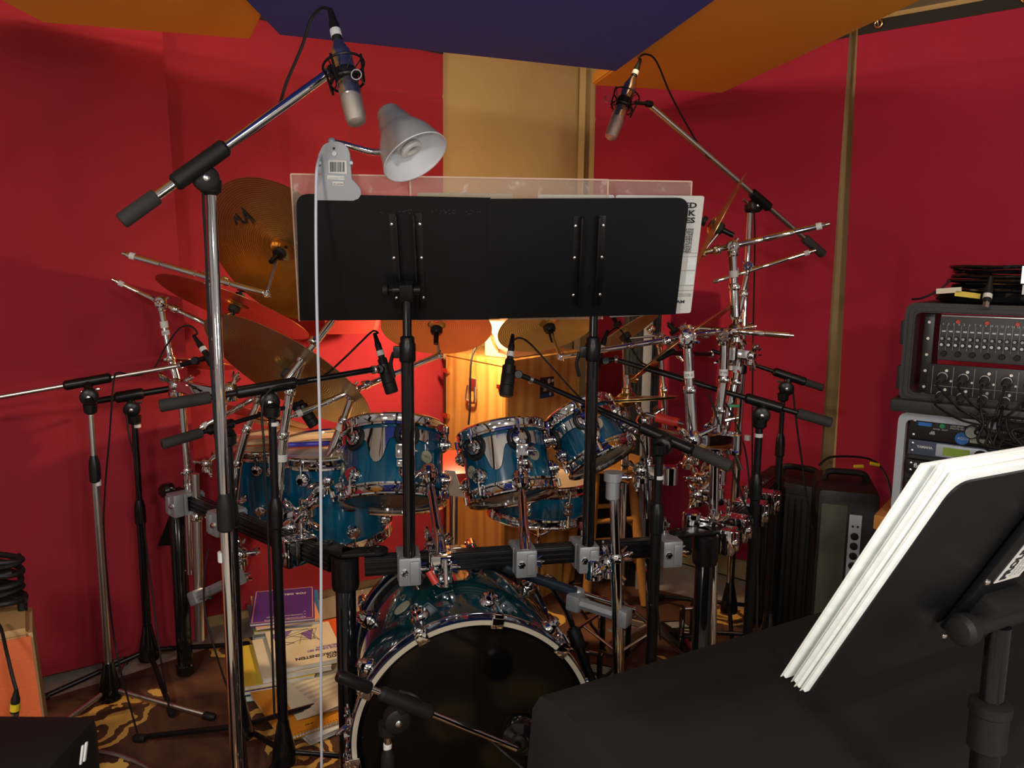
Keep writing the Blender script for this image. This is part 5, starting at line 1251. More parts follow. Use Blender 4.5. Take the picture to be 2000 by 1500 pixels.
for i in range(4):
    for f in (.42 if i % 2 else .36, .70 if i % 2 else .64):
        (t0, b0_), (t1, b1_) = legs_[i], legs_[(i + 1) % 4]; MB().tube(t0 + (b0_ - t0) * f, t1 + (b1_ - t1) * f, .011).build('rung', 'stool', sr)

# black cabinet behind the stool
bcq = P(1190, 980, 3.70); bcr = thing('speaker_cabinet', 'plain black speaker cabinet standing in the dark behind the wooden stool', 'speaker', V((bcq.x, bcq.y, 0)))
MB().box(V((bcq.x, bcq.y, .41)), (.36, .26, .78), (V((.76, -.65, 0)), V((.65, .76, 0)), Z1), .015).build('cabinet', 'spk', bcr)
MB().box(V((bcq.x, bcq.y, .41)) - V((.65, .76, 0)) * .132, (.31, .012, .70), (V((.76, -.65, 0)), V((.65, .76, 0)), Z1), .004).build('grille', 'spkgrille', bcr)
for s in (-1, 1): MB().box(V((bcq.x, bcq.y, .0105)) + V((.76, -.65, 0)) * s * .13, (.04, .2, .02), (V((.76, -.65, 0)), V((.65, .76, 0)), Z1), .003).build('foot', 'rubber', bcr)
# pedals on the rug
def pedal(label, c, yaw, beater=True, m='black'):
    c = V(c); x = V((math.cos(yaw), math.sin(yaw), 0)); y = V((-x.y, x.x, 0)); r = thing('foot_pedal', label, 'pedal', c, 'foot pedals on the rug')
    MB().box(c + Z1 * .006, (.095, .30, .010), (x, y, Z1), .003).build('base_plate', 'satin', r)
    pt = c + Z1 * .055; t = (y + Z1 * .22).normalized()
    fp = MB(); fp.box(pt, (.085, .24, .010), (x, t, x.cross(t)), .003); fp = fp.build('foot_board', m, r)
    n_ = x.cross(t)
    for k in range(5): MB().box(pt + n_ * .006 + t * (-.085 + k * .018), (.07, .005, .003), (x, t, n_), .001).build('tread', 'ink' if m == 'cream' else 'cream', fp)
    MB().torus(pt + n_ * .006 + t * .06, n_, .022, .003, 24, 6).build('tread', 'ink' if m == 'cream' else 'cream', fp)
    for s in (-1, 1): MB().box(c + y * .13 + x * s * .052 + Z1 * .11, (.012, .03, .20), (x, y, Z1), .004).build('upright', 'black', r)
    MB().tube(c + y * .13 + x * -.06 + Z1 * .20, c + y * .13 + x * .06 + Z1 * .20, .007).build('axle', 'chrome', r)
    MB().lathe(c + y * .13 + Z1 * .20 - x * .01, x, [(.03, 0), (.034, .004), (.034, .016), (.03, .020)], 20).build('cam', 'black', r)
    mb = MB()
    for k in range(18):
        z = .20 + .0 - k * .0085; mb.box(c + y * (.13 - .036) + Z1 * z, (.014, .006, .006), (x, y, Z1), .001)
    mb.build('chain', 'gloss', r)
    MB().path([c + y * .13 + x * .05 + Z1 * .2, c + y * .15 + x * .06 + Z1 * .12, c + y * .13 + x * .06 + Z1 * .05], .004).build('spring', 'chrome', r)
    if beater:
        MB().tube(c + y * .13 + Z1 * .2, c + y * .20 + Z1 * .33, .004).build('beater_rod', 'chrome', r); MB().lathe(c + y * .185 + Z1 * .34, y, [(.02, 0), (.026, .006), (.026, .03), (.02, .036)], 18).build('beater_head', 'grip', r)
pedal('pedal with cream-striped footboard on the rug, farthest back', P(1215, 1235, 2.78) * V((1, 1, 0)) if False else V((Pz(1220, 1228, .01).x, Pz(1220, 1228, .01).y - .1, .010)), 2.6, False, 'cream')
pq = Pz(1160, 1335, .02); pedal('black chain pedal with chrome rim on the rug right of the bass drum', V((pq.x, pq.y - .02, .010)), 2.75, False)
pq = Pz(1330, 1250, .02); pedal('dark pedal farther right on the rug between the rack legs', V((pq.x, pq.y + .0, .010)), 3.3, True)
bl = thing('folded_stand', 'thin black folded stand leaning beside the bass drum over the rug', 'stand', Pz(1190, 1350, .012))
MB().path([P(1075, 1140, 2.36), P(1108, 1195, 2.32), P(1122, 1235, 2.30)], .009).build('upper_tube', 'gloss', bl); MB().path([P(1118, 1225, 2.30), P(1140, 1290, 2.26), P(1165, 1350, 2.24), P(1178, 1372, 2.2)], .014).build('lower_tube', 'black', bl)
MB().lathe(P(1119, 1228, 2.30), P(1130, 1260, 2.28) - P(1119, 1228, 2.30), [(.02, 0), (.022, .004), (.022, .05), (.018, .06)], 16).build('tube_collar', 'rubber', bl)
cs = thing('chrome_stand_leg', 'slim chrome folded stand between the chrome post and the black mic stand', 'stand', P(1275, 1335, 2.2))
for dx_, n1 in ((0, 'leg'), (18, 'leg')): MB().path([P(1262 + dx_, 1085, 2.3), P(1266 + dx_ * .9, 1200, 2.28), P(1272 + dx_ * .3, 1260, 2.26), P(1275 + dx_ * .2, 1335, 2.22)], .0055).build(n1, 'chrome', cs)
MB().tube(P(1262, 1085, 2.3), P(1282, 1087, 2.3), .010).build('leg_joint', 'chrome', cs)

# sticks and things lying on the floor tom heads
fat = FA[1] + FA[2] * (.30 / 2)
su = FA[3]
tag(MB().lathe(fat + FA[2] * .014 - su * .10 - CU * 0 + FA[4] * .02, su + FA[4] * .08, [(.006, 0), (.008, .01), (.008, .22), (.005, .26)], 12).build('brush_handle', 'bluerod', loc=fat), 'blue-violet brush handle lying on the front floor tom', 'brush')
def stick(label, o, d, L=.38):
    d = V(d).normalized(); o = V(o); tag(MB().lathe(o, d, [(.006, 0), (.0075, .006), (.0075, L * .7), (.004, L * .93), (.0055, L * .96), (.003, L)], 12).build('drumstick', 'stick', loc=o), label, 'drumstick', 'drumsticks lying on the floor toms')
fbt = FB[1] + FB[2] * (.27 / 2)
stick('drumstick on the front floor tom, behind the blue-violet handle', fat + FA[2] * .012 - su * .17 - FA[4] * .06, su + FA[4] * .25, .34)
stick('drumstick in front on the far left floor tom', fbt + FB[2] * .012 - FB[3] * .14 + FB[4] * .03, FB[3] + FB[4] * .18, .30)
stick('drumstick behind on the far left floor tom', fbt + FB[2] * .012 - FB[3] * .15 - FB[4] * .04, FB[3] + FB[4] * .35, .30)

# ------------------------------------------------------------------ book piles on the floor
def book(name, label, c, yaw, wdt, hgt, th, m, group, page=True, tilt=0.0, cat='book', edge='paper'):
    c = V(c); x = V((math.cos(yaw), math.sin(yaw), 0)); y = V((-x.y, x.x, 0)); r = thing(name, label, cat, c, group)
    MB().box(c + Z1 * (th / 2), (wdt - .004, hgt - .004, th - .003), (x, y, Z1)).build('pages', edge, r, flat=True)
    MB().box(c + Z1 * (th - .0012), (wdt, hgt, .0022), (x, y, Z1), .0006).build('front_cover', m, r, flat=True)
    MB().box(c + Z1 * .0012, (wdt, hgt, .0022), (x, y, Z1), .0006).build('back_cover', m, r, flat=True)
    return r, x, y, c + Z1 * (th + .0002)
G1 = 'books in the rear pile on the floor'
c1 = Pz(556, 1205, .07); c1 = V((c1.x, c1.y, 0))
z = .004; rn = random.Random(11)
defs = [('greycover', .026, 'grey covered book at the bottom of the rear pile'), ('ink', .014, 'thin black book second from the bottom of the rear pile'), ('paper', .020, 'white spiral book in the lower part of the rear pile'), ('greycover', .012, 'thin grey book under the yellow one in the rear pile'), ('yellowcover', .012, 'yellow book in the middle of the rear pile'), ('blue', .014, 'blue book near the top of the rear pile'), ('peach', .010, 'peach book just under the purple one in the rear pile'), ('purple', .012, 'purple covered book on top of the rear pile')]
for m, th, lb in defs:
    yaw = .35 + rn.uniform(-.1, .1); o = V((rn.uniform(-.012, .012), rn.uniform(-.012, .012), 0))
    B = book('music_book', lb, c1 + o + Z1 * z, yaw, .235, .305, th, m, G1); z += th + .0006
tb, x_, y_, tp = B
for i, (s, sz) in enumerate((('ADVANCED CONCEPTS', .014), ('A COMPREHENSIVE METHOD', .011), ('BY', .009))):
    text(s, sz, tp + x_ * .085 - y_ * (.13 - .024 * i), -x_, -y_, 'paper', 'cover_lettering', tb)
text('FOR DRUMS', .022, tp + x_ * .085 + y_ * .10, -x_, -y_, 'paper', 'cover_lettering', tb, bold=.0006)
mb = MB()
for sx in (-1, 1): mb.box(tp + x_ * sx * .11, (.003, .29, .0006), (x_, y_, Z1))
for sy in (-1, 1): mb.box(tp + y_ * sy * .146, (.223, .003, .0006), (x_, y_, Z1))
mb.build('cover_border', 'peach', tb)
G2 = 'books in the front pile on the floor'
c2 = Pz(560, 1345, .03); c2 = V((c2.x, c2.y + .12, 0)); z = .004
defs = [('greencover', .022, (-.10, .0), .05, 'green book at the bottom left of the front pile'), ('purple', .016, (-.09, .01), .10, 'purple book with white lettering under the yellow one'), ('yellowcover', .016, (-.075, .02), .12, 'yellow book on the left of the front pile'), ('oldpaper', .018, (-.03, .04), .18, 'cream book under the one with line drawing in the front pile')]
fp_ = []
for m, th, o, yaw, lb in defs:
    fp_.append(book('music_book', lb, c2 + V((o[0], o[1], 0)) + Z1 * z, yaw + .25, .23, .30, th, m, G2)); z += th + .0006
mt, x_, y_, tp = book('music_book', 'cream book with purple and black line drawing on top of the front pile', c2 + V((.01, .07, z)), .42, .235, .305, .016, 'oldpaper', G2)
text('ROD\nMORGENSTEIN', .026, tp + x_ * .02 - y_ * .118 + x_ * .085, -x_, -y_, 'ink', 'cover_lettering', mt, bold=.0008, sx=.85, lh=.85)
text('THE DRUM SET\nMUSICIAN', .019, tp + x_ * .11 - y_ * .055, -x_, -y_, 'blueink', 'cover_lettering', mt, bold=.0006, sx=.85, lh=.85)
mb = MB(); rn = random.Random(4); prev = None
for i in range(16):
    q = tp + x_ * rn.uniform(-.10, .08) + y_ * rn.uniform(.0, .14) + Z1 * .0004
    if prev is not None: mb.tube(prev, q, .0007, n=4)
    prev = q
mb.build('cover_drawing', 'ink', mt)
mb = MB(); mb.prism([tp - x_ * .02 + y_ * .13, tp - x_ * .10 + y_ * .12, tp - x_ * .085 + y_ * .02], .0004); mb.prism([tp + x_ * .05 + y_ * .11, tp + x_ * .0 + y_ * .09, tp + x_ * .03 + y_ * .02], .0004); mb.build('cover_drawing', 'blueink', mt)
rr_, x_, y_, tp = book('music_book', 'orange-red book behind the cream one, peeking out of the front pile', c2 + V((.10, .20, z - .02)), .5, .22, .28, .010, 'orangered', G2)
c3 = Pz(575, 1400, .02); c3 = V((c3.x + .02, c3.y + .06, 0))
nb, x_, y_, tp = book('spiral_notebook', 'orange spiral notebook lying lowest at the front of the piles', c3 + Z1 * .024, .62, .26, .32, .012, 'orange', G2, cat='notebook')
text('Alfred', .011, tp - y_ * .13 - x_ * .05, x_, y_, 'ink', 'cover_lettering', nb)
mb = MB()
for i in range(26):
    q = tp - y_ * (.153) + x_ * (-.12 + i * .0096) - Z1 * .006; mb.torus(q, x_, .007, .0009, 12, 4)
mb.build('spiral_binding', 'satin', nb)
book('music_book', 'pale grey book under the orange notebook', c3 + V((.05, .01, .005)), .75, .25, .31, .017, 'pages', G2)
shp = []
for i in range(3):
    yaw = .52 + i * .12; shx = c3 + V((.03 + .012 * i, .075 + .012 * i, .040 + .0032 * i)); x = V((math.cos(yaw), math.sin(yaw), 0)); y = V((-x.y, x.x, 0))
    lb = ('cream sheet music bottom sheet lying on the orange notebook', 'cream sheet music middle sheet lying on the orange notebook', 'cream sheet music top sheet with staves on the orange notebook')[i]
    s_ = thing('sheet_music', lb, 'sheet music', shx, 'loose sheet music on the notebook')
    mb = MB(); nx, ny = 10, 12; g_ = []
    for a in range(nx + 1):
        row = []
        for b in range(ny + 1):
            u0, v0 = a / nx - .5, b / ny - .5
            row.append(mb.bm.verts.new(shx + x * u0 * .235 + y * v0 * .31 + Z1 * (.012 * max(0, -v0 - .25) * (1 + i) + .006 * u0 * u0 * 4 * 0)))
        g_.append(row)
    for a in range(nx):
        for b in range(ny): mb.bm.faces.new((g_[a][b], g_[a + 1][b], g_[a + 1][b + 1], g_[a][b + 1]))
    bmesh.ops.solidify(mb.bm, geom=mb.bm.faces[:], thickness=.0008)
    mb.build('sheet', 'oldpaper', s_)
    if i == 2:
        mb = MB()
        for k in range(9):
            for l in range(5): mb.box(shx + y * (-.10 + k * .028 + l * .0028) + Z1 * .0016, (.20, .0004, .0003), (x, y, Z1))
        mb.build('staves', 'greyink', s_)

# ------------------------------------------------------------------ loudspeakers by the right wall
def pa(label, px0, px1, Y, ztop, dep, yaw, grille=True):
    a, b = P(px0, 900, Y), P(px1, 900, Y); c = (a + b) / 2; wd = (b - a).length
    x = V((math.cos(yaw), math.sin(yaw), 0)); y = V((-x.y, x.x, 0)); r = thing('loudspeaker', label, 'speaker', V((c.x, c.y + dep / 2, 0)), 'black speaker cabinets on the floor at right')
    cc = V((c.x, c.y, 0)) + y * dep / 2
    MB().box(cc + Z1 * (ztop / 2 + .01), (wd, dep, ztop - .02), (x, y, Z1), .03).build('cabinet', 'spk', r)
    f = cc - y * dep / 2
    if grille:
        MB().box(f + Z1 * ztop * .5 - y * .004, (wd * .86, .012, ztop * .86), (x, y, Z1), .006).build('grille', 'spkgrille', r)
        for k in range(11): MB().box(f + x * (-wd * .4 + k * wd * .08) + Z1 * ztop * .5 - y * .012, (.006, .006, ztop * .82), (x, y, Z1), .001).build('grille_rib', 'spkgrille', r)
    mb = MB(); mb.path([cc + Z1 * (ztop - .01) - x * .07, cc + Z1 * (ztop + .025) - x * .06, cc + Z1 * (ztop + .03), cc + Z1 * (ztop + .025) + x * .06, cc + Z1 * (ztop - .01) + x * .07], .012); mb.build('carry_handle', 'rubber', r)
    for s in (-1, 1): MB().box(cc + x * s * wd * .36 + Z1 * .01, (.05, dep * .7, .02), (x, y, Z1), .004).build('foot', 'rubber', r)
    return r, f, x, y, wd
pa('large black ribbed loudspeaker standing in front of the tan wall strip', 1468, 1622, 2.98, .63, .27, -.62)
PS = pa('black loudspeaker with silver control strip right of the ribbed one', 1606, 1722, 2.62, .70, .30, -.30, False)
r, f, x, y, wd = PS
MB().box(f + Z1 * .36 - x * wd * .22 - y * .004, (wd * .42, .012, .58), (x, y, Z1), .004).build('side_panel', 'olive', r)
st_ = MB(); so_ = f + x * wd * .12 + Z1 * .355 - y * .008; st_.box(so_, (.040, .012, .53), (x, y, Z1), .002); st_ = st_.build('control_strip', 'clip', r)
for k in range(8): MB().lathe(so_ + Z1 * (.19 - k * .035) - y * .006, -y, [(.013, 0), (.013, .004), (.009, .005), (.009, .002)], 18).build('input_socket', 'rubber', st_)
for k in range(5):
    for s in (-1, 1): MB().lathe(so_ + Z1 * (-.10 - k * .030) + x * s * .009 - y * .006, -y, [(.0065, 0), (.006, .010)], 12).build('control_knob', 'lilac', st_)
for s in (-1, 1): MB().lathe(so_ + Z1 * .225 + x * s * .008 - y * .006, -y, [(.004, 0), (.004, .003)], 10).build('indicator', 'ink', st_)
# bundle of plugs and coiled cable at the foot of the speakers
rn = random.Random(21)
pc = Pz(1560, 1140, .02); pc = V((pc.x - .03, pc.y - .25, .0))
for i in range(6):
    a = V((pc.x - .08 + i * .022, pc.y + rn.uniform(-.03, .03), .30 + rn.uniform(-.05, .07))); d = V((rn.uniform(-.2, .5), 0, 1)).normalized()
    lb = ['leftmost', 'second', 'third', 'fourth', 'fifth', 'rightmost'][i]
    pr_ = thing('cable_plug', lb + ' of the cable plugs bunched in front of the ribbed loudspeaker', 'cable plug', a, 'cable plugs bunched by the loudspeaker')
    mb = MB(); xlr(mb, a + d * .05, -d, .010); mb.build('plug_shell', 'gloss', pr_); MB().lathe(a + d * .052, d, [(.008, 0), (.0085, .002), (.0085, .018)], 14).build('plug_nose', 'satin', pr_)
    MB().lathe(a + d * .02, d, [(.0108, 0), (.0108, .010)], 14).build('tape_band', 'tape', pr_)
    cable('stage_cable', lb + ' of the cables drooping from the plug bunch to the floor', [a - d * .025, a - d * .12 + V((0, -.02, -.03)), V((a.x + rn.uniform(-.03, .03), a.y - .04, .10)), V((a.x + rn.uniform(-.0, .1), a.y - .1, .008)), V((a.x + rn.uniform(.03, .1), a.y - .08 + rn.uniform(-.08, .04), .006)), V((a.x + rn.uniform(.08, .16), a.y - .10 + rn.uniform(-.12, .0), .006))], .004, group='cables drooping from the plug bunch')
for i in range(4):
    pts = []; R = .10 + .02 * i
    for k in range(22):
        a = k * 2 * PI / 9; pts.append(V((pc.x + .14 + (R + rn.uniform(-.015, .015)) * math.cos(a), pc.y - .06 + (R * .7 + rn.uniform(-.015, .015)) * math.sin(a), .010 + .009 * i + .002 * (k % 3))))
    cable('stage_cable', ['lowest', 'second lowest', 'third', 'topmost'][i] + ' loop of black cable coiled on the floor by the loudspeakers', pts, .004, group='coils of cable on the floor')
cable('stage_cable', 'black cable lying over the top of the silver-strip loudspeaker', [P(1600, 908, 2.55), P(1625, 898, 2.6) + Z1 * .01, P(1690, 900, 2.7) + Z1 * .01, P(1720, 912, 2.68), P(1738, 950, 2.62), P(1745, 1010, 2.56)], .004)
tag(MB().lathe(P(1668, 911, 2.56), CR, [(.006, 0), (.006, .03)], 12).build('tape_piece', 'yellow', loc=P(1668, 911, 2.56)), 'yellow tape piece on the cable over the loudspeaker top', 'tape')
tag(MB().lathe(P(1700, 905, 2.62), CR - CU * .2, [(.006, 0), (.006, .03)], 12).build('tape_piece', 'yellow', loc=P(1700, 905, 2.62)), 'small yellow tape piece farther right on the loudspeaker', 'tape')

# ------------------------------------------------------------------ rack cases with recording gear at right
gx = V((.80, -.60, 0)).normalized(); gn = V((gx.y, -gx.x, 0)); gn = gn if gn.dot(EYE - V((1.1, 2.2, 1))) > 0 else -gn
GO = P(1768, 800, 2.20); GO.z = 0     # foot of the left front edge
def G(s, h, out=0): return V((GO.x, GO.y, 0)) + gx * s + gn * out + Z1 * h
def gy(py, s=0.0):
    """height on the case face of photo row py at distance s along it"""
    px = proj(G(s, 1.2))[0]; o = on_plane(px, py, G(0, 0), gn); return o.z
W_ = .50
bench = thing('wooden_bench', 'honey wood bench under the silver-edged rack case, end just visible', 'bench', G(.25, 0))
zb0 = gy(1008); MB().box(G(W_ / 2, zb0 - .022, -.16), (W_ + .10, .42, .044), (gx, gn, Z1), .006).build('bench_top', 'stool', bench)
for s in (0, W_):
    for o in (.02, -.34): MB().box(G(s, (zb0 - .044) / 2, o), (.04, .04, zb0 - .044), (gx, gn, Z1), .004).build('leg', 'stool', bench)
zt0 = gy(803)
lc = thing('rack_case', 'silver-edged rack case full of recording units, below the mixer case', 'rack case', G(W_ / 2, zb0, -.2), 'equipment rack cases at right')
mb = MB(); hh_ = zt0 - zb0 - .001
def face_ring(mb, s0, s1, h0, h1, wid, out0, out1, rad=.03):
    def loop(ins, o, rd):
        pts = [G(s0 + ins, h0 + ins, o), G(s1 - ins, h0 + ins, o), G(s1 - ins, h1 - ins, o), G(s0 + ins, h1 - ins, o)]
        return [mb.bm.verts.new(q) for q in rounded(pts, rd, (0, 1, 2, 3))]
    L1, L2, L3, L4 = loop(0, out0, rad), loop(0, out1, rad), loop(wid, out1, rad * .6), loop(wid, out0, rad * .6)
    mb.bridge(L1, L2); mb.bridge(L2, L3); mb.bridge(L3, L4); mb.bridge(L4, L1)
face_ring(mb, -.012, W_, zb0 + .001, zt0, .020, -.01, .022); mb.build('silver_edge', 'clip', lc)
MB().box(G(W_ / 2, (zb0 + zt0) / 2 + .001, -.21), (W_ - .01, .40, zt0 - zb0 - .008), (gx, gn, Z1), .02).build('case_shell', 'case', lc)
# rack units in the silver case
def unit(label, py0, py1, m, name='rack_unit'):
    z0, z1 = gy(py1), gy(py0); r = thing(name, label, 'rack unit', G(W_ / 2, z0, 0), 'rack units in the silver-edged case')
    MB().box(G(W_ / 2, (z0 + z1) / 2, .004), (W_ - .036, .016, z1 - z0), (gx, gn, Z1), .001).build('front_panel', m, r)
    for hh in ((z0 + .010), (z1 - .010)):
        MB().lathe(G(.028, hh, .012), gn, [(.0042, 0), (.0042, .002), (.002, .003)], 10).build('rack_screw', 'satin', r)
    return r, z0, z1
def gtext(s, sz, s0, h, par, m='legend', nm='panel_lettering', out=.0132, bold=0.0): return text(s, sz, G(s0, h, out), gx, Z1, m, nm, par, bold=bold)
def gknob(s, h, r, par, m='rubber', L=.014, nm='knob', out=.012, n=20): return MB().lathe(G(s, h, out), gn, [(r, 0), (r, L * .7), (r * .85, L)], n).build(nm, m, par)
u1, z0, z1 = unit('black two-space rack unit with two big knobs, topmost in the silver case', 812, 853, 'panel')
hm = (z0 + z1) / 2; hz = z1 - z0
MB().box(G(.055, hm + hz * .22, .013), (.034, .001, .010), (gx, gn, Z1)).build('maker_badge', 'bluelogo', u1)
MB().lathe(G(.098, hm + hz * .22, .012), gn, [(.008, 0), (.006, .005)], 16).build('indicator', 'green', u1)
for s in (.172, .36):
    k = MB().lathe(G(s, hm + hz * .16, .012), gn, [(.020, 0), (.019, .012), (.0175, .026)], 28).build('knob', 'rubber', u1); MB().lathe(G(s, hm + hz * .16, .038), gn, [(.016, 0), (.014, .006)], 24).build('knob_cap', 'knobgrey', k)
gtext('GRACE', .009, .118, hm + hz * .36, u1); gtext('m900 SERIES\nDIGITAL RECORDER', .006, .118, hm + hz * .24, u1)
gtext('dB', .013, .068, hm - hz * .22, u1); gtext('POWER   INPUT', .005, .076, hm + hz * .02, u1)
MB().lathe(G(.148, hm - hz * .25, .012), gn, [(.017, 0), (.017, .001)], 24).build('maker_badge', 'bluelogo', u1); gtext('AQUA', .010, .137, hm - hz * .29, u1, out=.0142)
MB().box(G(.192, hm - hz * .28, .013), (.050, .002, .013), (gx, gn, Z1)).build('display', 'greylcd', u1)
gtext('-50   -40   -30   -20   -10', .006, .215, hm + hz * .34, u1)
mb = MB()
for k in range(20): mb.box(G(.215 + k * .0055, hm + hz * .25, .0125), (.0012, .001, .003 + .003 * (k % 5 == 0)), (gx, gn, Z1))
mb.build('scale_marks', 'legend', u1); gtext('OPERATING LEVEL\nINPUT   OUTPUT', .0055, .25, hm + hz * .02, u1)
for k in range(4): gknob(.25 + k * .02, hm - hz * .28, .006, u1, 'rubber', .006, 'button')
u2, z0, z1 = unit('slate blue effects unit with green display in the silver case', 856, 884, 'bluepanel')
hm = (z0 + z1) / 2; hz = z1 - z0
gtext('YAMAHA', .0095, .040, hm, u2, bold=.0003); gtext('MULTI-EFFECT PROCESSOR', .0045, .092, hm + hz * .38, u2)
MB().box(G(.155, hm, .0122), (.135, .003, hz * .84), (gx, gn, Z1), .001).build('display_bezel', 'clip', u2)
MB().box(G(.138, hm - .001, .0142), (.064, .002, hz * .55), (gx, gn, Z1)).build('display', 'lcd', u2)
MB().lathe(G(.196, hm - .002, .012), gn, [(.0165, 0), (.0165, .012), (.014, .014)], 28).build('jog_dial', 'rubber', u2)
for k in range(4):
    for j, hh in enumerate((.2, -.18)): MB().box(G(.245 + k * .020, hm + hz * hh, .013), (.014, .004, .007), (gx, gn, Z1), .001).build('button', 'knobgrey' if j else 'rubber', u2)
for k in range(6): MB().box(G(.345 + k * .02, hm + hz * (.2 if k % 2 else -.2), .013), (.014, .004, .007), (gx, gn, Z1), .001).build('button', 'knobgrey', u2)
gtext('UTILITY  STORE  RECALL', .004, .24, hm + hz * .36, u2)
mb = MB(); z_a, z_b = gy(893), gy(885)
tag(MB().box(G(W_ / 2, (z_a + z_b) / 2, -.004), (W_ - .04, .012, z_b - z_a), (gx, gn, Z1)).build('blank_plate', 'ink', loc=G(W_ / 2, z_a, 0)), 'plain black gap plate below the slate blue unit', 'blank plate', 'blank plates between the rack units')
u3, z0, z1 = unit('dark patch unit with white lettering below the slate blue unit', 895, 922, 'panel')
hm = (z0 + z1) / 2; hz = z1 - z0
gtext('flock', .018, .036, hm - .001, u3, bold=.0005)
for k, s in enumerate((.098, .122, .150, .174)):
    MB().lathe(G(s, hm + .002, .012), gn, [(.0105, 0), (.0105, .003), (.008, .003), (.008, .001)], 22).build('socket', 'rubber', u3)
gtext('INSTRUMENT IN', .004, .094, hm - hz * .36, u3); gtext('INSTRUMENT IN', .004, .146, hm - hz * .36, u3); gtext('- LINK SIGNAL\n- CLIP PEAK', .005, .21, hm + .002, u3)
u4, z0, z1 = unit('black audio interface with two screws, second from the bottom of the silver case', 934, 960, 'panel')
hm = (z0 + z1) / 2; gtext('apollo 16', .011, .055, hm + .004, u4, bold=.0003)
for s in (.06, .085): MB().box(G(s, hm - .010, .0125), (.008, .001, .010), (gx, gn, Z1)).build('indicator', 'greyink', u4)
MB().lathe(G(.125, hm - .006, .012), gn, [(.010, 0), (.010, .004)], 20).build('knob', 'satin', u4)
u5, z0, z1 = unit('black audio interface at the bottom of the silver case', 964, 990, 'panel')
hm = (z0 + z1) / 2; gtext('apollo', .011, .055, hm + .004, u5, bold=.0003)
for s in (.06, .085): MB().box(G(s, hm - .010, .0125), (.008, .001, .010), (gx, gn, Z1)).build('indicator', 'greyink', u5)

# upper moulded case with the mixer and the cable panel
zc0, zc1 = zt0 + .002, gy(590)
uc = thing('rack_case', 'moulded black rack case holding mixer and cable panel, on the silver-edged case', 'rack case', G(W_ / 2, zc0, -.2), 'equipment rack cases at right')
S0, S1_ = -.015, W_ + .02
mb = MB(); face_ring(mb, S0, S1_, zc0 + .03, zc1, .026, -.40, .03, .03); mb.build('case_shell', 'case', uc)
mb = MB(); face_ring(mb, S0 + .012, S1_ - .012, zc0 + .042, zc1 - .012, .010, .028, .036, .02); mb.build('front_rim', 'case', uc)
MB().box(G((S0 + S1_) / 2, zc0 + .02, -.17), (S1_ - S0 + .03, .46, .036), (gx, gn, Z1), .008).build('bottom_edge', 'case', uc)
for hh in (.30, .72): MB().box(G(S0 - .006, zc0 + (zc1 - zc0) * hh, -.05), (.018, .10, (zc1 - zc0) * .22), (gx, gn, Z1), .004).build('side_rib', 'case', uc)
MB().box(G(S0 + .055, (zc0 + zc1) / 2 + .01, -.02), (.026, .012, zc1 - zc0 - .08), (gx, gn, Z1), .002).build('rack_rail', 'panel', uc)
for k in range(5): MB().lathe(G(S0 + .055, zc0 + .07 + k * .045, -.012), gn, [(.004, 0), (.004, .002)], 10).build('rail_screw', 'satin', uc)
z0, z1 = gy(702, .06), gy(616, .06)
mx = thing('mixer', 'dark grey digital mixer with rows of small knobs in the upper case', 'mixer', G(W_ / 2, z0, 0))
ml, mr = .068, .49
MB().box(G((ml + mr) / 2, (z0 + z1) / 2, -.03), (mr - ml, .07, z1 - z0), (gx, gn, Z1), .006).build('front_panel', 'mixer', mx)
MB().box(G((ml + mr) / 2, z1 + .001, .002), (mr - ml - .004, .012, .007), (gx, gn, Z1), .003).build('top_edge', 'satin', mx)
pitch = .0168; hz = z1 - z0; kn0 = None
def cp(ob, dv, par):
    o = ob.copy(); COL.objects.link(o); o.parent = par; o.location = ob.location + dv; return o
proto = {}
for k in range(16):
    s = .078 + k * pitch
    for nm, hh, mm, rr_, L in (('gain_knob', .50, 'rubber', .0058, .010), ('pan_knob', .36, 'rubber', .0058, .010)):
        if nm not in proto:
            proto[nm] = (s, MB().lathe(G(s, z0 + hz * hh, .006), gn, [(rr_, 0), (rr_ * .9, L)], 14).build(nm, mm, mx))
            c_ = MB().lathe(G(s, z0 + hz * hh, .006 + L), gn, [(rr_ * .72, 0), (rr_ * .6, .001)], 12).build('knob_cap', 'knobgrey' if nm == 'gain_knob' else 'legend', proto[nm][1]); proto[nm + 'c'] = c_
        else:
            o = cp(proto[nm][1], gx * (s - proto[nm][0]), mx); cp(proto[nm + 'c'], V((0, 0, 0)), o)
    if 'btn' not in proto: proto['btn'] = (s, MB().box(G(s + .002, z0 + hz * .66, .0065), (.009, .003, .004), (gx, gn, Z1), .0006).build('channel_button', 'legend', mx))
    else: cp(proto['btn'][1], gx * (s - proto['btn'][0]), mx)
mb = MB()
for k in range(17): mb.box(G(.0705 + k * pitch, z0 + hz * .52, .0056), (.0007, .0006, hz * .56), (gx, gn, Z1))
mb.build('channel_lines', 'greyink', mx)
text('1    2    3    4    5    6    7    8    9   10  11  12  13  14  15  16', .0078, G(.075, z0 + hz * .80, .0055), gx, Z1, 'legend', 'panel_lettering', mx)
for s in (.112, .180, .248, .316): MB().lathe(G(s, z0 + hz * .88, .004), gn, [(.006, 0), (.005, .006)], 14).build('red_cap', 'red', mx)
for k in range(7): gknob(.085 + k * .034, z0 + hz * .16, .0075, mx, 'rubber', .008, 'level_knob', .005)
gknob(.305, z0 + hz * .12, .010, mx, 'rubber', .010, 'level_knob', .005); gknob(.345, z0 + hz * .12, .006, mx, 'satin', .008, 'level_knob', .005)
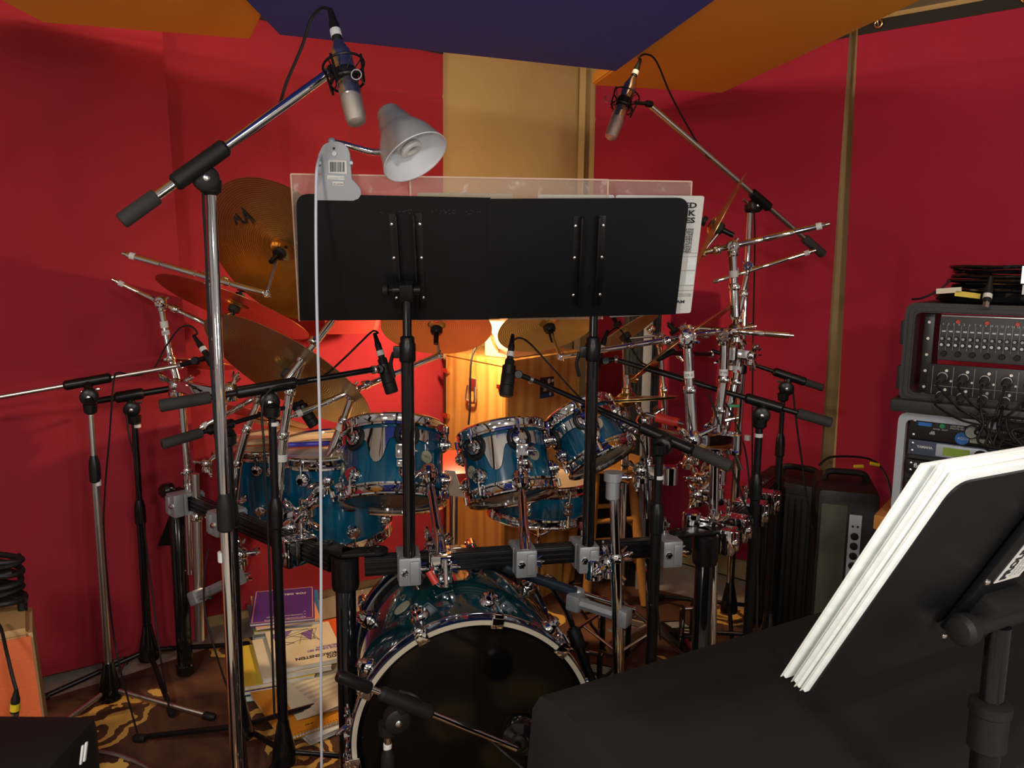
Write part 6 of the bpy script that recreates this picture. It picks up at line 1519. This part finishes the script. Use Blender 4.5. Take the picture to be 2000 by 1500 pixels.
MB().box(G(.420, z0 + hz * .46, .006), (.095, .004, hz * .50), (gx, gn, Z1), .001).build('display_bezel', 'panel', mx); MB().box(G(.425, z0 + hz * .52, .0088), (.075, .002, hz * .30), (gx, gn, Z1)).build('display', 'greylcd', mx)
text('ZOOM', .012, G(.380, z0 + hz * .24, .0088), gx, Z1, 'legend', 'panel_lettering', mx, bold=.0004, sx=1.2)
z0, z1 = gy(790, .06), gy(710, .06); hz = z1 - z0
pp_ = thing('patchbay', 'black input panel with two rows of plugged cables under the mixer', 'input panel', G(W_ / 2, z0, 0))
MB().box(G((ml + mr) / 2 - .01, (z0 + z1) / 2, .0), (mr - ml + .02, .012, hz), (gx, gn, Z1), .001).build('front_panel', 'panel', pp_)
mb = MB()
for k in range(9): mb.box(G(.062 + k * .050, z0 + hz * .5, .0065), (.0008, .0006, hz * .9), (gx, gn, Z1))
mb.box(G((ml + mr) / 2, z0 + hz * .48, .0065), (mr - ml, .0006, .0008), (gx, gn, Z1)); mb.build('channel_lines', 'greyink', pp_)
rn = random.Random(9); nth = ['first', 'second', 'third', 'fourth', 'fifth', 'sixth', 'seventh', 'eighth']
for row, hh in enumerate((.72, .26)):
    for k in range(8):
        s = .088 + k * .050
        MB().lathe(G(s, z0 + hz * hh, .006), gn, [(.014, 0), (.014, .003)], 20).build('socket', 'panel', pp_)
        MB().lathe(G(s + .020, z0 + hz * hh - .012, .006), gn, [(.003, 0), (.003, .003)], 8).build('panel_screw', 'satin', pp_)
        MB().lathe(G(s + .008, z0 + hz * hh + .016, .006), gn, [(.004, 0), (.004, .006)], 10).build('latch_button', 'satin', pp_)
        pl_ = thing('cable_plug', '%s plug from the left in the %s row of the cable panel' % (nth[k], ('upper', 'lower')[row]), 'cable plug', G(s, z0 + hz * hh, .008), 'plugs in the cable panel')
        MB().lathe(G(s, z0 + hz * hh, .009), gn - Z1 * .15, [(.011, 0), (.0115, .003), (.0115, .026), (.009, .032), (.006, .05)], 18).build('plug_shell', 'grip', pl_)
        MB().lathe(G(s, z0 + hz * hh, .013), gn - Z1 * .15, [(.0122, 0), (.0122, .005)], 18).build('plug_ring', 'legend', pl_)
        st0 = G(s, z0 + hz * hh - .008, .058); tgt = G(.20 + .012 * k + rn.uniform(-.02, .02), zc0 + .0 + rn.uniform(-.01, .03), .10 + rn.uniform(0, .04))
        if k % 2 == row % 2 or k < 4:
            cable('patch_cable', 'cable from the %s plug of the %s row of the cable panel' % (nth[k], ('upper', 'lower')[row]), [st0, st0 + gn * .02 - Z1 * .012, (st0 + tgt) / 2 + gn * .03 - Z1 * .01, tgt, tgt - Z1 * .05 + gx * rn.uniform(-.04, .04), tgt + V((0, 0, -.06)) + gx * (.06 + rn.uniform(-.02, .04)) - gn * .03, tgt + V((0, 0, -.02)) + gx * .12 - gn * .03], .0032, group='cables of the cable panel')
fc = thing('power_strip', 'black power strip with red switch lying between the two cases', 'power strip', G(.30, zc0 - .02, .05))
MB().box(G(.31, zc0 + .005, .065), (.16, .05, .035), (gx, gn, Z1), .006).build('strip_body', 'rubber', fc); MB().box(G(.325, zc0 + .008, .092), (.034, .006, .018), (gx, gn, Z1), .003).build('rocker_switch', 'red', fc); text('ON  OFF  RESET', .006, G(.26, zc0 + .015, .0915), gx, Z1, 'legend', 'panel_lettering', fc)
# things on top of the upper case
ty = zc1 + .001
tray = thing('tray', 'low black tray on top of the upper rack case, under the coiled cables', 'tray', G(.17, ty, -.12))
MB().lathe(G(.17, ty, -.12), Z1, [(.12, 0), (.135, .006), (.145, .03), (.138, .03), (.128, .010), (.001, .008)], 40).build('tray_bowl', 'gloss', tray)
for i in range(7):
    pts = []; R = .115 - .006 * (i % 3)
    for k in range(26):
        a = k * 2 * PI / 12 + i * .7; pts.append(G(.185 + (R + rn.uniform(-.008, .008)) * math.cos(a), ty + .022 + i * .0125 + rn.uniform(-.002, .002), -.12 + (R * .95 + rn.uniform(-.008, .008)) * math.sin(a)))
    cable('coiled_cable', ['lowest', 'second lowest', 'third lowest', 'middle', 'third highest', 'second highest', 'topmost'][i] + ' coil of black cable in the tray on the rack case', pts, .0055, 'gloss', 'coiled cables in the tray')
cable('coiled_cable', 'loose black cable end arching up right from the coils', [G(.25, ty + .10, -.06), G(.29, ty + .115, -.05), G(.33, ty + .09, -.04), G(.36, ty + .04, -.04), G(.37, ty + .005, -.06)], .003)
cable('coiled_cable', 'loose black cable drooping left from the tray over the case top', [G(.08, ty + .06, -.02), G(.06, ty + .035, .0), G(.02, ty + .012, .0), G(-.01, ty + .006, -.02)], .003)
bag = thing('plastic_bag_tag', 'clear and white hang tag strapped round the coiled cables', 'tag', G(.275, ty + .05, .0), None)
mb = MB(); mb.box(G(.262, ty + .078, .006), (.034, .002, .045), (gx, gn, Z1)); mb.build('foil_tag', 'satin', bag); MB().box(G(.264, ty + .040, .007), (.028, .002, .024), (gx, gn, Z1)).build('paper_tag', 'paper', bag)
p_ = thing('cable_plug', 'cable plug with white band hanging over the front of the case top', 'cable plug', G(.175, ty + .02, .03), 'cable plugs on the mics')
mb = MB(); xlr(mb, G(.178, ty + .006, .05), Z1 + gn * -.6, .010); mb.build('plug_shell', 'rubber', p_); MB().lathe(G(.178, ty + .016, .044), Z1 + gn * -.6, [(.011, 0), (.011, .012)], 16).build('tape_band', 'tape', p_); MB().lathe(G(.178, ty + .006, .05), -Z1 + gn * .6, [(.008, 0), (.0075, .016)], 14).build('plug_nose', 'satin', p_)
for i, (s, h, ang, lb) in enumerate(((.085, .034, .1, 'folded yellowish note leaning on the left tray rim'), (.13, .024, -.1, 'green and white note on the front tray rim'))):
    tag(MB().box(G(s, ty + h, .022), (.06, .002, .014), (gx * math.cos(ang) + Z1 * math.sin(ang), gn, Z1 * math.cos(ang) - gx * math.sin(ang))).build('paper_note', 'oldpaper' if i == 0 else 'yellowcover', loc=G(s, ty + h, .022)), lb, 'note', 'notes in the tray')
for i in range(4):
    tag(MB().box(G(.36 + .012 * (i % 2), ty + .004 + i * .0075, -.08), (.20, .16, .006), (gx * math.cos(.1 * i) + gn * math.sin(.1 * i), gn * math.cos(.1 * i) - gx * math.sin(.1 * i), Z1), .001).build('paper_pad', 'paper', loc=G(.36, ty + i * .0075, -.08)), ['lowest', 'second lowest', 'second highest', 'topmost'][i] + ' white paper pad stacked right of the coiled cables', 'paper', 'paper pads on the rack case')

# ------------------------------------------------------------------ draped table in front
zt_ = .75
tA, tB = V((.03, 1.165, 0)), V((.06, 1.20, 0)); 
far = [Pz(x, y, zt_) for x, y in ((1040, 1385), (1062, 1365), (1350, 1291), (1500, 1250), (1640, 1190))]
d_ = (far[4] - far[1]).normalized(); f1, f2 = far[1], far[1] + d_ * 1.14; nn_ = V((d_.y, -d_.x, 0))
near1, near2 = f1 + nn_ * .46, f2 + nn_ * .46
tabl = thing('table', 'table wholly draped in black cloth at the lower right', 'table', ((f1 + near2) / 2) * V((1, 1, 0)))
MB().prism([q - Z1 * .032 for q in (f1 + (near2 - f1) * .02, near1 + (f2 - near1) * .02, near2 + (f1 - near2) * .02, f2 + (near1 - f2) * .02)], .028).build('table_top', 'black', tabl, flat=True)
for q in (f1, f2, near1, near2):
    c = (f1 + near2) / 2; qq = q + (c - q) * .1; MB().tube(V((qq.x, qq.y, 0)), V((qq.x, qq.y, zt_ - .035)), .016).build('leg', 'black', tabl)
mb = MB(); NX, NY = 80, 44; LX = (f2 - f1).length; LY = .46; drop = .42
rows = []
for i in range(NX + 1):
    row = []
    for j in range(NY + 1):
        a = -drop + (LX + 2 * drop) * i / NX; b = -drop + (LY + 2 * drop) * j / NY
        ox = min(0, a) if a < LX else a - LX; oy = min(0, b) if b < LY else b - LY
        ca, cb = min(max(a, 0), LX), min(max(b, 0), LY)
        over = max(abs(ox), abs(oy)); fold = .018 * math.sin((ca + cb * 1.3) * 22) * (over / drop)
        p = f1 + d_ * ca + nn_ * cb
        dirx = (d_ * (1 if ox > 0 else -1 if ox < 0 else 0) + nn_ * (1 if oy > 0 else -1 if oy < 0 else 0))
        sag = .0035 * math.sin(ca * 5 + cb * 3) + .003 * math.sin(ca * 11 - cb * 7)
        wr = .006 * math.exp(-((cb - .12 - .10 * ca) / .022) ** 2) + .004 * math.exp(-((cb - .30 + .05 * ca) / .03) ** 2)
        p = p + dirx * (.012 + .05 * over + fold) if over > 0 else p
        row.append(mb.bm.verts.new(V((p.x, p.y, zt_ + .004 + (sag * .4 + wr + .003) * (1 if over == 0 else 0) - over * .985))))
    rows.append(row)
for i in range(NX):
    for j in range(NY): mb.bm.faces.new((rows[i][j], rows[i + 1][j], rows[i + 1][j + 1], rows[i][j + 1]))
bmesh.ops.solidify(mb.bm, geom=mb.bm.faces[:], thickness=-.0015)
tag(mb.build('tablecloth', 'blackcloth', loc=(f1 + near2) / 2), 'black cloth draped over the table at the lower right', 'tablecloth')

# near music stand with thick books, lower right
Bc = P(1580, 1358, .80)
wv = V((.885, .466, 0)).normalized(); nh = V((wv.y, -wv.x, 0)); phi = math.radians(27.5)
ev = (Z1 * math.cos(phi) + nh * math.sin(phi)).normalized(); Ld, Wd = .308, .47
fnv = ev.cross(wv).normalized(); fnv = fnv if fnv.dot(nh) > 0 else -fnv      # back of the desk, towards us
nd = thing('music_stand', 'near black music stand at the lower right, its back turned, with white maker sticker', 'music stand', V(((Bc + wv * Wd / 2).x, (Bc + wv * Wd / 2).y, .009)))
mb = MB(); mb.prism(rounded([Bc, Bc + ev * Ld, Bc + ev * Ld + wv * Wd, Bc + wv * Wd], .022, (1, 2)), .004); mb.build('desk_panel', 'desk', nd, flat=True)
MB().box(Bc + wv * Wd / 2 - fnv * .03, (Wd, .06, .003), (wv, fnv, ev)).build('bottom_lip', 'desk', nd)
cm = Bc + wv * .208 + ev * Ld * .53
MB().box(cm + fnv * .006, (.085, .008, Ld * .62), (wv, fnv, ev), .002).build('back_plate', 'desk', nd)
for s in (-.036, .036):
    for k in (-.105, -.015, .075): MB().lathe(cm + wv * s + ev * k + fnv * .010, fnv, [(.004, 0), (.004, .0015), (.002, .003)], 14).build('rivet', 'satin', nd)
hb = cm - ev * .070 + fnv * .026 + wv * .016
MB().tube(hb - wv * .055, hb + wv * .055, .0115, n=20).build('tilt_barrel', 'rubber', nd)
MB().lathe(hb - wv * .055, -wv, [(.010, 0), (.017, .003), (.018, .016), (.014, .022), (.006, .024)], 24).build('tilt_knob', 'rubber', nd)
mb = MB(); mb.box(hb + fnv * -.010, (.07, .03, .06), (wv, fnv, ev), .006); mb.build('tilt_head', 'rubber', nd)
ptop = hb - Z1 * .01
zk = P(1940, 1440, ptop.y).z
MB().tube(V((ptop.x, ptop.y, zk)), ptop, .0125, n=24).build('upper_tube', 'gloss', nd)
MB().tube(V((ptop.x, ptop.y, .06)), V((ptop.x, ptop.y, zk)), .0155, n=24).build('lower_tube', 'black', nd)
MB().lathe((ptop.x, ptop.y, zk - .015), (0, 0, 1), [(.017, 0), (.0205, .003), (.0205, .045), (.0225, .047), (.0225, .058), (.015, .062)], 24).build('height_clutch', 'rubber', nd)
for a in (-.6, -2.6, 1.5 + PI): MB().path([V((ptop.x, ptop.y, .14)), V((ptop.x + .1 * math.cos(a), ptop.y + .1 * math.sin(a), .09)), V((ptop.x + .22 * math.cos(a), ptop.y + .22 * math.sin(a), .018))], .010).build('leg', 'black', nd)
lbc = cm + ev * .02 + wv * .004 + fnv * .0105
stl = MB(); lu = (ev * .93 + wv * .37).normalized(); lu = ev; lv = -wv
MB().box(lbc, (.046, .001, .082), (wv, fnv, ev)).build('maker_sticker', 'paper', nd)
text('PROLINE', .0155, lbc - ev * .037 - wv * .008 + fnv * .0007, ev, -wv, 'ink', 'sticker_lettering', nd, bold=.0006, sx=1.05)
for i, s in enumerate(('Professional Music Stand', 'Model GMS80A', 'Made in China')): text(s, .0058, lbc - ev * .034 + wv * (.0005 + .0078 * i) + fnv * .0007, ev, -wv, 'greyink', 'sticker_lettering', nd)
# four thick books on its ledge, overhanging the near edge
off = -.001; G5 = 'thick white books on the near music stand'
for i, (th, dl, hh, lb) in enumerate(((.0055, -.006, .313, 'white book directly against the near music stand desk'), (.0055, -.009, .316, 'second white book from the near music stand desk'), (.0055, -.008, .315, 'third white book from the near music stand desk'), (.006, -.016, .306, 'outermost white book on the near music stand'))):
    cc = Bc + wv * (dl + .155) + ev * (hh / 2 + .003) - fnv * (.001 - off + th / 2)
    r = thing('music_book', lb, 'book', cc - ev * hh / 2, G5)
    MB().box(cc, (.31, th - .0012, hh), (wv, fnv, ev), .0018).build('pages', 'pages', r)
    MB().box(cc - fnv * (th / 2 - .0004), (.315, .0007, hh + .003), (wv, fnv, ev), .0002).build('cover', 'paper', r)
    off -= th + (.0006 if i < 2 else .003)

# ------------------------------------------------------------------ lower left corner
ac = P(40, 1330, 1.95)
oa = thing('guitar_amplifier', 'orange guitar amplifier with tan piping at the lower left edge', 'amplifier', V((ac.x - .16, 2.05, .009)))
Q1, Q0 = P(62, 1228, 1.88), P(104, 1450, 1.80); fnA = V((.52, -.854, 0)).normalized(); axA = V((-fnA.y, fnA.x, 0)); axA = axA if axA.x > 0 else -axA
zt1 = Q1.z
top_ = [Q1, Q1 - axA * .5, Q1 - axA * .5 - fnA * .2, Q1 - fnA * .2]
B0 = V((Q0.x, Q0.y, .012)); bot_ = [B0, B0 - axA * .56, B0 - axA * .56 - fnA * .26, B0 - fnA * .26]
mb = MB(); vt = [mb.bm.verts.new(q) for q in top_]; vb = [mb.bm.verts.new(q) for q in bot_]
mb.bm.faces.new(vt); mb.bm.faces.new(vb[::-1]); mb.bridge(vb, vt); bmesh.ops.bevel(mb.bm, geom=mb.bm.edges[:], offset=.014, segments=3, affect='EDGES'); mb.build('cabinet', 'amptrim', oa)
ins = [top_[0] - axA * .004 + fnA * .003 - Z1 * .016, top_[1] + axA * .004 + fnA * .003 - Z1 * .016, bot_[1] + axA * .004 + fnA * .003 + Z1 * .02, bot_[0] - axA * .004 + fnA * .003 + Z1 * .02]
mb = MB(); mb.prism(ins[::-1], .006 if (ins[1] - ins[0]).cross(ins[3] - ins[0]).dot(fnA) < 0 else -.006); mb.build('front_panel', 'ampcloth', oa, flat=True)
MB().path([top_[0] + V((-.2, .11, -.004)), top_[0] + V((-.19, .11, .03)), top_[0] + V((-.10, .11, .03)), top_[0] + V((-.09, .11, -.004))], .012).build('carry_handle', 'rubber', oa)
bg = thing('cable_bundle', 'black coiled cable bundle on top of the orange amplifier at the left edge', 'cable', top_[0] + V((-.13, .1, 0)))
rn = random.Random(2)
for i in range(5):
    pts = [top_[0] + V((-.17 + .085 * math.cos(k * .7 + i) * (1 + rn.uniform(-.1, .1)), .10 + .05 * math.sin(k * .7 + i), .03 + .028 * i + .006 * math.sin(k))) for k in range(14)]
    MB().path(pts, .008).build('cable_coil', 'rubber', bg)
xc = thing('cable_plug', 'black cable plug with yellow band hanging in front of the orange amplifier', 'cable plug', P(28, 1400, 1.70))
a, b = P(31, 1355, 1.70), P(27, 1415, 1.70); d = (b - a)
mb = MB(); mb.lathe(a, d, [(.004, -.012), (.008, .008), (.0095, .012), (.0095, d.length * .6)], 18); mb.build('plug_shell', 'rubber', xc); MB().lathe(a + d * .3, d, [(.0105, 0), (.0105, .018)], 18).build('tape_band', 'yellow', xc); MB().lathe(a + d * .6, d, [(.0092, 0), (.0092, d.length * .4)], 18).build('plug_nose', 'satin', xc)
cable('mic_cable', 'black cable hanging down over the orange amplifier to the yellow-banded plug', [P(-10, 1210, 1.85), P(2, 1228, 1.80), P(12, 1270, 1.74), P(24, 1320, 1.71), a - d.normalized() * .010], .004)
cb = thing('monitor_case', 'black rounded case with two white stripes at the bottom left corner', 'case', P(60, 1580, 1.30) * V((1, 1, 0)) + Z1 * .009)
c0_, c1_ = P(-120, 1510, 1.36), P(148, 1512, 1.36); zt2 = P(120, 1448, 1.36).z
mb = MB(); mb.box(V(((c0_.x + c1_.x) / 2, 1.36 + .0, (zt2 + .009) / 2)), ((c1_.x - c0_.x), .20, zt2 - .012), None, .03); mb.build('case_body', 'rubber', cb)
for k in range(2): MB().box(P(160 + k * 7, 1474 - k * 6, 1.255) + V((0, .0, 0)), (.004, .006, .034), (CR, FW, (CU + CR * .12).normalized()), .002).build('white_stripe', 'tape', cb)
cable('power_cable', 'grey cable curving on the rug from the black case at bottom left', [Pz(172, 1468, .014), Pz(200, 1469, .014), Pz(240, 1478, .014), Pz(290, 1500, .014), Pz(350, 1545, .014)], .006, 'satin')
# papers and a black tray near the second stand from the left, low on the left rack leg
bt = thing('angled_tray', 'small black angled tray clamped at the far end of the left side bar', 'tray', P(345, 1030, 2.64))
mb = MB(); mb.prism([P(333, 1002, 2.62), P(350, 1000, 2.62), P(345, 1065, 2.66), P(308, 1066, 2.66)], .02); mb.build('tray_body', 'black', bt, flat=True)
kb = thing('mount_knob', 'dark round knob at the far end of the left side bar', 'knob', P(335, 955, 2.58)); MB().lathe(P(335, 955, 2.58), V((-.4, -.9, 0)), [(.018, 0), (.026, .006), (.026, .03), (.018, .04)], 20).build('knob_body', 'gloss', kb)
